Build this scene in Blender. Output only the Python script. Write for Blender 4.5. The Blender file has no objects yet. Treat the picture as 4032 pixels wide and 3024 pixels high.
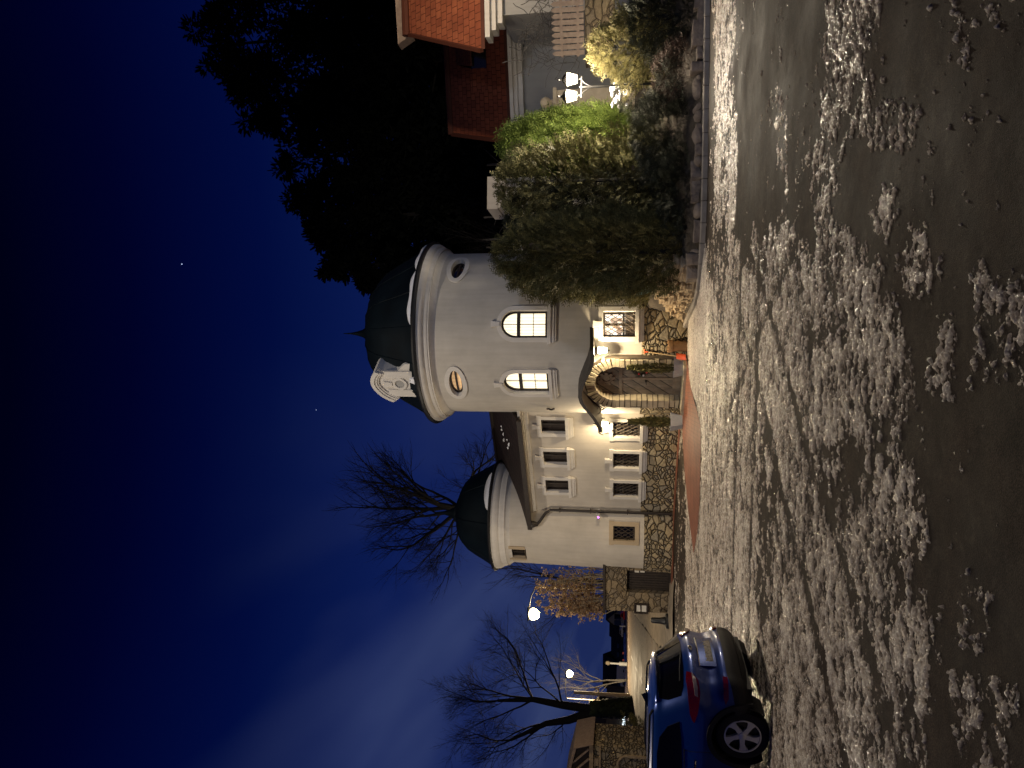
import bpy, bmesh, math, random
import numpy as np
from mathutils import Vector, Matrix
random.seed(7)
R = math.radians
sc = bpy.context.scene
col = sc.collection
PI = math.pi

# ---------------------------------------------------------------- camera
F = 2900.0
CH = 1.82
TH = R(8.5)
RO = 0.007
cR0 = Vector((1, 0, 0)); cF = Vector((0, math.cos(TH), math.sin(TH))); cU0 = Vector((0, -math.sin(TH), math.cos(TH)))
cR = cR0 * math.cos(RO) + cU0 * math.sin(RO)
cU = cU0 * math.cos(RO) - cR0 * math.sin(RO)
EYE = Vector((0, 0, CH))

def ray(u, v):
    return cF * F + cR * (u - 1512) - cU * (v - 2016)
def P(u, v, Y):
    r = ray(u, v)
    return EYE + r * (Y / r.y)
def G(u, v, z=0.0):
    r = ray(u, v)
    return EYE + r * ((z - CH) / r.z)
def proj(p):
    d = Vector(p) - EYE
    k = F / d.dot(cF)
    return 1512 + d.dot(cR) * k, 2016 - d.dot(cU) * k

cam_d = bpy.data.cameras.new('camera')
cam = bpy.data.objects.new('camera', cam_d); col.objects.link(cam)
cam_d.sensor_fit = 'HORIZONTAL'; cam_d.sensor_width = 36.0
cam_d.lens = F / 4032 * 36.0
cam_d.clip_start = 0.1; cam_d.clip_end = 3000
m3 = Matrix((-cU, cR, -cF)).transposed()      # photograph taken with the phone turned on its side
cam.matrix_world = Matrix.Translation(EYE) @ m3.to_4x4()
sc.camera = cam

# ---------------------------------------------------------------- noise
def _h(ix, iy, seed):
    h = (ix.astype(np.int64) * 374761393 + iy.astype(np.int64) * 668265263 + seed * 974634777) & 0xffffffff
    h = ((h ^ (h >> 13)) * 1274126177) & 0xffffffff
    h = ((h ^ (h >> 16)) * 2246822519) & 0xffffffff
    return ((h ^ (h >> 15)) & 0xffffff) / float(0xffffff)
def vnoise(x, y, seed=0):
    ix = np.floor(x); iy = np.floor(y)
    fx = x - ix; fy = y - iy
    fx = fx * fx * (3 - 2 * fx); fy = fy * fy * (3 - 2 * fy)
    a = _h(ix, iy, seed); b = _h(ix + 1, iy, seed); c = _h(ix, iy + 1, seed); d = _h(ix + 1, iy + 1, seed)
    return (a * (1 - fx) + b * fx) * (1 - fy) + (c * (1 - fx) + d * fx) * fy
def fbm(x, y, seed=0, oct=4, gain=0.5):
    s = 0; a = 1; t = 0
    for k in range(oct):
        s = s + a * vnoise(x * 2 ** k + 17.3 * k, y * 2 ** k - 9.1 * k, seed + k); t += a; a *= gain
    return s / t

# ---------------------------------------------------------------- materials
def mat(name, base=(.5, .5, .5), rough=.7, metal=0.0, spec=.5):
    m = bpy.data.materials.new(name); m.use_nodes = True
    b = m.node_tree.nodes['Principled BSDF']
    b.inputs['Base Color'].default_value = (*base, 1); b.inputs['Roughness'].default_value = rough
    b.inputs['Metallic'].default_value = metal; b.inputs['Specular IOR Level'].default_value = spec
    return m
class NT:
    def __init__(s, m):
        s.m = m; s.t = m.node_tree; s.b = s.t.nodes['Principled BSDF']
    def n(s, typ, **kw):
        x = s.t.nodes.new(typ)
        for k, v in kw.items():
            if k in x.inputs.keys() if hasattr(x.inputs, 'keys') else False: x.inputs[k].default_value = v
            else: setattr(x, k, v)
        return x
    def l(s, a, b): s.t.links.new(a, b)
    def noise(s, vec, scale, detail=4, rough=.55):
        x = s.n('ShaderNodeTexNoise'); x.inputs['Scale'].default_value = scale
        x.inputs['Detail'].default_value = detail; x.inputs['Roughness'].default_value = rough
        if vec: s.l(vec, x.inputs['Vector'])
        return x
    def ramp(s, fac, stops):
        x = s.n('ShaderNodeValToRGB'); e = x.color_ramp.elements
        while len(e) < len(stops): e.new(.5)
        for k, (p, c) in enumerate(stops):
            e[k].position = p; e[k].color = (*c, 1) if len(c) == 3 else c
        s.l(fac, x.inputs['Fac']); return x
    def mapr(s, v, a, b, c, d):
        x = s.n('ShaderNodeMapRange'); x.inputs[1].default_value = a; x.inputs[2].default_value = b
        x.inputs[3].default_value = c; x.inputs[4].default_value = d; s.l(v, x.inputs[0]); return x.outputs[0]
    def mix(s, fac, a, b, mode='MIX'):
        x = s.n('ShaderNodeMix'); x.data_type = 'RGBA'; x.blend_type = mode
        if isinstance(fac, (int, float)): x.inputs['Factor'].default_value = fac
        else: s.l(fac, x.inputs['Factor'])
        for sock, v in ((x.inputs[6], a), (x.inputs[7], b)):
            if isinstance(v, tuple): sock.default_value = (*v, 1)
            else: s.l(v, sock)
        return x.outputs[2]
    def bump(s, h, strength=.3, dist=.02, normal=None):
        x = s.n('ShaderNodeBump'); x.inputs['Strength'].default_value = strength; x.inputs['Distance'].default_value = dist
        s.l(h, x.inputs['Height'])
        if normal: s.l(normal, x.inputs['Normal'])
        s.l(x.outputs[0], s.b.inputs['Normal']); return x.outputs[0]
    def base(s, c): s.l(c, s.b.inputs['Base Color'])
    def coord(s, which='Object'): return s.n('ShaderNodeTexCoord').outputs[which]

def noisy(name, c0, c1, scale=3, rough=.8, bump=.2, bscale=40, bdist=.01, spec=.4, metal=0.0):
    m = mat(name, c0, rough, metal, spec); t = NT(m); co = t.coord()
    n = t.noise(co, scale, 5); r = t.ramp(n.outputs['Fac'], [(.3, c0), (.7, c1)]); t.base(r.outputs[0])
    if bump:
        b = t.noise(co, bscale, 4); t.bump(b.outputs['Fac'], bump, bdist)
    return m

M = {}
def plaster(name, c, stain=.17):
    m = mat(name, c, .9, 0, .2); t = NT(m); co = t.coord()
    n1 = t.noise(co, .8, 5, .6); n2 = t.noise(co, 7, 3)
    mp = t.n('ShaderNodeMapping'); mp.inputs['Scale'].default_value = (9, 9, .7); t.l(co, mp.inputs[0])
    n3 = t.noise(mp.outputs[0], 1.0, 4)
    d = tuple(x * (1 - stain) for x in c); l = tuple(min(1, x * (1 + stain * .5)) for x in c)
    a = t.ramp(n1.outputs['Fac'], [(.3, d), (.7, l)]).outputs[0]
    b = t.ramp(n3.outputs['Fac'], [(.35, (.87, .86, .84)), (.6, (1, 1, 1))]).outputs[0]
    t.base(t.mix(.5, a, b, 'MULTIPLY'))
    fine = t.noise(co, 55, 4, .6)
    t.bump(fine.outputs['Fac'], .25, .012)
    return m
M['plaster'] = plaster('plaster_cream', (.56, .505, .425))
M['plaster_tower'] = plaster('plaster_grey_cream', (.53, .49, .425))
M['trim'] = plaster('trim_white', (.66, .62, .56), .1)
M['sandtrim'] = plaster('trim_sand', (.46, .36, .24), .12)
M['housewall'] = plaster('house_grey_plaster', (.36, .35, .33), .1)

def rubble(name, cols, mortar=(.035, .028, .02), sx=5.0, sy=7.2, gap=.075, bump=.9):
    m = mat(name, cols[0], .85, 0, .25); t = NT(m)
    uv = t.n('ShaderNodeUVMap').outputs[0]
    mp = t.n('ShaderNodeMapping'); mp.inputs['Scale'].default_value = (sx, sy, 1); t.l(uv, mp.inputs[0])
    dn = t.noise(uv, 2.6, 4); 
    sub = t.n('ShaderNodeVectorMath', operation='MULTIPLY_ADD'); sub.inputs[1].default_value = (1.1, 1.25, 0); 
    t.l(dn.outputs['Color'], sub.inputs[0]); t.l(mp.outputs[0], sub.inputs[2])
    v1 = t.n('ShaderNodeTexVoronoi', voronoi_dimensions='2D', feature='F1'); v1.inputs['Scale'].default_value = 1; v1.inputs['Randomness'].default_value = .9
    v2 = t.n('ShaderNodeTexVoronoi', voronoi_dimensions='2D', feature='DISTANCE_TO_EDGE'); v2.inputs['Scale'].default_value = 1; v2.inputs['Randomness'].default_value = .9
    t.l(sub.outputs[0], v1.inputs['Vector']); t.l(sub.outputs[0], v2.inputs['Vector'])
    hv = t.n('ShaderNodeVectorMath', operation='MULTIPLY'); hv.inputs[1].default_value = (.6, .66, 0); t.l(sub.outputs[0], hv.inputs[0])
    b1 = t.n('ShaderNodeTexVoronoi', voronoi_dimensions='2D', feature='F1'); b2 = t.n('ShaderNodeTexVoronoi', voronoi_dimensions='2D', feature='DISTANCE_TO_EDGE')
    for q in (b1, b2): q.inputs['Scale'].default_value = 1; t.l(hv.outputs[0], q.inputs['Vector'])
    bs = t.n('ShaderNodeSeparateColor'); t.l(b1.outputs['Color'], bs.inputs[0])
    big = t.n('ShaderNodeMath', operation='LESS_THAN'); big.inputs[1].default_value = .4; t.l(bs.outputs[1], big.inputs[0])
    bd = t.n('ShaderNodeMath', operation='MULTIPLY'); bd.inputs[1].default_value = 1.6; t.l(b2.outputs['Distance'], bd.inputs[0])
    mn = t.n('ShaderNodeMath', operation='MINIMUM'); t.l(v2.outputs['Distance'], mn.inputs[0]); t.l(bd.outputs[0], mn.inputs[1])
    md_ = t.n('ShaderNodeMix'); t.l(big.outputs[0], md_.inputs[0]); t.l(mn.outputs[0], md_.inputs[2]); t.l(bd.outputs[0], md_.inputs[3])
    DIST = md_.outputs[0]
    sep = t.n('ShaderNodeSeparateColor'); t.l(t.mix(big.outputs[0], v1.outputs['Color'], b1.outputs['Color']), sep.inputs[0])
    k = len(cols)
    cr = t.ramp(sep.outputs[0], [(i / max(1, k - 1), c) for i, c in enumerate(cols)])
    n = t.noise(uv, 14, 5, .65)
    nr = t.ramp(n.outputs['Fac'], [(.3, (.62, .6, .56)), (.7, (1.1, 1.08, 1.05))])
    stone = t.mix(1.0, cr.outputs[0], nr.outputs[0], 'MULTIPLY')
    en = t.noise(uv, 25, 3)
    ad = t.n('ShaderNodeMath', operation='MULTIPLY_ADD'); ad.inputs[1].default_value = .06
    t.l(en.outputs['Fac'], ad.inputs[0]); t.l(DIST, ad.inputs[2])
    e = t.mapr(ad.outputs[0], gap * .55 + .03, gap + .05, 0, 1)
    t.base(t.mix(e, mortar, stone))
    hh = t.mapr(DIST, 0, .22, 0, 1)
    h2 = t.n('ShaderNodeMath', operation='MULTIPLY_ADD'); h2.inputs[1].default_value = .35
    t.l(n.outputs['Fac'], h2.inputs[0]); t.l(hh, h2.inputs[2])
    t.bump(h2.outputs[0], bump, .085)
    return m
M['rubble'] = rubble('rubble_sandstone', [(.31, .245, .145), (.5, .4, .25), (.4, .33, .215), (.28, .25, .2), (.55, .45, .29)])
M['rubble_dark'] = rubble('rubble_brown', [(.2, .15, .09), (.3, .23, .14), (.24, .19, .13), (.17, .14, .1)], (.06, .045, .03), 4.4, 6.4, .05, .7)
M['archstone'] = noisy('arch_stone', (.31, .26, .17), (.47, .4, .28), 6, .85, .5, 22, .03)
M['archmortar'] = noisy('arch_mortar', (.05, .04, .028), (.08, .06, .04), 9, .9, .4, 30)
M['sandstone'] = noisy('rock_sandstone', (.28, .2, .12), (.46, .35, .22), 4, .9, .7, 14, .05)
M['rock'] = noisy('rock_grey_brown', (.13, .1, .08), (.24, .19, .15), 4, .9, .7, 14, .05)
M['greenroof'] = noisy('roof_green_metal', (.0018, .0040, .0062), (.004, .0085, .0125), 1.2, .6, .12, 30, spec=.14)
M['blackmetal'] = mat('black_metal', (.008, .008, .009), .5)
M['gutter'] = noisy('gutter_brown', (.02, .015, .012), (.035, .026, .02), 6, .45, 0)
M['wood_dark'] = noisy('wood_dark', (.02, .014, .010), (.04, .028, .02), 8, .6, .3, 60)
M['grille'] = mat('iron_grille', (.08, .06, .042), .55, .3)
M['glass_dark'] = mat('glass_dark', (.012, .011, .012), .07, 0, .6)
M['curtain'] = noisy('dark_curtain', (.03, .022, .018), (.05, .038, .03), 5, .9, 0)
M['iron'] = mat('wrought_iron', (.012, .011, .01), .5, .3)

def emis(name, c, s, stripes=None):
    m = mat(name, c, .6); t = NT(m)
    t.b.inputs['Emission Color'].default_value = (*c, 1); t.b.inputs['Emission Strength'].default_value = s
    if stripes:
        uv = t.n('ShaderNodeUVMap').outputs[0]
        w = t.n('ShaderNodeTexWave'); w.inputs['Scale'].default_value = stripes; w.inputs['Distortion'].default_value = 1.5
        w.inputs['Detail'].default_value = 2; t.l(uv, w.inputs['Vector'])
        r = t.ramp(w.outputs['Fac'], [(.2, tuple(x * .72 for x in c)), (.6, c)])
        t.l(r.outputs[0], t.b.inputs['Emission Color'])
    return m
M['lit_blind'] = emis('lit_window_blind', (1, .86, .6), 1.5, 3.2)
M['lit_oval'] = emis('lit_oval_room', (1, .62, .3), .42, 2.0)
M['lantern_glass'] = emis('lantern_glass', (1, .84, .55), 12)
M['lamp_glow'] = emis('street_lamp_glow', (1, .80, .42), 9)
M['shop_glow'] = emis('shop_light', (.8, .93, 1), 3.2)
M['ir'] = emis('infrared_led', (.6, .1, 1), 6)

def lit_room():
    m = mat('lit_room_ground', (.2, .15, .1), .4); t = NT(m)
    uv = t.n('ShaderNodeUVMap').outputs[0]
    v = t.n('ShaderNodeTexVoronoi', voronoi_dimensions='2D'); v.inputs['Scale'].default_value = 7; t.l(uv, v.inputs['Vector'])
    r = t.ramp(v.outputs['Color'], [(.22, (.32, .2, .13)), (.45, (1, .86, .68)), (.9, (1, .95, .86))])
    sp = t.n('ShaderNodeSeparateXYZ'); t.l(uv, sp.inputs[0])
    k = t.mapr(sp.outputs[1], 1.72, 1.86, .05, 1.5)
    t.l(r.outputs[0], t.b.inputs['Emission Color']); t.l(k, t.b.inputs['Emission Strength'])
    return m
M['lit_room'] = lit_room()

def door_mat():
    m = mat('door_oak', (.1, .08, .055), .75); t = NT(m)
    uv = t.n('ShaderNodeUVMap').outputs[0]
    mp = t.n('ShaderNodeMapping'); mp.inputs['Rotation'].default_value = (0, 0, R(38)); t.l(uv, mp.inputs[0])
    w = t.n('ShaderNodeTexWave', wave_type='BANDS', bands_direction='X', wave_profile='SAW'); w.inputs['Scale'].default_value = 1.25
    w.inputs['Distortion'].default_value = 0; t.l(mp.outputs[0], w.inputs['Vector'])
    g = t.ramp(w.outputs['Fac'], [(0, (.1, .1, .1)), (.06, (.15, .15, .15)), (.13, (1, 1, 1)), (1, (.8, .8, .8))])
    mp2 = t.n('ShaderNodeMapping'); mp2.inputs['Rotation'].default_value = (0, 0, R(38)); mp2.inputs['Scale'].default_value = (30, 2.5, 1); t.l(uv, mp2.inputs[0])
    n = t.noise(mp2.outputs[0], 1, 5); n2 = t.noise(uv, 5, 4)
    c = t.ramp(n.outputs['Fac'], [(.3, (.14, .118, .09)), (.7, (.26, .222, .175))]).outputs[0]
    c2 = t.ramp(n2.outputs['Fac'], [(.3, (.7, .7, .68)), (.7, (1.1, 1.08, 1.05))]).outputs[0]
    t.base(t.mix(1, t.mix(1, c, c2, 'MULTIPLY'), g.outputs[0], 'MULTIPLY'))
    t.bump(g.outputs[0], .8, .02)
    return m
M['door'] = door_mat()
M['door_rail'] = noisy('door_rail_oak', (.16, .128, .09), (.25, .2, .145), 9, .7, .4, 50)

def tiles(name, c0, c1, sx, sy, bump=.8, rough=.75):
    m = mat(name, c0, rough, 0, .3); t = NT(m)
    uv = t.n('ShaderNodeUVMap').outputs[0]
    br = t.n('ShaderNodeTexBrick'); br.inputs['Scale'].default_value = 1; br.inputs['Brick Width'].default_value = sx; br.inputs['Row Height'].default_value = sy
    br.inputs['Mortar Size'].default_value = .012; br.inputs['Mortar Smooth'].default_value = .6; br.inputs['Bias'].default_value = 0
    br.inputs['Color1'].default_value = (*c0, 1); br.inputs['Color2'].default_value = (*c1, 1); br.inputs['Mortar'].default_value = (*[x * .3 for x in c0], 1)
    t.l(uv, br.inputs['Vector'])
    n = t.noise(uv, 2.2, 5); nr = t.ramp(n.outputs['Fac'], [(.3, (.72, .7, .7)), (.7, (1.1, 1.1, 1.1))])
    t.base(t.mix(1, br.outputs['Color'], nr.outputs[0], 'MULTIPLY'))
    sp = t.n('ShaderNodeSeparateXYZ'); t.l(uv, sp.inputs[0])
    dv = t.n('ShaderNodeMath', operation='DIVIDE'); dv.inputs[1].default_value = sy; t.l(sp.outputs[1], dv.inputs[0])
    fr = t.n('ShaderNodeMath', operation='FRACT'); t.l(dv.outputs[0], fr.inputs[0])
    sb = t.n('ShaderNodeMath', operation='SUBTRACT'); t.l(br.outputs['Fac'], sb.inputs[1]); 
    inv = t.n('ShaderNodeMath', operation='SUBTRACT'); inv.inputs[0].default_value = 1; t.l(fr.outputs[0], inv.inputs[1])
    t.l(inv.outputs[0], sb.inputs[0])
    t.bump(sb.outputs[0], bump, .04)
    return m
M['browntile'] = tiles('roof_brown_tile', (.022, .014, .011), (.034, .02, .016), .24, .3)
M['orangetile'] = tiles('roof_orange_tile', (.30, .082, .038), (.39, .118, .052), .26, .34)
M['redtile'] = tiles('roof_red_tile', (.2, .052, .028), (.27, .075, .036), .26, .34)
M['paver'] = tiles('red_brick_paving', (.21, .075, .045), (.29, .105, .06), .2, .1, .3, .6)

def asphalt(name, c0, c1, rough0=.42, rough1=.75):
    m = mat(name, c0, .6, 0, .13); t = NT(m); co = t.coord()
    n = t.noise(co, .55, 6, .62); n2 = t.noise(co, 3.1, 5, .6); n3 = t.noise(co, 130, 3, .6)
    c = t.ramp(n.outputs['Fac'], [(.32, c0), (.68, c1)]).outputs[0]
    c2 = t.ramp(n2.outputs['Fac'], [(.3, (.5, .49, .48)), (.72, (1.35, 1.32, 1.3))]).outputs[0]
    sp = t.ramp(n3.outputs['Fac'], [(.36, (.45, .45, .45)), (.5, (1, 1, 1)), (.66, (1.9, 1.8, 1.7))]).outputs[0]
    n4 = t.noise(co, 9, 6, .7); film = t.ramp(n4.outputs['Fac'], [(.52, (0, 0, 0)), (.72, (.5, .5, .5))]).outputs[0]
    t.base(t.mix(film, t.mix(1, t.mix(1, c, c2, 'MULTIPLY'), sp, 'MULTIPLY'), (.075, .06, .048)))
    t.l(t.mapr(n.outputs['Fac'], .35, .65, rough0, rough1), t.b.inputs['Roughness'])
    b1 = t.bump(n3.outputs['Fac'], .5, .008)
    t.bump(n2.outputs['Fac'], .25, .04, b1)
    return m
M['asphalt'] = asphalt('lot_asphalt', (.022, .0165, .0125), (.042, .032, .025), .62, .9)
M['road'] = asphalt('road_asphalt', (.13, .102, .076), (.18, .145, .11), .6, .8)
M['earth'] = noisy('dark_earth', (.018, .014, .010), (.035, .028, .02), 2, .95, .6, 12, .06)
M['bed'] = noisy('bed_soil', (.03, .022, .016), (.07, .055, .04), 3, .95, .7, 9, .08)
M['kerb'] = noisy('kerb_concrete', (.2, .17, .14), (.3, .26, .22), 4, .8, .3, 50)
M['verge'] = noisy('verge_lit_colour', (.16, .125, .09), (.3, .25, .19), 3, .9, .6, 9, .06)  # lamp light put into the pale warm colour so the verge reads lit
M['linepaint'] = noisy('worn_white_paint', (.35, .33, .3), (.55, .53, .5), 6, .7, 0)

def snow(name, c0, c1):
    m = mat(name, c0, .5, 0, .55); t = NT(m); co = t.coord()
    n = t.noise(co, 2.5, 6, .65); n2 = t.noise(co, 26, 4, .6); n3 = t.noise(co, 90, 3, .6)
    c = t.ramp(n.outputs['Fac'], [(.3, c0), (.62, c1)]).outputs[0]
    c2 = t.ramp(n2.outputs['Fac'], [(.32, (.66, .63, .6)), (.5, (1, 1, 1))]).outputs[0]
    body = t.mix(1, c, c2, 'MULTIPLY')
    at_ = t.n('ShaderNodeAttribute'); at_.attribute_name = 'depth'
    film = t.ramp(at_.outputs['Fac'], [(0, (.04, .031, .024)), (.38, (.30, .24, .19)), (.68, (.56, .47, .385)), (1, (.80, .715, .62))])
    t.base(t.mix(1, film.outputs[0], t.mix(.5, (1.0, 1.0, 1.0), c2), 'MULTIPLY'))
    t.l(t.mapr(n2.outputs['Fac'], .3, .7, .10, .38), t.b.inputs['Roughness']); t.b.inputs['Specular IOR Level'].default_value = .9
    b1 = t.bump(n2.outputs['Fac'], 1.0, .045)
    t.bump(n3.outputs['Fac'], .8, .015, b1)
    return m
M['snow'] = snow('icy_snow', (.64, .60, .555), (.88, .835, .78))
M['snow_clean'] = noisy('snow_clean', (.7, .7, .72), (.8, .8, .82), 5, .6, .4, 20, .03)

def leafmat(name, c0, c1, c2, rough=.65, spec=.25):
    m = mat(name, c0, rough, 0, spec); t = NT(m)
    g = t.n('ShaderNodeNewGeometry'); 
    r = t.ramp(g.outputs['Random Per Island'], [(0, c0), (.55, c1), (1, c2)])
    t.base(r.outputs[0]); return m
M['thuja'] = leafmat('thuja_olive', (.05, .052, .018), (.095, .09, .034), (.18, .155, .064))
M['cypress'] = leafmat('cypress_olive', (.06, .062, .022), (.115, .108, .042), (.2, .175, .08))
M['thuja_gold'] = leafmat('thuja_gold', (.1, .092, .035), (.17, .15, .06), (.25, .21, .1))
M['thuja_green'] = leafmat('thuja_bright', (.065, .095, .018), (.11, .155, .028), (.18, .225, .05))
M['juniper'] = leafmat('juniper_dark', (.015, .018, .01), (.035, .04, .022), (.09, .085, .06))
M['heather'] = leafmat('heather_brown', (.05, .03, .022), (.09, .055, .04), (.14, .09, .065))
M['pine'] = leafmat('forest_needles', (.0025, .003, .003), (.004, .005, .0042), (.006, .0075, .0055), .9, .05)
M['beech'] = leafmat('beech_leaves', (.32, .2, .11), (.46, .32, .19), (.58, .44, .29))
def translucent(m, f):
    t = NT(m); tr = t.n('ShaderNodeBsdfTranslucent'); mx = t.n('ShaderNodeMixShader'); mx.inputs[0].default_value = f
    t.l(t.b.inputs['Base Color'].links[0].from_socket, tr.inputs[0]); t.l(t.b.outputs[0], mx.inputs[1]); t.l(tr.outputs[0], mx.inputs[2])
    t.l(mx.outputs[0], [n for n in t.t.nodes if n.type == 'OUTPUT_MATERIAL'][0].inputs[0])
translucent(M['beech'], .5); translucent(M['thuja_green'], .3); translucent(M['thuja_gold'], .3)
M['bark_dark'] = noisy('bark_dark', (.004, .0035, .0035), (.010, .008, .007), 9, .9, .5, 20, .03)
M['bark_pale'] = noisy('bark_pale', (.2, .16, .11), (.36, .3, .2), 9, .9, .4, 20, .02)
M['bark_grey'] = noisy('bark_grey', (.05, .045, .04), (.12, .11, .10), 6, .9, .4, 20, .02)
M['ivy'] = leafmat('ivy', (.012, .018, .006), (.025, .035, .01), (.05, .06, .02))
M['concrete'] = noisy('pale_concrete', (.34, .28, .2), (.45, .38, .28), 5, .8, .2, 40)
M['potgrey'] = noisy('pot_grey', (.33, .33, .34), (.42, .42, .43), 5, .6, .15, 40)
M['clay'] = noisy('pot_clay', (.27, .15, .065), (.36, .21, .1), 6, .7, .2, 30)
M['orangeplastic'] = mat('orange_plastic', (.6, .09, .03), .4)
M['ashwood'] = noisy('ash_handle', (.4, .28, .14), (.5, .36, .2), 12, .6, 0)
M['redberry'] = mat('red_ornament', (.5, .03, .03), .35)
M['carblue'] = mat('car_paint_blue', (.007, .048, .27), .3, .35, .5)
M['carblue'].node_tree.nodes['Principled BSDF'].inputs['Coat Weight'].default_value = .8
M['carblue'].node_tree.nodes['Principled BSDF'].inputs['Coat Roughness'].default_value = .06
def _cb():
    t = NT(M['carblue']); n = t.noise(t.coord(), 1.7, 5)
    t.l(t.mapr(n.outputs['Fac'], .3, .7, .26, .42), t.b.inputs['Roughness'])
    g = t.noise(t.coord(), 6, 6, .7); sp = t.n('ShaderNodeSeparateXYZ'); t.l(t.coord(), sp.inputs[0])
    k = t.mapr(sp.outputs[2], .95, .3, 0, .55); gm = t.n('ShaderNodeMath', operation='MULTIPLY'); t.l(k, gm.inputs[0]); t.l(t.mapr(g.outputs['Fac'], .35, .7, 0, 1), gm.inputs[1])
    t.base(t.mix(gm.outputs[0], (.007, .048, .27), (.085, .074, .063)))
_cb()
M['carblack'] = noisy('car_cladding', (.012, .012, .012), (.02, .019, .018), 6, .65, .2, 90, .003)
M['carglass'] = mat('car_glass', (.004, .004, .005), .04, 0, .6)
M['tyre'] = noisy('tyre_rubber', (.008, .008, .008), (.014, .013, .012), 9, .8, .2, 60)
M['rim'] = mat('alloy_silver', (.72, .71, .69), .38, .6)
M['rimdark'] = mat('rim_black', (.01, .01, .01), .4)
M['lightred'] = mat('lamp_red', (.16, .004, .009), .12, 0, .6)
M['lightclear'] = mat('lamp_clear', (.4, .33, .3), .15, 0, .6)
def plate_mat():
    m = mat('plate_dirty', (.32, .28, .22), .6); t = NT(m); co = t.coord()
    n = t.noise(co, 38, 3); t.base(t.ramp(n.outputs['Fac'], [(.38, (.1, .08, .06)), (.55, (.36, .31, .25))]).outputs[0]); return m
M['plate'] = plate_mat()
M['chrome'] = mat('chrome', (.6, .6, .6), .15, 1.0)
M['white_paint'] = noisy('white_enamel', (.62, .62, .62), (.72, .72, .72), 3, .45, 0)
M['redpaint'] = mat('red_enamel', (.55, .02, .015), .4)
M['paper'] = noisy('notice_paper', (.6, .56, .48), (.7, .66, .58), 7, .8, 0)
M['fencewood'] = noisy('fence_wood', (.24, .17, .13), (.36, .27, .2), 7, .8, .4, 40)
M['housedark'] = noisy('far_dark_wall', (.06, .05, .047), (.09, .078, .07), 2, .9, 0)
M['farroof'] = noisy('far_roof', (.04, .034, .033), (.06, .05, .046), 2, .9, 0)
M['sheet'] = mat('teal_sheet', (.3, .5, .48), .35)

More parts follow.
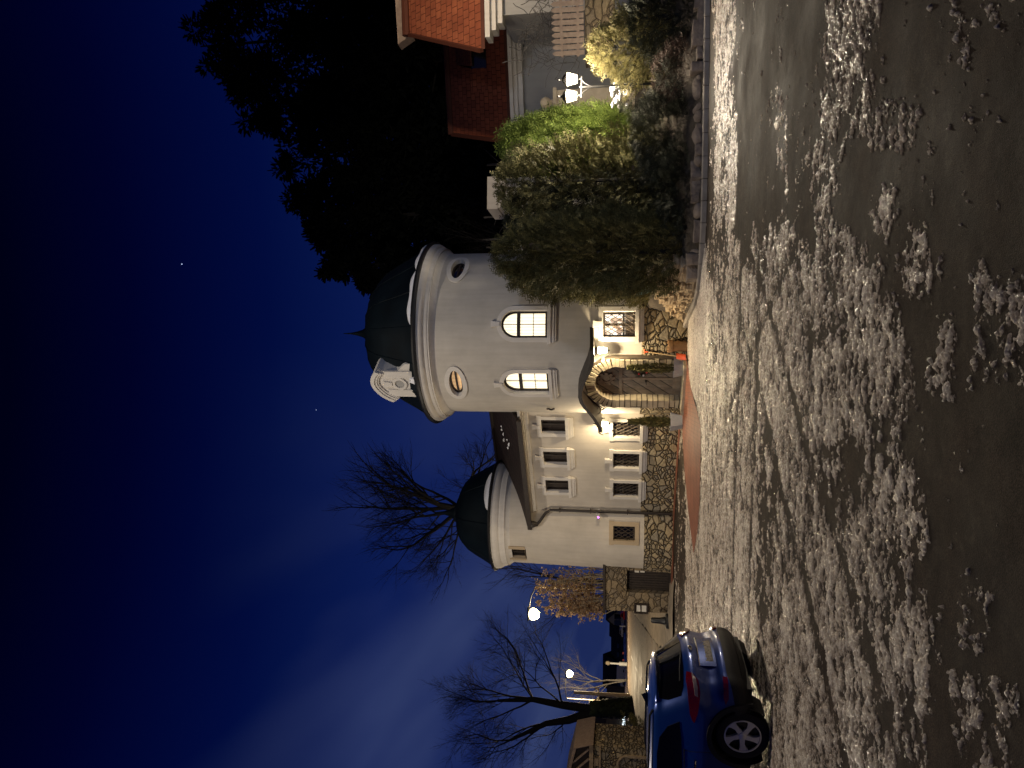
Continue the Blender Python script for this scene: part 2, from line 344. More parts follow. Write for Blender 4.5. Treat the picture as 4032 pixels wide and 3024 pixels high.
# ---------------------------------------------------------------- mesh builder
ORG = {}
class MB:
    def __init__(s): s.v = []; s.f = []; s.m = []; s.uv = []
    def add(s, vs, fs, mi=0, uvs=None):
        o = len(s.v); s.v += [tuple(x) for x in vs]
        for k, f in enumerate(fs):
            s.f.append(tuple(i + o for i in f)); s.m.append(mi)
            if uvs is None: s.uv.append(None)
            else: s.uv.append([uvs[i] for i in f])
        return s
    def box(s, c, d, rz=0, mi=0, rot=None):
        c = Vector(c); x, y, z = d[0] / 2, d[1] / 2, d[2] / 2
        mt = rot if rot is not None else Matrix.Rotation(rz, 3, 'Z')
        vs = [c + mt @ Vector((sx * x, sy * y, sz * z)) for sx in (-1, 1) for sy in (-1, 1) for sz in (-1, 1)]
        return s.add(vs, [(0, 1, 3, 2), (4, 6, 7, 5), (0, 4, 5, 1), (2, 3, 7, 6), (0, 2, 6, 4), (1, 5, 7, 3)], mi)
    def bar(s, a, b, w, h=None, mi=0, up=(0, 0, 1)):
        a = Vector(a); b = Vector(b); h = h or w; d = b - a; L = d.length
        if L < 1e-6: return s
        d.normalize(); upv = Vector(up)
        if abs(d.dot(upv)) > .95: upv = Vector((1, 0, 0))
        x = d.cross(upv).normalized(); y = x.cross(d)
        rot = Matrix((x, y, d)).transposed()
        return s.box((a + b) / 2, (w, h, L), mi=mi, rot=rot)
    def tube(s, pts, rad, n=8, mi=0, cap=True):
        pts = [Vector(p) for p in pts]
        if not isinstance(rad, (list, tuple)): rad = [rad] * len(pts)
        vs = []; fs = []; px = None
        for i, p in enumerate(pts):
            d = (pts[min(i + 1, len(pts) - 1)] - pts[max(i - 1, 0)])
            if d.length < 1e-9: d = Vector((0, 0, 1))
            d.normalize()
            if px is None:
                a = Vector((0, 0, 1)) if abs(d.z) < .9 else Vector((1, 0, 0))
                px = d.cross(a).normalized()
            else:
                px = (px - d * px.dot(d))
                px = px.normalized() if px.length > 1e-6 else d.orthogonal().normalized()
            py = d.cross(px)
            for k in range(n):
                t = 2 * PI * k / n
                vs.append(p + (px * math.cos(t) + py * math.sin(t)) * rad[i])
        for i in range(len(pts) - 1):
            for k in range(n):
                a = i * n + k; b = i * n + (k + 1) % n
                fs.append((a, b, b + n, a + n))
        if cap:
            fs.append(tuple(range(n - 1, -1, -1))); o = (len(pts) - 1) * n; fs.append(tuple(range(o, o + n)))
        return s.add(vs, fs, mi)
    def lathe(s, prof, c=(0, 0, 0), n=32, mi=0, a0=0.0, a1=2 * PI, uvr=None):
        c = Vector(c); full = abs(a1 - a0 - 2 * PI) < 1e-6; k = n if full else n + 1
        vs = []; uvs = []
        for (r, z) in prof:
            for j in range(k):
                t = a0 + (a1 - a0) * j / n
                vs.append(c + Vector((r * math.sin(t), -r * math.cos(t), z))); uvs.append((t * (uvr or max(r, .01)), z))
        fs = []
        for i in range(len(prof) - 1):
            for j in range(n):
                a = i * k + j; b = i * k + (j + 1) % k
                fs.append((a, b, b + k, a + k))
        return s.add(vs, fs, mi, uvs)
    def prism(s, poly, mp, d0, d1, mi=0, cut=0.0, back=False):
        """polygon in (s,z) carried by mp(s,z,d); front at d1, walls down to d0"""
        bm = bmesh.new()
        bm.faces.new([bm.verts.new((a, b, 0)) for a, b in poly])
        if cut:
            x0 = min(p[0] for p in poly); x1 = max(p[0] for p in poly)
            k = int((x1 - x0) / cut)
            for i in range(1, k + 1):
                x = x0 + (x1 - x0) * i / (k + 1)
                bmesh.ops.bisect_plane(bm, geom=bm.verts[:] + bm.edges[:] + bm.faces[:], plane_co=(x, 0, 0), plane_no=(1, 0, 0), dist=1e-5)
        bmesh.ops.recalc_face_normals(bm, faces=bm.faces)
        if bm.faces and sum(f.normal.z * f.calc_area() for f in bm.faces) < 0: bmesh.ops.reverse_faces(bm, faces=bm.faces)
        bm.verts.index_update(); n = len(bm.verts)
        co = [(v.co.x, v.co.y) for v in bm.verts]
        vs = [mp(a, b, d1) for a, b in co] + [mp(a, b, d0) for a, b in co]
        uvs = co + co
        fs = [tuple(v.index for v in f.verts) for f in bm.faces]
        if back: fs += [tuple(v.index + n for v in reversed(f.verts)) for f in bm.faces]
        for e in bm.edges:
            if len(e.link_loops) == 1:
                l = e.link_loops[0]; a = l.vert.index; b = l.link_loop_next.vert.index
                fs.append((b, a, a + n, b + n))
        bm.free()
        return s.add(vs, fs, mi, uvs)
    def ring(s, outer, inner, mp, d0, d1, din=None, mi=0):
        n = len(outer); din = d0 if din is None else din
        vs = [mp(a, b, d1) for a, b in outer] + [mp(a, b, d1) for a, b in inner] + [mp(a, b, d0) for a, b in outer] + [mp(a, b, din) for a, b in inner]
        uvs = list(outer) + list(inner) + list(outer) + list(inner)
        fs = []
        for i in range(n):
            j = (i + 1) % n
            fs.append((i, j, n + j, n + i)); fs.append((2 * n + i, 2 * n + j, j, i)); fs.append((n + i, n + j, 3 * n + j, 3 * n + i))
        return s.add(vs, fs, mi, uvs)
    def sheet(s, poly, mp=None, mi=0):
        return s.add(poly, [tuple(range(len(poly)))], mi, [(p[0], p[1]) for p in poly])
    def build(s, name, mats, parent=None, smooth=False, local=False):
        if not isinstance(mats, (list, tuple)): mats = [mats]
        o0 = Vector((0, 0, 0)) if (local or parent is None) else ORG.get(parent.name, Vector((0, 0, 0)))
        me = bpy.data.meshes.new(name)
        me.from_pydata([(a - o0.x, b - o0.y, c - o0.z) for a, b, c in s.v], [], s.f)
        for m in mats: me.materials.append(m)
        me.polygons.foreach_set('material_index', s.m)
        if any(u is not None for u in s.uv):
            lay = me.uv_layers.new(name='UVMap'); buf = []
            for u, f in zip(s.uv, s.f):
                if u is None: buf += [0.0, 0.0] * len(f)
                else:
                    for p in u: buf += [p[0], p[1]]
            lay.data.foreach_set('uv', buf)
        if smooth:
            me.polygons.foreach_set('use_smooth', [True] * len(s.f))
            if smooth is not True: me.set_sharp_from_angle(angle=R(smooth))
        me.update()
        o = bpy.data.objects.new(name, me); col.objects.link(o)
        if parent is not None:
            o.parent = parent; ORG[o.name] = ORG.get(parent.name, Vector((0, 0, 0)))
        return o

def tag(o, label=None, cat=None, group=None, kind=None):
    if label: o['label'] = label
    if cat: o['category'] = cat; o['kind'] = 'thing'
    if group: o['group'] = group
    if kind: o['kind'] = kind
    return o
def empty(name, loc, label, cat, group=None, rz=0):
    o = bpy.data.objects.new(name, None); col.objects.link(o)
    o.empty_display_size = .3; o.location = loc; o.rotation_euler = (0, 0, rz)
    ORG[o.name] = Vector(loc)
    return tag(o, label, cat, group)
def copy_tree(o, parent=None):
    c = o.copy(); col.objects.link(c)
    if parent is not None: c.parent = parent
    for ch in list(o.children): copy_tree(ch, c)
    return c

# ---------------------------------------------------------------- mappers
def flatmap(B, e, n):
    B = Vector(B); e = Vector(e); n = Vector(n)
    return lambda s, z, d: (B.x + e.x * s + n.x * d, B.y + e.y * s + n.y * d, B.z + z)
def cylmap(C, Rr, psi0):
    def f(s, z, d):
        r = Rr(z) if callable(Rr) else Rr
        a = psi0 + s / (Rr(1.0) if callable(Rr) else Rr)
        return (C[0] + (r + d) * math.sin(a), C[1] - (r + d) * math.cos(a), z)
    return f
def psi_of(C, Rr, u, v):
    """angle on the tower front seen along pixel column u"""
    best = None
    for k in range(-1700, 1701):
        a = R(k / 20)
        if a < -1.5 or a > 1.5: continue
        x = C[0] + Rr * math.sin(a); y = C[1] - Rr * math.cos(a)
        r = ray(u, v); e = abs(x / y - r.x / r.y)
        if best is None or e < best[0]: best = (e, a, y)
    return best[1], best[2]
def archpts(w, z0, zs, rx=None, rz=None, n=14, m=4):
    """outline: left jamb up, arch over, right jamb down, sill back; zs = spring line"""
    rx = rx or w / 2; rz = rz or w / 2; pts = []
    for i in range(m): pts.append((-w / 2, z0 + (zs - z0) * i / m))
    for i in range(n + 1):
        t = PI - PI * i / n; pts.append((rx * math.cos(t), zs + rz * math.sin(t)))
    for i in range(1, m + 1): pts.append((w / 2, zs + (z0 - zs) * i / m))
    for i in range(1, m): pts.append((w / 2 - w * i / m, z0))
    return pts
def rectpts(w, z0, z1, m=4, n=4):
    pts = []
    for i in range(m): pts.append((-w / 2, z0 + (z1 - z0) * i / m))
    for i in range(n): pts.append((-w / 2 + w * i / n, z1))
    for i in range(m): pts.append((w / 2, z1 + (z0 - z1) * i / m))
    for i in range(n): pts.append((w / 2 - w * i / n, z0))
    return pts
def ellpts(a, b, zc, n=36): return [(-a * math.cos(2 * PI * i / n), zc + b * math.sin(2 * PI * i / n)) for i in range(n)]
def sh(pts, ds): return [(a + ds, b) for a, b in pts]
# ================================================================ window kit
def add_window(parent, mp, s, z0, z1, w, kind='rect', trim=.13, tmat='trim', lit=None, cut=.12, sill=True, key=True, grille=False, label=None, sash='cross', zs=None, glass='glass_dark', trimd=.05, deep=.15):
    if kind == 'arch':
        zsp = z1 - w / 2
        inn = archpts(w, z0, zsp); out = archpts(w + 2 * trim, z0 - .001, zsp)
    elif kind == 'oval':
        zc = (z0 + z1) / 2; inn = ellpts(w / 2, (z1 - z0) / 2, zc); out = ellpts(w / 2 + trim, (z1 - z0) / 2 + trim * .95, zc)
    else:
        inn = rectpts(w, z0, z1); out = rectpts(w + 2 * trim, z0 - .001, z1 + trim)
    b = MB(); b.ring(sh(out, s), sh(inn, s), mp, -.02, trimd, -deep - .02)
    if kind == 'rect' and trim > .1:            # little ears at the head of the surround
        for sg in (-1, 1):
            x = s + sg * (w / 2 + trim + .012)
            b.prism([(x - .02, z1 - .02), (x + .02, z1 - .02), (x + .02, z1 + trim - .003), (x - .02, z1 + trim - .003)], mp, -.02, trimd - .003)
    win = b.build('window', M[tmat], parent, smooth=35)
    if label: win['label'] = label
    b = MB(); b.prism(sh(inn, s), mp, -deep - .03, -deep, cut=cut)
    b.build('pane', M[lit or glass], win)
    # sash bars
    b = MB(); fw = .045 if w < .7 else .055
    def shrink(pts, k):
        cx = 0; cz = (z0 + z1) / 2
        return [(p[0] * (1 - 2 * k / w), cz + (p[1] - cz) * (1 - 2 * k / (z1 - z0))) for p in pts]
    b.ring(sh(inn, s), sh(shrink(inn, fw), s), mp, -deep, -deep + .05)
    def hb(z, t, a=-w / 2 + .01, c=w / 2 - .01, d=.045):
        b.prism([(s + a, z - t / 2), (s + c, z - t / 2), (s + c, z + t / 2), (s + a, z + t / 2)], mp, -deep, -deep + d, cut=cut)
    def vb(x, t, za=z0 + .01, zb=z1 - .01, d=.042):
        b.prism([(s + x - t / 2, za), (s + x + t / 2, za), (s + x + t / 2, zb), (s + x - t / 2, zb)], mp, -deep, -deep + d)
    if sash == 'arch':
        zt = z0 + (z1 - z0) * .63
        hb(zt, .10, d=.06); hb(z0 + .04, .07, d=.055)
        hb(z0 + (zt - z0) * .5, .018, d=.02); vb(0, .018, d=.02)
    elif sash == 'cross':
        vb(0, .05); hb(z0 + (z1 - z0) * .62, .02, d=.02)
    elif sash == 'double':
        vb(0, .07, d=.05); hb(z0 + (z1 - z0) * .36, .05)
    elif sash == 'oval':
        b.prism([(s - w * .42, (z0 + z1) / 2 - .03), (s + w * .42, (z0 + z1) / 2 - .03), (s + w * .42, (z0 + z1) / 2 + .03), (s - w * .42, (z0 + z1) / 2 + .03)], mp, -deep, -deep + .05, cut=cut)
    b.build('sash', M['wood_dark'], win)
    if sill:
        b = MB(); sw = w / 2 + trim + .05
        b.prism([(s - sw + .02, z0 - .1), (s + sw - .02, z0 - .1), (s + sw, z0), (s - sw, z0)], mp, -.02, .13, cut=cut)
        b.prism([(s - sw + .05, z0 - .19), (s + sw - .05, z0 - .19), (s + sw - .03, z0 - .102), (s - sw + .03, z0 - .102)], mp, -.02, .09, cut=cut)
        b.prism([(s - sw + .08, z0 - .25), (s + sw - .08, z0 - .25), (s + sw - .06, z0 - .192), (s - sw + .06, z0 - .192)], mp, -.02, .06, cut=cut)
        b.build('sill', M[tmat], win)
    if key:
        b = MB(); zt = z1 + trim
        b.prism([(s - .06, z1 + .03), (s + .06, z1 + .03), (s + .075, zt + .08), (s + .1, zt + .16), (s - .1, zt + .16), (s - .075, zt + .08)], mp, -.02, trimd + .035)
        b.build('keystone', M[tmat], win)
    if grille:
        b = MB(); st = .155; hh = z1 - z0
        k = int((w + hh) / st) + 1
        for i in range(-k, k + 1):
            for sg in (1, -1):
                # line x = x0 + sg*(z - z0)*.62
                x0 = i * st * .9; pts = []
                for j in range(13):
                    z = z0 + hh * j / 12; x = x0 + sg * (z - z0) * .62
                    if abs(x) <= w / 2 - .005: pts.append(mp(s + x, z, -.055 + .006 * sg))
                if len(pts) > 1: b.tube(pts, .010, 4)
        for zz in (z0 + .03, z1 - .03):
            b.prism([(s - w / 2 + .004, zz - .01), (s + w / 2 - .004, zz - .01), (s + w / 2 - .004, zz + .01), (s - w / 2 + .004, zz + .01)], mp, -.07, -.045, cut=cut)
        b.build('grille', M['grille'], win)
    return win

def inside_shape(shape, s, z):
    k, sc_, z0, z1, w = shape
    if k == 'oval': return ((s - sc_) / (w / 2 + .03)) ** 2 + ((z - (z0 + z1) / 2) / ((z1 - z0) / 2 + .03)) ** 2 < 1
    if abs(s - sc_) > w / 2 + .03 or z < z0 - .03 or z > z1 + .03: return False
    if k == 'arch':
        zs = z1 - w / 2
        if z > zs: return (s - sc_) ** 2 + (z - zs) ** 2 < (w / 2 + .03) ** 2
    return True
def wall_grid(b, mp, s0, s1, z0, z1, holes, cs=.06, mi=0, d=0):
    ns = max(1, round((s1 - s0) / cs)); nz = max(1, round((z1 - z0) / cs))
    vs = []; uvs = []
    for j in range(nz + 1):
        for i in range(ns + 1):
            a = s0 + (s1 - s0) * i / ns; z = z0 + (z1 - z0) * j / nz
            vs.append(mp(a, z, d)); uvs.append((a, z))
    fs = []
    for j in range(nz):
        for i in range(ns):
            a = s0 + (s1 - s0) * (i + .5) / ns; z = z0 + (z1 - z0) * (j + .5) / nz
            if any(inside_shape(h, a, z) for h in holes): continue
            o = j * (ns + 1) + i; fs.append((o, o + 1, o + ns + 2, o + ns + 1))
    b.add(vs, fs, mi, uvs)

# ================================================================ large round tower
C1 = (1.68, 24.0); R1 = 2.6
def zY(u, v, Y): return P(u, v, Y).z
tower = empty('round_tower', (C1[0], C1[1], 0), 'large round plastered tower with lit arched windows, dark dome and arched door', 'tower')
m1 = cylmap(C1, R1, 0.0)
def t1box(u0, u1, v0, v1):
    p0, y0 = psi_of(C1, R1, u0, (v0 + v1) / 2); p1, y1 = psi_of(C1, R1, u1, (v0 + v1) / 2)
    Y = (y0 + y1) / 2; uc = (u0 + u1) / 2
    return (p0 + p1) / 2 * R1, zY(uc, v1, Y), zY(uc, v0, Y), abs(p1 - p0) * R1
ZS1 = zY(1715, 2528, 21.4); ZW1 = zY(1715, 1716, 21.4); ZC1 = zY(1715, 1685, 21.2); ZR1 = zY(1715, 1636, 21.1)
a_s, a_z0, a_z1, a_w = t1box(1694, 1801, 1973, 2156)
b_s = psi_of(C1, R1, 1513, 2070)[0] * R1
g_s, g_z0, g_z1, g_w = t1box(1697, 1798, 2375, 2501)
o1_s = psi_of(C1, R1, 1968, 1811)[0] * R1; o2_s = psi_of(C1, R1, 1512, 1795)[0] * R1
o_w = 1.0; o_h = .41; o_z = zY(1512, 1795, 22.0)
print('T1', ZS1, ZW1, ZC1, ZR1, 'arch', a_s, a_z0, a_z1, a_w, 'ground', g_s, g_z0, g_z1, g_w, 'oval', o1_s, o2_s, o_z, zY(1968, 1811, 22.6))
PSID = -R(39.0); D_s = PSID * R1
DW = 1.24; DZ0 = .10; DZ1 = 2.62
holes = [('arch', a_s, a_z0, a_z1, a_w), ('arch', b_s, a_z0, a_z1, a_w), ('rect', g_s, g_z0, g_z1, g_w),
         ('oval', o1_s, o_z - o_h / 2, o_z + o_h / 2, o_w), ('oval', o2_s, o_z - o_h / 2, o_z + o_h / 2, o_w)]
door_hole = ('arch', D_s, 0, DZ1 + .1, DW + .3)
b = MB(); wall_grid(b, m1, -PI * R1, PI * R1, ZS1, ZW1 + .25, holes + [door_hole])
b.build('wall', M['plaster_tower'], tower, smooth=True)
b = MB(); wall_grid(b, m1, -PI * R1, PI * R1, -.15, ZS1, [door_hole], cs=.1, d=.03)
# thin top ledge of the stone base
n = 96
vs = [m1(-PI * R1 + 2 * PI * R1 * i / n, ZS1, .03) for i in range(n)] + [m1(-PI * R1 + 2 * PI * R1 * i / n, ZS1, -.02) for i in range(n)]
fs = [(i, (i + 1) % n, n + (i + 1) % n, n + i) for i in range(n) if not (R(-58) < (-PI + 2 * PI * (i + .5) / n) < R(-20))]
b.add(vs, fs, 0, [(0, 0)] * (2 * n))
b.build('stone_base', M['rubble'], tower, smooth=True)
add_window(tower, m1, a_s, a_z0, a_z1, a_w, 'arch', lit='lit_blind', sash='arch', label='lit arched window in the middle of the tower')
add_window(tower, m1, b_s, a_z0, a_z1, a_w, 'arch', lit='lit_blind', sash='arch', label='lit arched window above the door')
add_window(tower, m1, g_s, g_z0, g_z1, g_w, 'rect', lit='lit_room', sash='double', grille=True, label='barred ground floor window lit from inside')
add_window(tower, m1, o1_s, o_z - o_h / 2, o_z + o_h / 2, o_w, 'oval', trim=.15, sill=False, key=False, sash='oval', trimd=.04, label='dark oval window near the trees')
add_window(tower, m1, o2_s, o_z - o_h / 2, o_z + o_h / 2, o_w, 'oval', trim=.15, sill=False, key=False, sash='oval', lit='lit_oval', trimd=.04, label='glowing oval window above the door')
# flared cornice: cove, then mouldings
b = MB(); h = ZR1 - ZC1; z = ZC1
prof = [(R1 - .01, ZW1)]
for i in range(1, 9):
    t = i / 8; prof.append((R1 + .13 * (1 - math.cos(t * PI / 2)), ZW1 + (ZC1 - ZW1) * t))
prof += [(R1 + .17, z + .001), (R1 + .17, z + h * .12), (R1 + .19, z + h * .14), (R1 + .215, z + h * .30), (R1 + .215, z + h * .42), (R1 + .24, z + h * .45), (R1 + .30, z + h * .62), (R1 + .325, z + h * .8), (R1 + .325, z + h)]
b.lathe(prof, (C1[0], C1[1], 0), 96)
b.build('cornice', M['trim'], tower, smooth=40)
b = MB(); b.lathe([(R1 + .325, ZR1 + .002), (R1 + .40, ZR1 + .002), (R1 + .42, ZR1 + .06), (R1 + .39, ZR1 + .12), (R1 + .25, ZR1 + .14)], (C1[0], C1[1], 0), 96)
b.build('gutter', M['blackmetal'], tower, smooth=40)
def dome(b, c, re, ze, zt, segs, capr):
    H = zt - ze; pr = [(0, 1), (.05, .965), (.14, .92), (.3, .85), (.48, .775), (.66, .69), (.8, .58), (.9, .44), (.965, .29), (1, .13)]
    prof = [(re * r, ze + H * f) for f, r in pr]
    k = segs * 4; vs = []; n = k
    for (r, z) in prof:
        for j in range(k):
            t = 2 * PI * j / k; fr = (j % 4) / 4.0
            rr = r * (1 - .018 * (1 - abs(2 * fr - 1)))       # slightly flat panels between seams
            vs.append((c[0] + rr * math.sin(t), c[1] - rr * math.cos(t), z))
    fs = [(i * k + j, i * k + (j + 1) % k, (i + 1) * k + (j + 1) % k, (i + 1) * k + j) for i in range(len(prof) - 1) for j in range(k)]
    b.add(vs, fs)
    for j in range(segs):                                     # standing seams
        t = 2 * PI * j / segs
        b.tube([(c[0] + (r + .005) * math.sin(t), c[1] - (r + .005) * math.cos(t), z + .005) for r, z in prof], .014, 4)
b = MB(); ZT1 = zY(1715, 1462, 24.0); dome(b, C1, R1 + .33, ZR1 + .10, ZT1, 16, .34)
b.build('roof', M['greenroof'], tower, smooth=30)
b = MB(); b.lathe([(.40, ZT1 - .08), (.42, ZT1 - .02), (.40, ZT1 + .05), (.30, ZT1 + .07)], (C1[0], C1[1], 0), 32)
b.lathe([(.30, ZT1 + .07), (.22, ZT1 + .16), (.13, ZT1 + .3), (.07, ZT1 + .5), (.03, ZT1 + .72), (.012, ZT1 + .98), (.0, ZT1 + 1.0)], (C1[0], C1[1], 0), 24)
b.build('finial', M['greenroof'], tower, smooth=30)
# snow left along the roof edge
zz = ZR1 + .15
for (p0, p1, w) in ((.02, .62, .13), (.66, 1.25, .12), (-.62, -.55, .2)):
    b = MB(); nseg = 24; vs = []; fs = []
    for i in range(nseg + 1):
        t = i / nseg; a = p0 + (p1 - p0) * t; k = math.sin(PI * t) ** .5 * (1 + .3 * math.sin(9 * t))
        r0 = R1 + .36; wv = w * max(.05, k)
        for (dr, dz) in ((0, 0), (-.01, .05 * k + .01), (-.05, wv * .8 + .02), (-.12, wv * .75)):
            vs.append((C1[0] + (r0 + dr) * math.sin(a), C1[1] - (r0 + dr) * math.cos(a), zz + dz))
    for i in range(nseg):
        for j in range(3): fs.append((i * 4 + j, i * 4 + 4 + j, i * 4 + 5 + j, i * 4 + j + 1))
    b.add(vs, fs); b.build('snow_strip', M['snow_clean'], tower, smooth=True)
# dormer gable with oculus
psd = R(-39); nd = Vector((math.sin(psd), -math.cos(psd), 0)); ed = Vector((math.cos(psd), math.sin(psd), 0))
Bd = Vector((C1[0], C1[1], 0)) + nd * (R1 + .08)
md = flatmap(Bd, ed, nd)
zb = ZR1 + .10
# sideways pixel outline of crop -> local metres
def dpt(x, y):
    u = 1924 - .3617 * y; v = 1300 + .3617 * x
    return ((u - 1513.0) / 131 / math.cos(psd) * 1.0, zY(1513, v, 22.0) )
side_l = [(1010, 1345), (985, 1340), (940, 1312), (900, 1288), (860, 1270), (810, 1258), (760, 1255), (720, 1262), (690, 1280), (668, 1318)]
top = [(640, 1306), (600, 1285), (560, 1258), (525, 1222), (498, 1185), (482, 1150), (476, 1110), (482, 1075), (498, 1040), (522, 1010), (552, 985)]
side_r = [(600, 1000), (640, 1003), (690, 1010), (740, 1012), (790, 990), (830, 950), (870, 926), (960, 920)]
pl = [dpt(*p) for p in side_l + top + side_r]
b = MB(); b.prism(pl, md, -1.5, 0)
b.build('dormer', M['trim'], tower, smooth=30)
dorm = bpy.data.objects['dormer']
b = MB()                                   # arched coping
tp = [dpt(*p) for p in [(668, 1318)] + top]
cx = sum(p[0] for p in tp) / len(tp); cz = min(p[1] for p in tp) - .1
for k0, (off0, off1, dd) in enumerate(((.0, .10, .14), (.10, .17, .10), (.17, .22, .06))):
    o_ = [(p[0] + (cx - p[0]) * off0 * .9, p[1] - off0 * .95 + .02 * (k0 == 0)) for p in tp]; i_ = [(p[0] + (cx - p[0]) * off1 * .9, p[1] - off1 * .95) for p in tp]
    vs = [md(*p, dd) for p in o_] + [md(*p, dd) for p in i_] + [md(*p, -1.4 if k0 == 0 else .001) for p in o_] + [md(*p, .001) for p in i_]
    n = len(tp); fs = []
    for i in range(n - 1): fs += [(i, i + 1, n + i + 1, n + i), (2 * n + i, 2 * n + i + 1, i + 1, i), (n + i, n + i + 1, 3 * n + i + 1, 3 * n + i)]
    fs += [(0, n, 3 * n, 2 * n), (n - 1, 2 * n - 1, 4 * n - 1, 3 * n - 1)]
    b.add(vs, fs)
b.build('coping', M['trim'], dorm)
oc = dpt(770, 1110); ox = (dpt(770, 1135)[0]); oz = oc[1]
b = MB()                                   # pilaster strips either side leave a recessed centre
for sg in (-1, 1):
    x = ox + sg * .36
    b.prism([(x - .13, zb - .1), (x + .13, zb - .1), (x + .13, zb + 1.02), (x - .13, zb + 1.02)], md, -.02, .05)
b.build('pilaster', M['trim'], dorm)
b = MB(); b.ring([(ox + p[0], p[1]) for p in ellpts(.23, .23, oz)], [(ox + p[0], p[1]) for p in ellpts(.15, .15, oz)], md, 0, .05, .012)
b.prism([(ox - .06, oz + .24), (ox + .06, oz + .24), (ox + .11, oz + .5), (ox - .11, oz + .5)], md, 0, .07)
b.build('oculus', M['trim'], dorm, smooth=30)
b = MB(); b.prism([(ox + p[0], p[1]) for p in ellpts(.15, .15, oz)], md, 0, .012)
b.build('oculus_panel', M['housewall'], dorm)
# doorway: flat stone surround standing proud of the curved wall
nd = Vector((math.sin(PSID), -math.cos(PSID), 0)); ed = Vector((math.cos(PSID), math.sin(PSID), 0))
BD = Vector((C1[0], C1[1], 0)) + nd * (R1 + .02)
mD = flatmap(BD, ed, nd)
zsp = DZ1 - DW / 2
def ringstones(b, mi_stone, mi_mort):
    rnd = random.Random(3); r0 = DW / 2; r1 = .93
    b.ring(archpts(2 * r1, -.02, zsp, n=20, m=6), archpts(2 * r0 + .04, -.02, zsp, n=20, m=6), mD, -.62, -.012, -.34, mi_mort)
    z = 0.0
    while z < zsp - .05:                      # jamb stones
        hgt = rnd.uniform(.11, .2)
        for sg in (-1, 1):
            g = .012; j = rnd.uniform(-.015, .02); x0 = r0 + rnd.uniform(-.012, .012); x1 = r1 - .02 + rnd.uniform(-.05, .02)
            p = [(sg * x0, z + g), (sg * x1, z + g + j), (sg * x1, z + hgt - g), (sg * x0, z + hgt - g + j * .5)]
            if sg < 0: p = p[::-1]
            b.prism(p, mD, -.3, rnd.uniform(.0, .035), mi_stone)
        z += hgt
    n = 19
    for i in range(n):                        # voussoirs
        t0 = PI * i / n + .012; t1 = PI * (i + 1) / n - .012; ra = r0 + rnd.uniform(-.012, .015); rb = r1 + rnd.uniform(-.05, .02)
        p = [(ra * math.cos(t0), zsp + ra * math.sin(t0)), (rb * math.cos(t0 + .02), zsp + rb * math.sin(t0 + .02)), (rb * math.cos(t1 - .02), zsp + rb * math.sin(t1 - .02)), (ra * math.cos(t1), zsp + ra * math.sin(t1))]
        b.prism(p, mD, -.3, rnd.uniform(.0, .045), mi_stone)
b = MB(); ringstones(b, 0, 1); b.build('door_surround', [M['archstone'], M['archmortar']], tower)
b = MB(); b.box((BD + nd * .12).to_tuple()[:2] + (.04,), (1.75, .5, .13), rz=PSID)
b.build('doorstep', M['archstone'], tower)
dd = -.27
b = MB(); b.prism(archpts(DW + .1, DZ0, zsp + .03, n=20), mD, dd - .06, dd)
door = b.build('door', M['door'], tower)
b = MB(); ztr = DZ0 + (DZ1 - DZ0) * .70
b.prism([(-DW / 2, ztr - .05), (DW / 2, ztr - .05), (DW / 2, ztr + .05), (-DW / 2, ztr + .05)], mD, dd, dd + .03)
b.prism([(-.045, DZ0), (.03, DZ0), (.03, ztr - .05), (-.045, ztr - .05)], mD, dd, dd + .025)
b.prism([(-DW / 2, DZ0), (-.05, DZ0), (-.05, DZ0 + .24), (-DW / 2, DZ0 + .24)], mD, dd, dd + .02)
b.prism([(.035, DZ0), (DW / 2, DZ0), (DW / 2, DZ0 + .24), (.035, DZ0 + .24)], mD, dd, dd + .02)
b.build('rail', M['door_rail'], door)
b = MB()                                       # carved ornament in the fanlight panel
cz = ztr + .42
b.ring(ellpts(.17, .2, cz, 24), ellpts(.1, .12, cz, 24), mD, dd, dd + .05)
for k in range(9):
    t = 2 * PI * k / 9; b.prism([(.2 * math.cos(t) + .05 * math.cos(a), cz + .22 * math.sin(t) + .05 * math.sin(a)) for a in [2 * PI * q / 8 for q in range(8)]], mD, dd, dd + .06)
b.prism([(p[0], p[1]) for p in ellpts(.09, .1, cz, 16)], mD, dd, dd + .035)
b.build('carving', M['door_rail'], door, smooth=40)
b = MB(); hp = mD(-.09, DZ0 + 1.02, dd + .06); b.tube([mD(-.09, DZ0 + 1.02, dd), mD(-.09, DZ0 + 1.02, dd + .06)], .022, 8); b.tube([hp, mD(-.2, DZ0 + 1.01, dd + .065)], .014, 6)
b.build('handle', M['iron'], door)
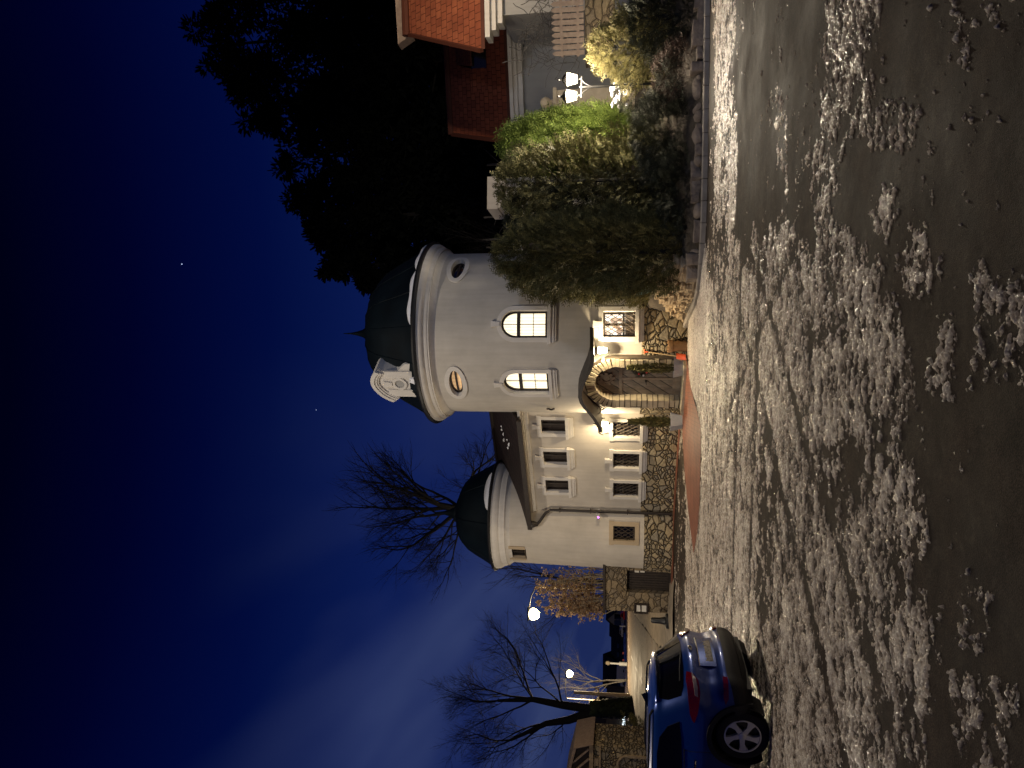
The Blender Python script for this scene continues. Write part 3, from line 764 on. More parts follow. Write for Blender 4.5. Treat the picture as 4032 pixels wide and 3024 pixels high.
# eyebrow canopy
prof = [(1.62, 2.74), (1.4, 2.73), (1.15, 2.75), (.9, 2.82), (.65, 2.93), (.4, 3.03), (.15, 3.10), (-.08, 3.12), (-.3, 3.08), (-.5, 2.98), (-.7, 2.85), (-.92, 2.72), (-1.12, 2.63), (-1.3, 2.57), (-1.46, 2.54)]
b = MB(); fr = .55
vs = []; nrow = 5
for (s_, z_) in prof:
    for j in range(nrow):
        t = j / (nrow - 1); d_ = (-.75 if s_ > 0 else -.45) * (1 - t) + fr * t
        vs.append(mD(s_, z_ - .05 * t + .02, d_))
for (s_, z_) in prof:
    for j in range(nrow):
        t = j / (nrow - 1); d_ = (-.75 if s_ > 0 else -.45) * (1 - t) + fr * t
        vs.append(mD(s_, z_ - .05 * t - .09, d_))
N = len(prof) * nrow; fs = []
for i in range(len(prof) - 1):
    for j in range(nrow - 1):
        a = i * nrow + j; fs.append((a, a + 1, a + nrow + 1, a + nrow)); fs.append((N + a, N + a + nrow, N + a + nrow + 1, N + a + 1))
    a = i * nrow + nrow - 1; fs.append((a, a + nrow, N + a + nrow, N + a))
for i in (0, len(prof) - 1):
    for j in range(nrow - 1):
        a = i * nrow + j; fs.append((a, a + 1, N + a + 1, N + a))
b.add(vs, fs)
can = b.build('canopy', M['gutter'], tower, smooth=40)
def scroll(b, c, r, turns, d, sg=1, rad=.012):
    pts = []
    for k in range(int(26 * turns)):
        t = 2 * PI * k / 26; rr = r * (1 - .72 * k / (26 * turns)); pts.append(mD(c[0] + sg * rr * math.cos(t), c[1] + rr * math.sin(t), d))
    b.tube(pts, rad, 5)
for s_ in (-1.12, 1.12):                       # scrolled iron brackets
    b = MB(); zt = 2.62 if s_ < 0 else 2.70; d0 = -.3
    b.tube([mD(s_, zt - .55, d0), mD(s_, zt, d0)], .016, 6); b.tube([mD(s_, zt, d0), mD(s_, zt - .02, fr - .05)], .016, 6)
    pts = [mD(s_, zt - .5 + .45 * math.sin(t * PI / 2), d0 + (fr - d0 - .1) * (1 - math.cos(t * PI / 2))) for t in [i / 10 for i in range(11)]]; b.tube(pts, .013, 6)
    scroll(b, (s_, zt - .2), .09, 1.4, d0 + .12); b.build('bracket', M['iron'], tower)
b = MB()                                       # curl at the low end of the canopy
pts = [mD(-1.46 - .12 * t - .05 * math.sin(3 * t), 2.5 - .06 * t + .05 * math.cos(4 * t) - .03, fr - .03) for t in [i / 8 for i in range(9)]]; b.tube(pts, .016, 6)
b.build('bracket', M['iron'], can)
# twisted iron hook and cable by the corner above the wing
b = MB(); hk = Vector(m1(PSID * R1 - 1.3, 4.15, .06)); b.tube([hk + Vector((.015 * math.sin(i), .015 * math.cos(i), -.03 * i)) for i in range(9)], .03, 6)
b.build('iron_hook', M['gutter'], tower)

# ================================================================ wing between the towers
A = Vector((-.734, 23.67, 0)); dW = Vector((-.792, .61, 0)).normalized(); nW = Vector((-dW.y, dW.x, 0)); nW = -nW if nW.y > 0 else nW
eW = -dW; mW = flatmap(A, eW, nW)                 # s grows to the right (towards the tower), s<0 to the left
def wpt(u, v):
    r = ray(u, v); k = (A - EYE).dot(nW) / r.dot(nW); p = EYE + r * k
    return (p - A).dot(eW), p.z
wing = empty('plastered_wing', (A.x, A.y, 0), 'two storey plastered wing with six small windows and brown tiled roof between the two towers', 'building')
SL = -4.85; SR = .6
ZSW = 1.14
ZCW = 4.86; ZEW = 5.14
def c2(x, y): return (1524 - .4973 * y, 1700 + .4973 * x)     # (u,v) from the facade crop
ups = [wpt(*c2(950, 358))[0], wpt(*c2(978, 605))[0], wpt(*c2(1005, 828))[0]]
los = [wpt(*c2(1535, 383))[0], wpt(*c2(1540, 628))[0], wpt(*c2(1545, 858))[0]]
uz0 = sum(wpt(*c2(x, y))[1] for x, y in ((1045, 358), (1075, 605), (1096, 828))) / 3
uz1 = sum(wpt(*c2(x, y))[1] for x, y in ((852, 358), (886, 605), (915, 828))) / 3
lz0 = sum(wpt(*c2(x, y))[1] for x, y in ((1640, 383), (1641, 628), (1644, 858))) / 3
lz1 = sum(wpt(*c2(x, y))[1] for x, y in ((1425, 383), (1435, 628), (1447, 858))) / 3
print('wing', ups, los, uz0, uz1, lz0, lz1, 'left', wpt(1017, 2300), 'cornice', wpt(*c2(740, 250)), wpt(*c2(840, 970)), 'eave', wpt(*c2(650, 250)), wpt(*c2(800, 1130)))
uw, lw = .60, .68
holes = [('rect', s, uz0, uz1, uw) for s in ups] + [('rect', s, lz0, lz1, lw) for s in los]
b = MB(); wall_grid(b, mW, SL, SR, ZSW, ZEW, holes, cs=.065)
mWL = flatmap(A + eW * SL, -nW, -eW)
wall_grid(b, mWL, 0, 5.5, 0, ZEW, [], cs=.5)
b.build('wall', M['plaster'], wing)
b = MB(); wall_grid(b, mW, SL, SR, -.15, ZSW, [], cs=.3, d=.03)
b.add([mW(SL, ZSW, .03), mW(SR, ZSW, .03), mW(SR, ZSW, -.02), mW(SL, ZSW, -.02)], [(0, 1, 2, 3)], 0, [(0, 0)] * 4)
b.build('stone_base', M['rubble'], wing)
nm_u = ['upper window nearest the big tower', 'middle upper window', 'upper window nearest the small tower']
nm_l = ['barred lower window behind the potted conifer', 'middle barred lower window', 'barred lower window nearest the small tower']
for s, l in zip(ups, nm_u): add_window(wing, mW, s, uz0, uz1, uw, 'rect', trim=.13, cut=0, sash='cross', label=l, glass='curtain')
for s, l in zip(los, nm_l): add_window(wing, mW, s, lz0, lz1, lw, 'rect', trim=.12, cut=0, sash='cross', grille=True, label=l)
b = MB(); h = ZEW - ZCW
for (za, zb_, d_) in ((ZCW, ZCW + .09, .05), (ZCW + .092, ZCW + .15, .09), (ZCW + .152, ZCW + .21, .17), (ZCW + .212, ZEW + .02, .25)):
    b.prism([(SL, za), (SR, za), (SR, zb_), (SL, zb_)], mW, -.02, d_)
b.build('cornice', M['trim'], wing)
SE0, SE1 = -5.35, -.2                          # roof runs past the wall on the left
zr = ZEW + 1.62; back = 3.1
b = MB(); th = .09
def roofplane(b, s0, s1, d0, z0, d1, z1, th=.09, mi=0):
    L = math.hypot(d1 - d0, z1 - z0)
    q = [(s0, d0, z0), (s1, d0, z0), (s1, d1, z1), (s0, d1, z1)]
    vs = [mW(s, z, d) for s, d, z in q] + [mW(s, z - th, d) for s, d, z in q]
    uv = [(s0, 0), (s1, 0), (s1, L), (s0, L)] * 2
    b.add(vs, [(0, 1, 2, 3), (7, 6, 5, 4), (0, 4, 5, 1), (1, 5, 6, 2), (2, 6, 7, 3), (3, 7, 4, 0)], mi, uv)
roofplane(b, SE0, SE1, .42, ZEW + .05, -back, zr)
roofplane(b, SE0, SE1, -back - .003, zr, -2 * back - .4, ZEW + .05)
roof = b.build('roof', M['browntile'], wing)
b = MB(); b.tube([mW(SE0, zr + .02, -back), mW(SE1, zr + .02, -back)], .09, 8); b.build('ridge_cap', M['gutter'], roof)
b = MB(); b.prism([(SE0, ZEW - .12), (SE1, ZEW - .12), (SE1, ZEW + .03), (SE0, ZEW + .03)], mW, .40, .52); 
b.prism([(SE0, ZEW - .03), (SE1, ZEW - .03), (SE1, ZEW - .01), (SE0, ZEW - .01)], mW, 0.0, .40)
# gable board
gp = [(.42, ZEW - .1), (.42, ZEW + .05), (-back, zr), (-back, zr - .2)]
b.add([mW(SE0 - .02, z, d) for d, z in gp] + [mW(SE0 + .03, z, d) for d, z in gp], [(0, 1, 2, 3), (7, 6, 5, 4), (0, 4, 5, 1), (1, 5, 6, 2), (3, 2, 6, 7)])
b.build('eaves_board', M['wood_dark'], wing)
b = MB(); rnd = random.Random(5)
for k in range(9):                             # crumbs of snow on the tiles
    s_ = -2.6 + rnd.uniform(-.35, .35); t = rnd.uniform(.3, .62); d_ = .42 + (-back - .42) * t; z_ = ZEW + .05 + (zr - ZEW - .05) * t
    c = Vector(mW(s_, z_ + .03, d_)); r_ = rnd.uniform(.03, .08)
    vs = [c + Vector((r_ * math.cos(2 * PI * i / 7) * rnd.uniform(.6, 1.2), r_ * math.sin(2 * PI * i / 7), .35 * r_ * math.sin(2 * PI * i / 7))) for i in range(7)] + [c + Vector((0, 0, .05))]
    b.add(vs, [(i, (i + 1) % 7, 7) for i in range(7)])
b.build('snow_crumbs', M['snow_clean'], roof)['kind'] = 'stuff'
# downpipe
b = MB(); sp_ = wpt(1020, 2300)[0] + .02
b.tube([mW(SE0 + .25, ZEW - .1, .46), mW(SE0 + .25, ZEW - .32, .46), mW(SE0 + .36, ZEW - .42, .42), mW(sp_ - .12, ZEW - .62, .16), mW(sp_, ZEW - .8, .12), mW(sp_, 3.0, .12), mW(sp_, .05, .12)], .055, 10)
b.lathe([(.06, 0), (.1, .1), (.12, .2), (.12, .24)], Vector(mW(SE0 + .25, ZEW - .36, .46)), 12)
for zz in (1.6, 2.9, 4.0): b.box(mW(sp_, zz, .1), (.15, .12, .03), rz=math.atan2(eW.y, eW.x))
b.build('downpipe', M['gutter'], wing, smooth=40)
b = MB(); ap = Vector(mW(.25, zr, -back)); b.tube([ap, ap + Vector((-.05, 0, .55))], .012, 5); b.tube([ap + Vector((-.03, 0, .42)), ap + Vector((-.42, 0, .55))], .012, 5)
for k in range(2): q = ap + Vector((-.3 - .12 * k, 0, .51 + .04 * k)); b.tube([q, q + Vector((-.02, 0, .11))], .014, 5); 
b.build('antenna', M['blackmetal'], wing)

# ================================================================ small round tower
C2 = (-5.10, 28.35); R2f = lambda z: 1.90 - .022 * z
m2 = cylmap(C2, R2f, 0.0)
small = empty('small_round_tower', (C2[0], C2[1], 0), 'small slender round tower with dark bell roof at the left end of the building', 'tower')
ZS2 = zY(900, 2536, 26.55); ZC2 = zY(900, 1985, 26.5); ZR2 = zY(900, 1931, 26.4); ZT2 = zY(1000, 1802, 28.35)
print('T2', ZS2, ZC2, ZR2, ZT2)
def t2box(u0, u1, v0, v1):
    Rr = R2f(zY((u0 + u1) / 2, (v0 + v1) / 2, 26.6))
    p0, y0 = psi_of(C2, Rr, u0, (v0 + v1) / 2); p1, y1 = psi_of(C2, Rr, u1, (v0 + v1) / 2)
    Y = (y0 + y1) / 2; uc = (u0 + u1) / 2
    return (p0 + p1) / 2 * R2f(1.0), zY(uc, v1, Y), zY(uc, v0, Y), abs(p1 - p0) * R2f(1.0)
w1 = t2box(*(c2(1525, 1265)[0], c2(1525, 1150)[0]), c2(1437, 0)[1], c2(1608, 0)[1])
w2 = t2box(*(c2(665, 1400)[0], c2(665, 1330)[0]), c2(592, 0)[1], c2(742, 0)[1])
print('t2w', w1, w2)
S2 = PI * R2f(1.0)
b = MB(); wall_grid(b, m2, -S2, S2, ZS2, ZC2 + .02, [('rect', w1[0], w1[1], w1[2], w1[3]), ('rect', w2[0], w2[1], w2[2], w2[3])], cs=.07)
b.build('wall', M['plaster'], small, smooth=True)
b = MB(); wall_grid(b, m2, -S2, S2, -.15, ZS2, [], cs=.14, d=.03)
b.add([m2(-S2 + 2 * S2 * i / 64, ZS2, .03) for i in range(64)] + [m2(-S2 + 2 * S2 * i / 64, ZS2, -.02) for i in range(64)], [(i, (i + 1) % 64, 64 + (i + 1) % 64, 64 + i) for i in range(64)], 0, [(0, 0)] * 128)
b.build('stone_base', M['rubble'], small, smooth=True)
add_window(small, m2, w1[0], w1[1], w1[2], w1[3], 'rect', trim=.15, tmat='sandtrim', sill=False, key=False, grille=True, trimd=.03, label='barred low window in a sandstone frame')
b = MB(); ww = w1[3] / 2 + .15
b.prism([(w1[0] - ww, w1[1] - .15), (w1[0] + ww, w1[1] - .15), (w1[0] + ww, w1[1] - .002), (w1[0] - ww, w1[1] - .002)], m2, -.02, .034, cut=.1); b.build('sill', M['sandtrim'], bpy.data.objects[[o.name for o in small.children if o.name.startswith('window')][-1]])
add_window(small, m2, w2[0], w2[1], w2[2], max(w2[3], .42), 'rect', trim=.14, tmat='sandtrim', sill=False, key=False, trimd=.03, label='small dark window just under the cornice')
Rc = R2f(ZC2)
b = MB(); h = ZR2 - ZC2; z = ZC2
prof = [(Rc - .01, z - .22)] + [(Rc + .1 * (1 - math.cos(t * PI / 2)), z - .22 + .22 * t) for t in (.25, .5, .75, 1)]
prof += [(Rc + .13, z + .002), (Rc + .13, z + h * .15), (Rc + .16, z + h * .3), (Rc + .16, z + h * .42), (Rc + .2, z + h * .5), (Rc + .26, z + h * .75), (Rc + .27, z + h)]
b.lathe(prof, (C2[0], C2[1], 0), 72); b.build('cornice', M['trim'], small, smooth=40)
b = MB(); b.lathe([(Rc + .27, ZR2 + .002), (Rc + .34, ZR2 + .002), (Rc + .36, ZR2 + .05), (Rc + .33, ZR2 + .1), (Rc + .2, ZR2 + .12)], (C2[0], C2[1], 0), 72); b.build('gutter', M['blackmetal'], small, smooth=40)
b = MB(); dome(b, C2, Rc + .30, ZR2 + .08, ZT2, 8, .3); b.build('roof', M['greenroof'], small, smooth=20)
b = MB(); b.lathe([(.34, ZT2 - .06), (.36, ZT2), (.34, ZT2 + .07), (.26, ZT2 + .09)], (C2[0], C2[1], 0), 24)
b.lathe([(.26, ZT2 + .09), (.2, ZT2 + .2), (.12, ZT2 + .36), (.06, ZT2 + .6), (.02, ZT2 + .9), (0, ZT2 + .95)], (C2[0], C2[1], 0), 20); b.build('finial', M['greenroof'], small, smooth=30)
b = MB(); vs = []; fs = []
for i in range(17):
    t = i / 16; a = .25 + .75 * t; k = math.sin(PI * t) ** .6
    for (dr, dz) in ((-.0, 0), (-.02, .05), (-.06 * k, .02 + .17 * k), (-.1, .1 * k)): vs.append((C2[0] + (Rc + .33 + dr) * math.sin(a), C2[1] - (Rc + .33 + dr) * math.cos(a), ZR2 + .1 + dz))
for i in range(16):
    for j in range(3): fs.append((i * 4 + j, i * 4 + 4 + j, i * 4 + 5 + j, i * 4 + 1 + j))
b.add(vs, fs); b.build('snow_strip', M['snow_clean'], small, smooth=True)

# ================================================================ things fixed to or standing by the building
cp = Vector(mW(wpt(1016, 2357)[0], wpt(1016, 2357)[1], .0))
sc_ = empty('security_camera', cp, 'small white security camera with violet infrared light beside the downpipe', 'camera')
b = MB(); q = cp + nW * .26; b.tube([cp - Vector((0, 0, .02)), cp + nW * .2, q], .016, 6); b.tube([q + nW * .12 + eW * .03, q - nW * .1 - eW * .03], .045, 10); b.tube([cp + Vector((0, 0, -.02)), cp + nW * .01], .05, 10)
b.box(q + Vector((0, 0, .05)), (.11, .26, .012), rz=math.atan2(nW.x, -nW.y) )
b.build('housing', M['white_paint'], sc_)
b = MB(); b.tube([q + nW * .12 + eW * .03, q + nW * .128 + eW * .031], .03, 10); b.build('infrared_lamp', M['ir'], sc_)

LIGHTS = []
def wall_lantern(base, out, label, power):
    """bracket lantern: curved arm, hood, six sided glass body with cage, finial"""
    t = empty('wall_lantern', base, label, 'lantern', 'lanterns flanking the castle door')
    up = Vector((0, 0, 1)); hang = base + out * .28 + up * .05
    b = MB(); b.tube([base - up * .18, base + up * .12], .022, 6)
    b.tube([base + out * (.28 * math.sin(k / 8 * PI / 2)) + up * (-.12 + .28 * k / 8 + .05 * math.sin(k / 8 * PI)) for k in range(9)], .013, 6)
    b.tube([base + out * (.14 + .06 * math.cos(a)) + up * (-.02 + .06 * math.sin(a)) for a in [k * .35 for k in range(16)]], .009, 5)
    b.build('bracket', M['iron'], t)
    b = MB(); b.lathe([(.135, .0), (.10, .05), (.05, .11), (.02, .15), (.012, .2), (0, .21)], hang + up * -.06, 6)
    b.lathe([(.0, -.4), (.03, -.36), (.075, -.34), (.085, -.32)], hang + up * -.02, 6)
    for k in range(6):
        a = 2 * PI * k / 6; b.tube([hang + Vector((.118 * math.sin(a), -.118 * math.cos(a), -.065)), hang + Vector((.08 * math.sin(a), -.08 * math.cos(a), -.35))], .007, 4)
    b.build('cage', M['iron'], t)
    b = MB(); b.lathe([(.112, -.07), (.078, -.335), (0, -.336)], hang, 6); b.build('glass', M['lantern_glass'], t)
    LIGHTS.append((hang + out * .16 + up * -.2, power))
    return t
pr, yr = psi_of(C1, R1, 1652, 2375)
br_ = Vector((C1[0] + (R1 + .01) * math.sin(pr), C1[1] - (R1 + .01) * math.cos(pr), zY(1652, 2352, yr - .2)))
wall_lantern(br_, Vector((math.sin(pr), -math.cos(pr), 0)), 'glowing wall lantern between the door canopy and the barred lit window', 320)
sl_, zl_ = wpt(1378, 2360); bl_ = Vector(mW(sl_, zl_, .0))
wall_lantern(bl_, nW, 'glowing wall lantern under the low end of the door canopy, on the wing', 200)

def sprig_plant(b, base, h, w, n, seed, mi=0, lean=0.0):
    rnd = random.Random(seed)
    for k in range(n):
        t = rnd.random() ** .8; a = rnd.uniform(0, 2 * PI)
        r = w * (.25 + .75 * math.sin(PI * min(1, t * .9 + .1)) ** .8) * rnd.uniform(.4, 1.0) * (1 - .55 * t)
        c = base + Vector((r * math.cos(a), r * math.sin(a), h * t))
        d = Vector((math.cos(a) * .5, math.sin(a) * .5, rnd.uniform(.5, 1.2))).normalized(); L = rnd.uniform(.06, .14)
        s_ = d.cross(Vector((rnd.uniform(-1, 1), rnd.uniform(-1, 1), .2))).normalized() * rnd.uniform(.008, .018)
        b.add([c - s_, c + s_, c + d * L * .6 + s_ * .8, c + d * L, c + d * L * .6 - s_ * .8], [(0, 1, 2, 3, 4)], mi)
def planter(u, v, label, h, seed, Yadj=0):
    g = G(u, v); t = empty('potted_conifer', g, label, 'potted plant', 'potted conifers either side of the door')
    b = MB(); w0, w1_, hp = .15, .225, .37
    rot = Matrix.Rotation(.4, 3, 'Z')
    def sq(w, z): return [g + rot @ Vector((x * w, y * w, z)) for x, y in ((-1, -1), (1, -1), (1, 1), (-1, 1))]
    vs = sq(w0, 0) + sq(w1_, hp) + sq(w1_ - .02, hp) + sq(w1_ - .035, hp - .05)
    fs = [(0, 1, 2, 3)] + [(r * 4 + i, r * 4 + (i + 1) % 4, r * 4 + 4 + (i + 1) % 4, r * 4 + 4 + i) for r in range(3) for i in range(4)]
    b.add(vs, fs); b.build('pot', M['potgrey'], t)
    b = MB(); b.add(sq(w1_ - .04, hp - .045), [(0, 1, 2, 3)]); b.build('soil', M['bed'], t)
    b = MB(); sprig_plant(b, g + Vector((0, 0, hp - .05)), h, .17, 1500, seed); b.build('foliage', M['thuja'], t)
    b = MB(); b.tube([g + Vector((0, 0, hp - .06)), g + Vector((.01, 0, hp + h * .8))], [.014, .004], 5); b.build('stem', M['bark_dark'], t)
planter(1577, 2704, 'grey square pot with a narrow conifer standing right of the arched door', 1.3, 1)
planter(1362, 2688, 'grey square pot with a narrow conifer standing left of the arched door, before the wing', 1.25, 2)
g = G(1660, 2706) - Vector((0, .1, 0)); t = empty('clay_pot', g, 'tall brown clay pot with a thick rim against the tower foot', 'pot')
b = MB(); b.lathe([(.0, .01), (.15, .0), (.155, .06), (.15, .38), (.16, .40), (.185, .42), (.19, .5), (.18, .55), (.155, .555), (.15, .5), (.14, .1)], g, 28); b.build('body', M['clay'], t, smooth=40)
g = G(1606, 2700); s0 = Vector(P(1619, 2682, 21.22)); s1 = Vector(P(1640, 2538, 21.40))
t = empty('snow_shovel', g, 'orange bladed snow shovel leaning on the tower beside the right pot', 'shovel')
b = MB(); b.tube([s0, s1], .016, 8); b.build('shaft', M['ashwood'], t)
b = MB(); dv = (s1 - s0).normalized(); sd = Vector((1, .1, 0)).normalized()
vs = []
for j in range(5):
    for i in range(7):
        x = (i - 3) / 3; vs.append(s0 + dv * .14 - dv * (.26 * j / 4) + sd * (.085 * x) + Vector((0, -.06 + .05 * x * x, 0)) + Vector((0, -.05 * (j / 4) ** 2, 0)))
b.add(vs, [(j * 7 + i, j * 7 + i + 1, j * 7 + i + 8, j * 7 + i + 7) for j in range(4) for i in range(6)]); b.build('blade', M['orangeplastic'], t, smooth=True)
b = MB(); b.tube([s1 - sd * .06, s1 + sd * .06], .022, 8); b.tube([s1 - dv * .1, s1], .022, 8); b.build('grip', M['orangeplastic'], t)
# wreath on the right leaf
wc = (.3, DZ0 + 1.16)
t = empty('door_wreath', mD(wc[0], wc[1], dd + .03), 'dark evergreen wreath with red ornaments hanging on the right door leaf', 'wreath')
b = MB(); rnd = random.Random(11); o0 = ORG[t.name]
for k in range(420):
    a = rnd.uniform(0, 2 * PI); rr = .15 + rnd.uniform(-.05, .05) + (.04 if math.sin(a) > .3 else 0)
    c = Vector(mD(wc[0] + rr * math.cos(a), wc[1] + rr * math.sin(a), dd + rnd.uniform(.01, .09))); d = Vector((rnd.uniform(-1, 1), rnd.uniform(-1, 1), rnd.uniform(-1, 1))).normalized() * .06; s_ = d.orthogonal().normalized() * .01
    b.add([c - s_, c + s_, c + d], [(0, 1, 2)])
b.build('greenery', M['juniper'], t)
for k in range(5):
    a = 2 * PI * k / 5 + .9; c = Vector(mD(wc[0] + .12 * math.cos(a), wc[1] - .03 + .12 * math.sin(a), dd + .1))
    b = MB(); b.lathe([(.0, -.035), (.025, -.025), (.036, 0), (.025, .025), (0, .035)], c, 10); b.build('bauble', M['redberry' if k % 5 != 2 else 'white_paint'], t, smooth=True)
# ================================================================ parked car
CW = 0.83
def interp(tab, z):
    if z <= tab[0][0]: return tab[0][1]
    if z >= tab[-1][0]: return tab[-1][1]
    for i in range(len(tab) - 1):
        z0, a = tab[i]; z1, c = tab[i + 1]
        if z <= z1:
            t = (z - z0) / (z1 - z0)
            pm = tab[i - 1] if i > 0 else (2 * z0 - z1, 2 * a - c); pn = tab[i + 2] if i + 2 < len(tab) else (2 * z1 - z0, 2 * c - a)
            m0 = (c - pm[1]) / (z1 - pm[0]) * (z1 - z0); m1_ = (pn[1] - a) / (pn[0] - z0) * (z1 - z0)
            t2 = t * t; t3 = t2 * t
            return (2 * t3 - 3 * t2 + 1) * a + (t3 - 2 * t2 + t) * m0 + (-2 * t3 + 3 * t2) * c + (t3 - t2) * m1_
TW = [(.20, .73), (.28, .775), (.40, .80), (.52, .805), (.60, .812), (.72, .828), (.80, .83), (.88, .818), (.96, .79), (1.03, .765), (1.10, .735), (1.2, .69), (1.3, .64), (1.36, .605), (1.40, .56), (1.43, .46), (1.445, .30)]
TR = [(.20, .24), (.28, .09), (.38, .015), (.48, .0), (.55, .01), (.60, .05), (.70, .085), (.80, .08), (.88, .06), (.95, .075), (1.0, .11), (1.06, .165), (1.2, .28), (1.3, .355), (1.345, .36), (1.38, .40), (1.41, .50), (1.445, .75)]
TF = [(.20, 3.8), (.45, 3.98), (.7, 3.95), (.85, 3.75), (.95, 3.05), (1.05, 2.85), (1.3, 2.35), (1.4, 2.1), (1.445, 1.8)]
TC = [(.20, .22), (.45, .27), (.6, .30), (.8, .31), (.95, .26), (1.1, .22), (1.35, .2), (1.445, .15)]
def SQ(q, z, off=0.0):
    """rear face / rear corner / flank, q = metres along the skin from the rear centre line, left positive"""
    w = interp(TW, z); xr = interp(TR, z); rc = interp(TC, z); a = w - rc; L = PI / 2 * rc; sg = 1 if q >= 0 else -1; m = abs(q)
    # rear face bows a little in plan
    bow = .075 * min(1, m / max(a, .01)) ** 2
    if m <= a: return (xr + bow - off, sg * m, z)
    if m <= a + L:
        t = (m - a) / rc; return (xr + .075 + rc - (rc + off) * math.cos(t), sg * (a + (rc + off) * math.sin(t)), z)
    return (xr + .075 + rc + m - a - L, sg * (w + off), z)
def SXl(sg):
    return lambda X, z, off: (X, sg * (interp(TW, z) + off), z)
WX, WZ, WR = .72, .325, .325
wc_ = P(121, 2931, 9.36); hdg = Vector((-math.cos(R(12)), math.sin(R(12)), 0)); lft = Vector((-hdg.y, hdg.x, 0))
orig = Vector((wc_.x, wc_.y, 0)) - hdg * WX - lft * (CW - .015)
car = empty('parked_car', orig, 'bright blue compact SUV parked at the lot edge, seen from its rear left corner', 'car', rz=math.atan2(hdg.y, hdg.x))
FX = 3.12
b = MB(); zs_ = [.2 + (1.445 - .2) * i / 46 for i in range(47)]
rows = []; side_n = 70
for z in zs_:
    w = interp(TW, z); xr = interp(TR, z); rc = interp(TC, z); xf = interp(TF, z); a = w - rc; row = []
    for i in range(9): row.append(SQ(a * i / 8 if i else 0.0, z))
    for i in range(1, 9): row.append(SQ(a + PI / 2 * rc * i / 8, z))
    x0 = xr + .075 + rc; x1 = xf - .3
    for i in range(1, side_n + 1): row.append((x0 + (x1 - x0) * i / side_n, w, z))
    for i in range(1, 7): t = PI / 2 * i / 6; row.append((x1 + .3 * math.sin(t), w - .3 + .3 * math.cos(t), z))
    row.append((xf + .02, 0, z)); rows.append(row)
nr = len(rows[0]); vs = [p for r in rows for p in r]
def in_arch(p): return any((p[0] - X) ** 2 + (p[2] - WZ) ** 2 < .392 ** 2 for X in (WX, FX)) and abs(p[1]) > .55
fs = []
for i in range(len(rows) - 1):
    for j in range(nr - 1):
        c = tuple(sum(rows[a][b_][k] for a in (i, i + 1) for b_ in (j, j + 1)) / 4 for k in range(3))
        if in_arch(c): continue
        a = i * nr + j; fs.append((a, a + 1, a + nr + 1, a + nr))
b.add(vs, fs); b.add([(x, -y, z) for x, y, z in vs], [f[::-1] for f in fs])
top = rows[-1]; b.add(top + [(x, -y, z) for x, y, z in top[::-1]], [tuple(range(2 * nr))])
body = b.build('body', M['carblue'], car, smooth=50, local=True)
# dark inner wheel housings + underbody
b = MB(); b.box((1.95, 0, .30), (3.5, 1.2, .2)); 
for X in (WX, FX):
    for sg in (1, -1):
        pts = [(X + .395 * math.cos(t), .395 * math.sin(t) + WZ) for t in [PI * (-.22 + 1.44 * i / 24) for i in range(25)]]
        v_ = [(x, sg * .82, z) for x, z in pts] + [(x, sg * .5, z) for x, z in pts]
        b.add(v_, [(i, i + 1, 26 + i, 25 + i) for i in range(24)] + [tuple(range(25, 50))])
b.build('underbody', M['blackmetal'], car, local=True)
# black plastic skirt, bumper and arch flares
b = MB()
def skirt(q0, q1, zt0, zt1, n=40):
    vs = []; fs = []; k = 7
    for i in range(n + 1):
        t = i / n; q = q0 + (q1 - q0) * t; zt = zt0(q)
        for j in range(k): z = .19 + (zt - .19) * j / (k - 1); vs.append(SQ(q, z, .012 if j < k - 1 else .002))
    for i in range(n):
        for j in range(k - 1): a = i * k + j; fs.append((a, a + 1, a + k + 1, a + k))
    b.add(vs, fs)
def ztop(q):
    m = abs(q); return .50 if m < .5 else (.50 - (m - .5) * .16 if m < .95 else .43)
skirt(-1.14, 1.14, ztop, None, 60)
for sg in (1, -1):
    ms = SXl(sg)
    for X in (WX, FX):
        o_ = [(X + .435 * math.cos(t), WZ + .435 * math.sin(t)) for t in [PI * (-.11 + 1.22 * i / 32) for i in range(33)]]
        i_ = [(X + .378 * math.cos(t), WZ + .378 * math.sin(t)) for t in [PI * (-.11 + 1.22 * i / 32) for i in range(33)]]
        v_ = [ms(x, max(z, .2), .028) for x, z in o_] + [ms(x, max(z, .2), .034) for x, z in i_] + [ms(x, max(z, .2), -.01) for x, z in o_] + [ms(x, max(z, .2), -.12) for x, z in i_]
        f_ = []
        for i in range(32): f_ += [(i, i + 1, 34 + i, 33 + i), (66 + i, 67 + i, i + 1, i), (33 + i, 34 + i, 100 + i, 99 + i)]
        b.add(v_, f_)
    v_ = []
    for i in range(21):
        x = WX + .42 + (FX - WX - .84) * i / 20
        v_ += [ms(x, .2, .005), ms(x, .24, .022), ms(x, .37, .02), ms(x, .40, .002)]
    b.add(v_, [(i * 4 + j, i * 4 + j + 1, i * 4 + 5 + j, i * 4 + 4 + j) for i in range(20) for j in range(3)])
b.build('cladding', M['carblack'], car, smooth=40, local=True)
b = MB(); b.prism([(-.55, .215), (.55, .215), (.5, .31), (-.5, .31)], lambda q, z, d: SQ(q, z, d), .0, .02, cut=.1); b.build('diffuser', M['blackmetal'], car, local=True)
sqm = lambda q, z, d: SQ(q, z, d)
b = MB(); b.prism([(-.60, 1.035), (-.3, 1.015), (.3, 1.015), (.60, 1.035), (.69, 1.07), (.62, 1.22), (.52, 1.325), (.3, 1.345), (-.3, 1.345), (-.52, 1.325), (-.62, 1.22), (-.69, 1.07)], sqm, -.01, .008, cut=.05)
b.build('rear_window', M['carglass'], car, smooth=40, local=True)
b = MB(); vs = []; fs = []                       # spoiler lip over the glass
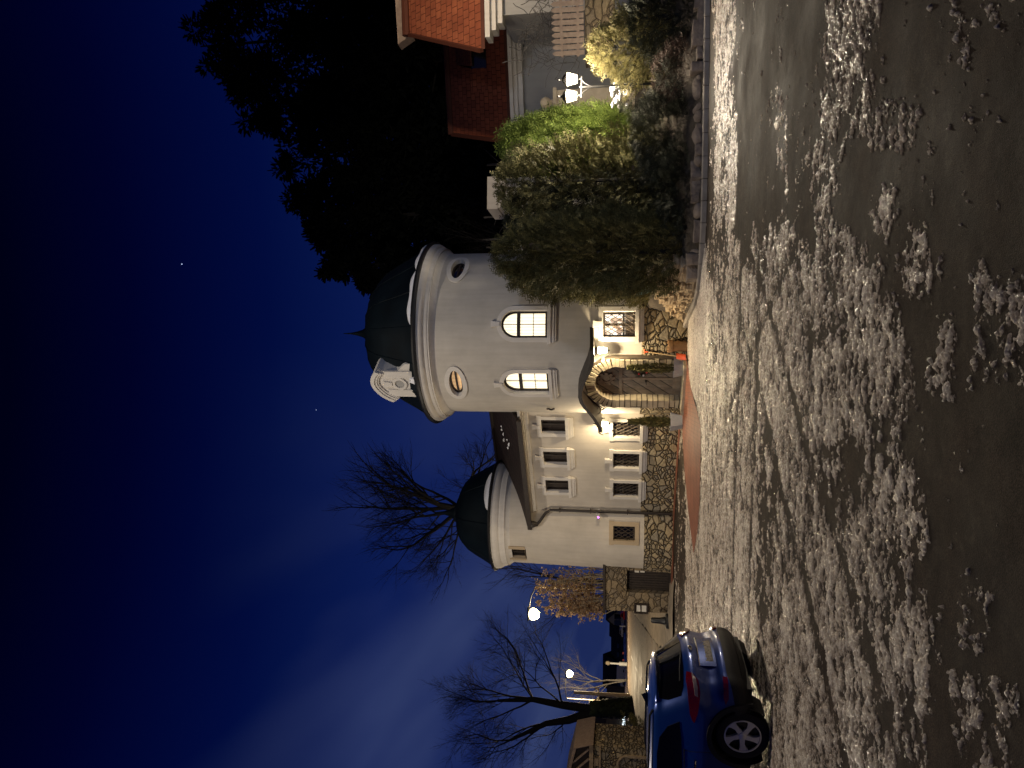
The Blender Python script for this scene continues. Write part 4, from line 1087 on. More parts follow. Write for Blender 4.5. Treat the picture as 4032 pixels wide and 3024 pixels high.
for i in range(25):
    q = -.56 + 1.12 * i / 24
    for (z, o_) in ((1.335, .012), (1.35, .07), (1.365, .085), (1.385, .05), (1.395, .0)): vs.append(SQ(q, z, o_ * (1 - (abs(q) / .6) ** 4)))
fs = [(i * 5 + j, i * 5 + j + 1, i * 5 + 6 + j, i * 5 + 5 + j) for i in range(24) for j in range(4)]
b.add(vs, fs); b.build('spoiler', M['carblue'], car, smooth=40, local=True)
for sg, nm in ((1, 'left'), (-1, 'right')):
    b = MB(); q0 = .40
    pl = [(sg * .42, .985), (sg * .52, 1.0), (sg * .80, .985), (sg * .98, .965), (sg * 1.08, .935), (sg * 1.12, .91), (sg * .98, .872), (sg * .74, .84), (sg * .6, .85), (sg * .5, .9)]
    b.prism(pl if sg < 0 else pl[::-1], sqm, -.01, .022, cut=.04)
    tl = b.build('tail_light', M['lightred'], car, smooth=40, local=True)
    b = MB(); pl = [(sg * .46, .925), (sg * .60, .92), (sg * .78, .905), (sg * .80, .87), (sg * .70, .868), (sg * .56, .885)]
    b.prism(pl if sg < 0 else pl[::-1], sqm, .0, .026, cut=.04); b.build('clear_lens', M['lightclear'], tl, local=True)
    b = MB(); pl = [(sg * .56, .555), (sg * .82, .565), (sg * .90, .545), (sg * .84, .505), (sg * .58, .50)]
    b.prism(pl if sg < 0 else pl[::-1], sqm, -.01, .02, cut=.05); b.build('reflector', M['lightred'], car, local=True)
    ms = SXl(sg)
    b = MB(); pl = [(.62, 1.085), (.86, 1.055), (1.45, 1.03), (1.50, 1.03), (1.50, 1.34), (1.2, 1.345), (.95, 1.32), (.74, 1.22)]
    b.prism(pl, ms, -.012, .008); b.prism([(1.57, 1.03), (2.45, 1.0), (2.5, 1.05), (2.2, 1.27), (2.0, 1.34), (1.57, 1.345)], ms, -.012, .008)
    b.build('side_window', M['carglass'], car, local=True)
    b = MB(); b.tube([ms(1.10, .885, .01), ms(1.12, .89, .04), ms(1.3, .895, .045), ms(1.33, .892, .01)], .014, 6); b.build('door_handle', M['chrome'], car, local=True)
    b = MB()
    for xx in (.98, 1.535): b.tube([ms(xx + .02 * math.sin(i), .42 + .6 * i / 8 * 1.0, .0015) for i in range(9)], .0035, 4)
    b.tube([ms(.98, 1.02, .002), ms(2.5, .97, .002)], .006, 4); b.build('door_gap', M['blackmetal'], car, local=True)
    b = MB(); b.tube([(.62, sg * .55, 1.405), (.7, sg * .555, 1.44), (1.9, sg * .55, 1.455), (2.05, sg * .54, 1.43)], .016, 6); b.build('roof_rail', M['blackmetal'], car, local=True)
# plate recess and plate
b = MB(); b.prism([(-.34, .60), (.34, .60), (.31, .80), (-.31, .80)], sqm, -.005, .006, cut=.08); b.build('plate_recess', M['carblue'], car, local=True)
b = MB(); b.prism([(-.25, .63), (.25, .63), (.25, .745), (-.25, .745)], sqm, -.005, .018, cut=.1); pf = b.build('plate_holder', M['blackmetal'], car, local=True)
b = MB(); b.prism([(-.235, .642), (.235, .642), (.235, .735), (-.235, .735)], sqm, .0, .022, cut=.1); b.build('number_plate', M['plate'], car, local=True)
b = MB(); b.tube([SQ(-.33 + .66 * i / 12, .815, .012) for i in range(13)], .012, 6); b.build('trim_strip', M['chrome'], car, local=True)
b = MB(); c = SQ(0, .905, .012); b.lathe([(0, 0), (.035, 0), (.05, .006), (.035, .012)], (0, 0, 0), 16)
b.v = [(c[0] - z, c[1] + x * 1.3, c[2] + y * .55) for x, y, z in b.v]; b.build('badge', M['chrome'], car, local=True)
b = MB(); vs = [(.75, 0, 1.44), (.95, -.03, 1.445), (.95, .03, 1.445), (.78, 0, 1.535), (.84, 0, 1.50)]; b.add(vs, [(0, 1, 3), (1, 4, 3), (0, 3, 2), (2, 3, 4), (1, 2, 4)]); b.build('antenna', M['blackmetal'], car, local=True)
b = MB(); b.tube([SQ(.0, 1.03, .02), SQ(.3, 1.06, .022), SQ(.5, 1.07, .022)], .009, 5); b.build('wiper', M['blackmetal'], car, local=True)
def make_wheel(X, sg):
    t = empty('wheel', (X, sg * (CW - .12), WZ), None, None); t.parent = car
    b = MB(); pr = [(.215, -.085), (.24, -.1), (.29, -.105), (.315, -.09), (.325, -.05), (.325, .05), (.315, .09), (.29, .105), (.24, .1), (.215, .085)]
    def ax(b): b.v = [(x, sg * z, y) for x, y, z in b.v]
    b.lathe(pr, (0, 0, 0), 40)
    for k in range(40): a = 2 * PI * k / 40; b.box((.326 * math.sin(a), -.326 * math.cos(a), 0), (.012, .012, .12), rz=a)
    ax(b); tp = b.build('tyre', M['tyre'], t, smooth=40, local=True)
    b = MB(); b.lathe([(.218, .085), (.222, .095), (.212, .098), (.2, .085), (.195, .03), (0, .02)], (0, 0, 0), 40); ax(b); b.build('rim_well', M['rimdark'], t, smooth=40, local=True)
    b = MB(); b.lathe([(.224, .088), (.222, .1), (.208, .101), (.203, .09)], (0, 0, 0), 40)
    for k in range(5):                                 # five broad swept spokes
        a0 = 2 * PI * k / 5; pl = []
        L = [(.02, -.03), (.06, -.028), (.12, -.02), (.17, -.035), (.213, -.075)]; Rr = [(.213, .075), (.19, .05), (.15, .038), (.1, .034), (.05, .036), (.02, .03)]
        for r_, s_ in L + Rr:
            sw = -.9 * r_ + 2.2 * r_ * r_
            x = r_ * math.cos(a0 + sw) - s_ * math.sin(a0 + sw); y = r_ * math.sin(a0 + sw) + s_ * math.cos(a0 + sw); pl.append((x, y))
        b.prism(pl, lambda x, y, d: (x, y, d), .05, .088)
    b.lathe([(.045, .085), (.045, .095), (.03, .1), (0, .1)], (0, 0, 0), 20); ax(b); b.build('rim', M['rim'], t, smooth=30, local=True)
for X in (WX, FX):
    for sg in (1, -1): make_wheel(X, sg)

# ================================================================ ground, paving, road
def terr(x, y):
    t = np.clip((y - 28) / 29, 0, 1) if isinstance(y, np.ndarray) else max(0, min(1, (y - 28) / 29))
    return t * 1.2
def struct(o): o['kind'] = 'structure'; return o
def grid_mesh(name, xs, ys, zf, m, smooth=True):
    X, Y = np.meshgrid(xs, ys); Z = zf(X, Y)
    v = np.stack([X.ravel(), Y.ravel(), Z.ravel()], 1); nx = len(xs); ny = len(ys)
    i = np.arange(ny - 1)[:, None] * nx + np.arange(nx - 1)[None]; i = i.ravel()
    f = np.stack([i, i + 1, i + nx + 1, i + nx], 1)
    return np_mesh(name, v, f, m, smooth)
def np_mesh(name, v, f, m, smooth=True):
    me = bpy.data.meshes.new(name); me.vertices.add(len(v)); me.vertices.foreach_set('co', np.ascontiguousarray(v, dtype=np.float32).ravel())
    me.loops.add(f.size); me.loops.foreach_set('vertex_index', f.astype(np.int32).ravel())
    me.polygons.add(len(f)); me.polygons.foreach_set('loop_start', np.arange(0, f.size, f.shape[1], dtype=np.int32))
    me.update(calc_edges=True); me.materials.append(m)
    if smooth: me.polygons.foreach_set('use_smooth', np.ones(len(f), dtype=bool))
    o = bpy.data.objects.new(name, me); col.objects.link(o); return o
xs = np.concatenate([np.linspace(-900, -60, 12), np.linspace(-50, 40, 46), np.linspace(60, 900, 12)])
ys = np.concatenate([np.linspace(-60, 0, 5), np.linspace(3, 70, 60), np.linspace(80, 200, 10), np.linspace(300, 1800, 8)])
struct(grid_mesh('ground', xs, ys, lambda X, Y: terr(X, Y) - .02 + .0 * X, M['earth']))
xs = np.linspace(-16, 14, 301); ys = np.linspace(-14, 29.5, 400)
lot_z = lambda X, Y: terr(X, Y) + .012 * (fbm(X * .5, Y * .5, 3, 3) - .5)
struct(grid_mesh('parking_lot', xs, ys, lambda X, Y: lot_z(X, Y) + .004, M['asphalt']))
def strip(name, left, right, dz, m, n=60, uvs=1.0):
    def at(pl, t):
        k = t * (len(pl) - 1); i = min(int(k), len(pl) - 2); f = k - i
        return pl[i][0] * (1 - f) + pl[i + 1][0] * f, pl[i][1] * (1 - f) + pl[i + 1][1] * f
    b = MB(); vs = []; uv = []
    for i in range(n + 1):
        a = at(left, i / n); c = at(right, i / n)
        for j in range(5):
            x = a[0] + (c[0] - a[0]) * j / 4; y = a[1] + (c[1] - a[1]) * j / 4
            vs.append((x, y, terr(x, y) + dz)); uv.append((x * uvs, y * uvs))
    b.add(vs, [(i * 5 + j, i * 5 + j + 1, i * 5 + j + 6, i * 5 + j + 5) for i in range(n) for j in range(4)], 0, uv)
    return b.build(name, m)
RL = [(-13, 17), (-14.6, 24), (-17.9, 35), (-20.7, 45), (-22.3, 52), (-25.5, 70), (-36, 120), (-60, 260)]
RR = [(-6.2, 17), (-8.4, 24), (-11.2, 32), (-14.2, 45), (-15.8, 52), (-19.5, 70), (-30, 120), (-53, 260)]
struct(strip('road', RL, RR, .014, M['road'], 120))
mid = [((a[0] + c[0]) / 2, (a[1] + c[1]) / 2) for a, c in zip(RL, RR)]
def polyat(pl, d):
    for i in range(len(pl) - 1):
        L = math.hypot(pl[i + 1][0] - pl[i][0], pl[i + 1][1] - pl[i][1])
        if d <= L: t = d / L; return pl[i][0] + (pl[i + 1][0] - pl[i][0]) * t, pl[i][1] + (pl[i + 1][1] - pl[i][1]) * t
        d -= L
    return pl[-1]
b = MB()
for k in range(16):
    d0 = 12 + 4.6 * k; a = polyat(mid, d0); c = polyat(mid, d0 + 2.1); w = .09
    n_ = Vector((c[1] - a[1], a[0] - c[0])).normalized() * w
    vs = [(p[0] + s * n_.x, p[1] + s * n_.y, terr(*p) + .019) for p, s in ((a, -1), (a, 1), (c, 1), (c, -1))]; b.add(vs, [(0, 1, 2, 3)])
struct(b.build('road_marking', M['linepaint']))
def gpoly(name, pts, z, m, sc=1.0):
    vs = [tuple(G(u, v, 0).to_tuple()[:2]) + (z,) for u, v in pts]
    b = MB(); b.add(vs, [tuple(range(len(vs)))], 0, [(p[0] * sc, p[1] * sc) for p in vs]); return struct(b.build(name, m))
wl = [mW(s, 0, .0)[:2] for s in (.4, SL + .6)]
b = MB(); pts = [mW(.3, 0, -.1), mW(-5.0, 0, -.1), (-6.4, 27.2, 0), (-8.6, 27.4, 0), (-8.7, 26.7, 0), (-6.3, 26.1, 0), mW(-5.0, 0, .75), mW(-2.2, 0, .55), mW(.3, 0, .55)]
b.add([(p[0], p[1], .022) for p in pts], [tuple(range(len(pts)))], 0, [(p[0], p[1]) for p in pts]); struct(b.build('pavement', M['paver']))
gpoly('paved_apron', [c2(1985, -170), c2(1988, 0), c2(1992, 200), c2(1992, 430), c2(2008, 700), c2(2035, 1000), c2(2080, 1370), c2(2112, 1200), c2(2130, 950), c2(2136, 700), c2(2140, 500), c2(2138, 350), c2(2110, 240), c2(2080, 140), c2(2062, 20), c2(2020, -190)], .026, M['paver'])

# ---------------------------------------------------------------- snow and ice crust on the lot: one real sheet of uneven height
def box_w(U, V, u0, u1, v0, v1, f=60.0, fv=None):
    fv = fv or f
    sx = np.clip((U - u0) / f + .5, 0, 1) * np.clip((u1 - U) / f + .5, 0, 1); sy = np.clip((V - v0) / fv + .5, 0, 1) * np.clip((v1 - V) / fv + .5, 0, 1)
    return sx * sy
ny, nx = 1100, 900
yy = 3.3 * (26.5 / 3.3) ** (np.arange(ny) / (ny - 1)); tt = np.linspace(-.60, .60, nx)
Yg = np.repeat(yy[:, None], nx, 1); Xg = Yg * tt[None, :]
d = np.stack([Xg, Yg, np.full_like(Xg, -CH)], -1)
k = F / (d @ np.array(cF)); Ug = 1512 + (d @ np.array(cR)) * k; Vg = 2016 - (d @ np.array(cU)) * k
wob = (fbm(Xg * .8, Yg * .8, 41, 4) - .5); wob2 = (fbm(Xg * .8 + 50, Yg * .8, 43, 4) - .5)
U_ = Ug + wob * 260; V_ = Vg + wob2 * 90 * np.clip((Vg - 2600) / 500, .15, 3)
cov = np.full_like(Xg, .05)
rb = np.interp(V_, [2700, 2850, 3100, 3300, 3480, 3590], [1960, 2000, 2080, 2050, 1900, 1700])
heavy = np.clip((rb - U_) / 220 + .5, 0, 1) * np.clip((3590 - V_) / 190 + .5, 0, 1)
cov = np.maximum(cov, .90 * heavy)
def put(w, u0, u1, v0, v1, f=60, fv=None):
    global cov
    m = box_w(U_, V_, u0, u1, v0, v1, f, fv)
    cov = cov * (1 - m) + w * m if w < .5 else np.maximum(cov, w * m)
put(.2, 960, 1300, 3235, 3420, 110, 80); put(.3, 1200, 1400, 3380, 3600, 90, 60); put(.25, 560, 1345, 2978, 3052, 90, 26)
put(.42, 100, 620, 3380, 3500, 120, 60); put(.3, 1650, 1780, 3180, 3330, 60, 40)
put(.72, 2080, 3200, 2812, 2886, 90, 24); put(.95, 2460, 3200, 3255, 3435, 70, 26); put(.72, 2070, 2470, 3215, 3300, 70, 30)
put(.6, 2380, 2580, 3440, 3630, 60, 40); put(.55, 2020, 2240, 3480, 3570, 60, 40); put(.5, 1880, 2060, 3570, 3690, 60, 40); put(.45, 2350, 2700, 3060, 3100, 60, 12)
put(.3, 1580, 2120, 2803, 2856, 50, 16); put(.56, 1530, 2000, 3820, 4060, 90, 70); put(.5, 1540, 1780, 3640, 3780, 60, 40)
put(.85, 200, 640, 3430, 3690, 90, 60); put(.52, -100, 330, 3780, 4060, 90, 70); put(.42, 420, 700, 3800, 3950, 60, 40)
ue = [tuple(G(*c2(x, y), 0).to_tuple()[:2]) for x, y in ((1990, 430), (2006, 700), (2033, 1000), (2078, 1372), (2114, 1200))]
for (xa, ya), (xb, yb) in zip(ue[:-1], ue[1:]):
    tt_ = np.clip(((Xg - xa) * (xb - xa) + (Yg - ya) * (yb - ya)) / ((xb - xa) ** 2 + (yb - ya) ** 2), 0, 1); dq = np.hypot(Xg - xa - tt_ * (xb - xa), Yg - ya - tt_ * (yb - ya)); cov = np.maximum(cov, 1.3 * np.exp(-(dq / .22) ** 2))
clean = box_w(U_, V_, 1490, 1960, 2716, 2790, 70, 14); cov = np.maximum(cov, clean * 1.0)
put(.12, 520, 1330, 2652, 2702, 70, 8)
# broken, thin icy crust: half film, half bare asphalt
def nrm(a): return (a - a.mean()) / a.std()
n_lo = nrm(fbm(Xg * 1.1, Yg * 1.0, 5, 3)); n_mid = nrm(fbm(Xg * 3.1, Yg * 4.4, 9, 3, .55)); n_hi = nrm(fbm(Xg * 7, Yg * 11, 21, 4, .72)); n_fi = nrm(fbm(Xg * 24, Yg * 30, 91, 3, .7))
cover = (cov - .5) * 3.4 + .40 * n_lo + .46 * n_mid + .66 * n_hi + .55 * n_fi * np.clip((12 - Yg) / 6, .25, 1) + clean * 1.2
cover = np.where(cov < .12, cover - .85, cover)
thick = np.clip(cover, -1.2, 1.6)
H = (.0072 - .0028 * np.clip((9 - Yg) / 4, 0, 1)) * thick + (.0042 * n_hi + .0042 * n_fi) * np.clip(thick + .6, 0, 1) * (1 - .5 * clean) - .001 + clean * .035
# tyre ruts pressed into the crust
RUT = np.zeros_like(H)
for (p0, p1, wd) in (((-9, 13.2), (6, 11.2), .13), ((-9, 11.6), (6, 9.7), .13), ((-5, 3.6), (1.2, 12), .11), ((-3.6, 3.4), (2.4, 11.6), .11), ((3.2, 4), (-.5, 13), .1)):
    a = np.array(p0); c = np.array(p1); u_ = (c - a) / np.linalg.norm(c - a); n_ = np.array([-u_[1], u_[0]])
    dd_ = (Xg - a[0]) * n_[0] + (Yg - a[1]) * n_[1] + .25 * (fbm(Xg * .4, Yg * .4, 77, 2) - .5); al = (Xg - a[0]) * u_[0] + (Yg - a[1]) * u_[1]
    g_ = np.exp(-(dd_ / wd) ** 2) * (al > 0) * (al < np.linalg.norm(c - a)); RUT = np.maximum(RUT, g_); H = H - .014 * g_ + .004 * np.exp(-((np.abs(dd_) - 2 * wd) / (.6 * wd)) ** 2) * (thick > 0)
under = ((Xg - orig.x) * hdg.x + (Yg - orig.y) * hdg.y); lat = (Xg - orig.x) * lft.x + (Yg - orig.y) * lft.y
H = np.where((under > -.1) & (under < 4.1) & (np.abs(lat) < .8), np.minimum(H, .006), H)
Zg = lot_z(Xg, Yg) + .004 + H
V3 = np.stack([Xg.ravel(), Yg.ravel(), Zg.ravel()], 1)
i = (np.arange(ny - 1)[:, None] * nx + np.arange(nx - 1)[None]); 
hf = np.maximum(np.maximum(H[:-1, :-1], H[1:, :-1]), np.maximum(H[:-1, 1:], H[1:, 1:]))
# keep off the building, paving and kerbed bed
cx_ = (Xg[:-1, :-1] + Xg[1:, 1:]) / 2; cy_ = (Yg[:-1, :-1] + Yg[1:, 1:]) / 2
wallside = (cx_ - A.x) * nW.x + (cy_ - A.y) * nW.y
blocked = (np.hypot(cx_ - C1[0], cy_ - C1[1]) < R1 + .3) | ((wallside < .6) & (cx_ < .3) & (cx_ > -8)) | (cy_ > 25.5)
KERB = [(8.9, 16.25), (7, 16.35), (5, 16.5), (3.6, 16.75), (2.75, 17.15), (2.2, 17.65), (1.95, 18.4), (1.85, 19.4), (1.75, 20.4), (1.62, 21.35)]
ky = np.interp(cx_, [p[0] for p in KERB[::-1]], [p[1] for p in KERB[::-1]])
blocked |= (cx_ > 1.62) & (cy_ > ky - .06)
ap = [tuple(G(u, v, 0).to_tuple()[:2]) for u, v in [c2(1985, -170), c2(1992, 430), c2(2035, 1000), c2(2080, 1370), c2(2130, 950), c2(2140, 500), c2(2110, 240), c2(2062, 20), c2(2030, -190)]]
inp = np.zeros_like(cx_, dtype=bool)
for q in range(len(ap)):
    (x0, y0), (x1, y1) = ap[q], ap[(q + 1) % len(ap)]
    cr = (y0 > cy_) != (y1 > cy_); xi = x0 + (cy_ - y0) * (x1 - x0) / (y1 - y0 + 1e-9); inp ^= cr & (cx_ < xi)
blocked |= inp
idx = i[(hf > -.0015) & ~blocked]
fsn = np.stack([idx, idx + 1, idx + nx + 1, idx + nx], 1)
used = np.unique(fsn); remap = np.zeros(len(V3), dtype=np.int64); remap[used] = np.arange(len(used))
sn = np_mesh('snow', V3[used], remap[fsn], M['snow']); sn['kind'] = 'stuff'
at_ = sn.data.attributes.new('depth', 'FLOAT', 'POINT'); at_.data.foreach_set('value', np.clip(np.clip(cover * 1.1 + .45, 0, 1) * (.42 + .20 * n_hi + .17 * n_fi + .13 * n_mid + .10 * n_lo + .22 * (cov - .72) + .45 * clean) * (1 - .75 * RUT), 0, 1).ravel()[used].astype(np.float32))
print('snow faces', len(fsn))

# ================================================================ right hand side: kerb, bed, rocks, shrubs
b = MB()
kp = [Vector((x, y, 0)) for x, y in [(14, 16.1)] + KERB]
prs = [(-.0, -.05), (-.0, .10), (.02, .12), (.13, .12), (.15, .10), (.15, -.05)]
pts = []
for i in range(len(kp) - 1):
    L = (kp[i + 1] - kp[i]).length; n = max(1, round(L / .5))
    for j in range(n): pts.append(kp[i] + (kp[i + 1] - kp[i]) * j / n)
pts.append(kp[-1])
for i in range(len(pts) - 1):
    a, c = pts[i], pts[i + 1]; dv = (c - a).normalized(); nn = Vector((dv.y, -dv.x, 0)); g = dv * .008
    v_ = [a + g + nn * o_ + Vector((0, 0, z)) for o_, z in prs] + [c - g + nn * o_ + Vector((0, 0, z)) for o_, z in prs]
    b.add(v_, [(j, j + 1, j + 7, j + 6) for j in range(5)] + [tuple(range(6)), tuple(range(11, 5, -1))])
struct(b.build('kerb', M['kerb']))
def bedz(x, y):
    ky = np.interp(x, [p[0] for p in KERB[::-1]] + [14], [p[1] for p in KERB[::-1]] + [16.1]); dd = np.maximum(0, y - ky - .15)
    sx_ = np.interp(y, [17.0, 17.75, 18.4, 19.2, 20.0, 20.8, 21.35], [0, 2.75, 2.45, 2.32, 2.22, 2.12, 1.98]); fr = np.clip((x - sx_ + .05) / .22, 0, 1)
    return .05 + fr * (.03 + .32 * np.clip(dd / .5, 0, 1) + .22 * np.clip(dd - .5, 0, 5) + .06 * (fbm(x * 1.5, y * 1.5, 8, 3) - .5))
xs = np.linspace(1.7, 30, 110); ys = np.linspace(16.1, 33, 70)
X, Y = np.meshgrid(xs, ys)
ky = np.interp(X, [p[0] for p in KERB[::-1]] + [14], [p[1] for p in KERB[::-1]] + [16.1])
Yb = np.where(X < 30, np.maximum(Y, ky + .14), Y); Z = bedz(X, Yb); Z = np.where(Y < ky + .1, .02, Z)
nx_ = len(xs); ii = (np.arange(len(ys) - 1)[:, None] * nx_ + np.arange(nx_ - 1)[None]).ravel()
bed = np_mesh('garden_bed', np.stack([X.ravel(), Yb.ravel(), Z.ravel()], 1), np.stack([ii, ii + 1, ii + nx_ + 1, ii + nx_], 1), M['bed']); struct(bed)
def gz(x, y): return float(bedz(np.array([float(x)]), np.array([float(y)]))[0])

def rock_mesh(b, c, size, seed, slab=False, rz=0.0):
    rnd = random.Random(seed); bm = bmesh.new()
    if slab:
        bmesh.ops.create_cube(bm, size=1); bmesh.ops.subdivide_edges(bm, edges=bm.edges[:], cuts=2, use_grid_fill=True)
    else: bmesh.ops.create_icosphere(bm, subdivisions=2, radius=.5)
    ph = [rnd.uniform(0, 9) for _ in range(6)]; mt = Matrix.Rotation(rz, 3, 'Z')
    for v in bm.verts:
        p = v.co; k = 1 + .13 * math.sin(4 * p.x + ph[0]) + .12 * math.sin(5 * p.y + ph[1]) + .1 * math.sin(6 * p.z + ph[2]) + rnd.uniform(-.06, .06)
        if slab: k = 1 + rnd.uniform(-.09, .09); 
        v.co = p * k
    if slab: bmesh.ops.bevel(bm, geom=bm.edges[:], offset=.02, segments=1, affect='EDGES')
    bm.verts.index_update()
    b.add([Vector(c) + mt @ Vector((v.co.x * size[0], v.co.y * size[1], v.co.z * size[2])) for v in bm.verts], [tuple(v.index for v in f.verts) for f in bm.faces]); bm.free()
rnd = random.Random(21)
# boulders edging the bed behind the kerb
kpts = [Vector((x, y, 0)) for x, y in KERB[:6]]
xk = 8.7; n = 0
while xk > 2.3:
    w = rnd.uniform(.16, .5); yk = float(np.interp(xk, [p[0] for p in KERB[::-1]], [p[1] for p in KERB[::-1]]))
    b = MB(); hh = rnd.uniform(.16, .34); c = (xk, yk + .36 + rnd.uniform(-.07, .07), .10 + hh * .22); rock_mesh(b, c, (w * 1.1, .36, hh * 1.2), rnd.random(), rnd.random() < .55, rz=rnd.uniform(-.4, .4))
    
    root = b.build('edging_boulder', M['rock'], None, smooth=50)
    tag(root, 'rounded brown edging boulder in the row behind the kerb of the shrub bed', 'rock', 'edging boulders along the kerb'); n += 1
    xk -= w * .93
# stacked sandstone slabs of the rockery beside the tower
SPINE = [(2.75, 17.75), (2.45, 18.4), (2.32, 19.2), (2.22, 20.0), (2.12, 20.8), (1.98, 21.35)]
HTS = [.55, .95, 1.05, .85, .6, .35]
def spine(t):
    k = t * (len(SPINE) - 1); i = min(int(k), len(SPINE) - 2); f = k - i
    return SPINE[i][0] * (1 - f) + SPINE[i + 1][0] * f, SPINE[i][1] * (1 - f) + SPINE[i + 1][1] * f, HTS[i] * (1 - f) + HTS[i + 1] * f, math.atan2(SPINE[i + 1][1] - SPINE[i][1], SPINE[i + 1][0] - SPINE[i][0])
layer = 0.06; 
while layer < 1.05:
    t = rnd.uniform(0, .03); hh = rnd.uniform(.09, .17)
    while t < 1:
        L = rnd.uniform(.22, .5); x, y, ht, an = spine(min(1, t))
        if layer < ht:
            b = MB(); nx2, ny2 = -math.sin(an), math.cos(an); ofs = layer * .32 + rnd.uniform(-.07, .05)
            rock_mesh(b, (x - ny2 * 0 + abs(nx2) * ofs, y + 0 * ofs, layer + hh / 2), (L, rnd.uniform(.26, .42), hh * .92), rnd.random(), True, an + rnd.uniform(-.25, .25))
            tag(b.build('rockery_slab', M['sandstone'], None), 'flat sandstone slab stacked in the low dry rockery right of the tower foot', 'rock', 'stacked slabs of the rockery')
        t += L / 3.9
    layer += hh * .95
# top boulder with pale side
b = MB(); rock_mesh(b, (2.72, 18.25, 1.12), (.42, .4, .34), 5, False, .4); tag(b.build('cap_boulder', M['sandstone'], None, smooth=50), 'pale rounded boulder crowning the rockery beside the dark thuja', 'rock')
b = MB(); p0 = Vector((2.35, 18.75, 1.12)); v_ = []
for i in range(6):
    for j in range(6): v_.append(p0 + Vector((.3 * (i / 5) - .12 * j / 5, .1 * math.sin(i * 1.7 + j), .34 * j / 5 - .05 * math.sin(2 * i + j * .7))))
b.add(v_, [(i * 6 + j, i * 6 + j + 1, i * 6 + j + 7, i * 6 + j + 6) for i in range(5) for j in range(5)]); tag(b.build('garden_sheet', M['sheet'], None, smooth=True), 'crumpled teal plastic sheet tucked behind the rockery stones', 'sheet')

# ---------------------------------------------------------------- evergreen shrubs
def spray(b, rnd, c, d, L, w, mi=0, twigs=5, droop=.0):
    """one flat conifer spray: a feather of narrow leaf blades"""
    d = d.normalized(); side = d.cross(Vector((rnd.uniform(-1, 1), rnd.uniform(-1, 1), rnd.uniform(-1, 1))))
    if side.length < 1e-3: side = d.orthogonal()
    side.normalize(); tip = c + d * L
    b.add([c - side * w * .2, c + side * w * .2, tip], [(0, 1, 2)], mi)
    for k in range(twigs):
        t = .15 + .75 * k / max(1, twigs - 1); p = c + d * L * t; l = L * .5 * (1 - .6 * t)
        for sg in (-1, 1):
            q = p + (d * .75 + side * sg * .8) * l; n_ = (d * .8 - side * sg * .75) * w * .35
            b.add([p - n_ * .6, p + n_ * .6, q + n_ * .3, q - n_ * .3], [(0, 1, 2, 3)], mi)
def crown(b, base, prof, H, n, seed, L=(.10, .2), w=.035, up=.7, squash=(1, 1), mi=0, lobes=5, rough=.25, twigs=3, ang=None, fill=.45):
    """crown as lobed solid of revolution: prof = [(height fraction, radius)]"""
    rnd = random.Random(seed); ph = [rnd.uniform(0, 6.28) for _ in range(8)]
    def rad(t, a):
        r = interp(prof, t); return r * (1 + rough * .5 * math.sin(lobes * a + ph[0] + 5 * t) + rough * .4 * math.sin((lobes + 3) * a - 9 * t + ph[1]) + rough * .35 * math.sin(17 * t + 2 * a + ph[2]))
    k = 0; rm = max(p[1] for p in prof)
    while k < n:
        t = rnd.random()
        if rnd.random() > (interp(prof, t) / rm) ** .8 + .05: continue
        a = rnd.uniform(*ang) if ang else rnd.uniform(0, 2 * PI); R_ = rad(t, a); r = R_ * (fill + (1 - fill) * rnd.random() ** .45)
        if math.sin(7 * a + 23 * t + ph[3]) * math.sin(31 * t - 5 * a + ph[4]) > .72 and r > .8 * R_: continue
        c = base + Vector((r * math.cos(a) * squash[0], r * math.sin(a) * squash[1], H * t))
        d = Vector((math.cos(a), math.sin(a), up + rnd.uniform(-.35, .35))) + Vector((rnd.uniform(-.4, .4), rnd.uniform(-.4, .4), 0))
        spray(b, rnd, c, d, rnd.uniform(*L), w, mi, twigs); k += 1
def shrub(name, label, loc, prof, H, n, seed, m, cat='shrub', stem=True, group=None, **kw):
    base = Vector(loc); t = empty(name, base, label, cat, group)
    b = MB(); crown(b, base, prof, H, n, seed, **kw); b.build('foliage', m, t)
    if stem:
        b = MB(); rnd = random.Random(seed); b.tube([base + Vector((0, 0, -.1)), base + Vector((.03, .02, H * .45)), base + Vector((0, 0, H * .85))], [.07, .045, .01], 7)
        for k in range(10):
            a = rnd.uniform(0, 6.28); z = rnd.uniform(.05, .7) * H; r = interp(prof, z / H) * .6; b.tube([base + Vector((0, 0, z)), base + Vector((r * math.cos(a), r * math.sin(a), z + .3))], [.02, .006], 5)
        b.build('stem', M['bark_dark'], t)
    return t
def at(u, v, Y): return P(u, v, Y)
# tall thuja beside the tower
p = at(2035, 2740, 18.3); g0 = gz(p.x, p.y)
shrub('thuja_column', 'tall dense olive green thuja hiding the right side of the big tower', (p.x, p.y, g0 - .15), [(0, .75), (.12, .92), (.4, .93), (.65, .84), (.82, .66), (.93, .45), (1, .12)], 4.55, 5200, 31, M['thuja'], cat='evergreen', L=(.14, .3), w=.045, up=.9, twigs=4)
p = at(1925, 2600, 20.6); g0 = gz(p.x, p.y)
shrub('thuja_column', 'thuja with feathery blue green tips brushing the tower wall', (p.x + .15, p.y, g0), [(0, .5), (.3, .62), (.7, .5), (.95, .22), (1, .05)], 3.9, 1800, 32, M['thuja'], cat='evergreen', L=(.2, .42), w=.045, up=.7, twigs=4)
p = at(1888, 2545, 19.0)
shrub('dwarf_conifer', 'small round yellow green conifer on top of the rockery', (p.x, p.y, p.z - .1), [(0, .3), (.35, .40), (.7, .32), (1, .08)], .75, 650, 33, M['thuja_gold'], L=(.07, .14), w=.03, up=.6)
p = at(2205, 2640, 19.5); g0 = gz(p.x, p.y)
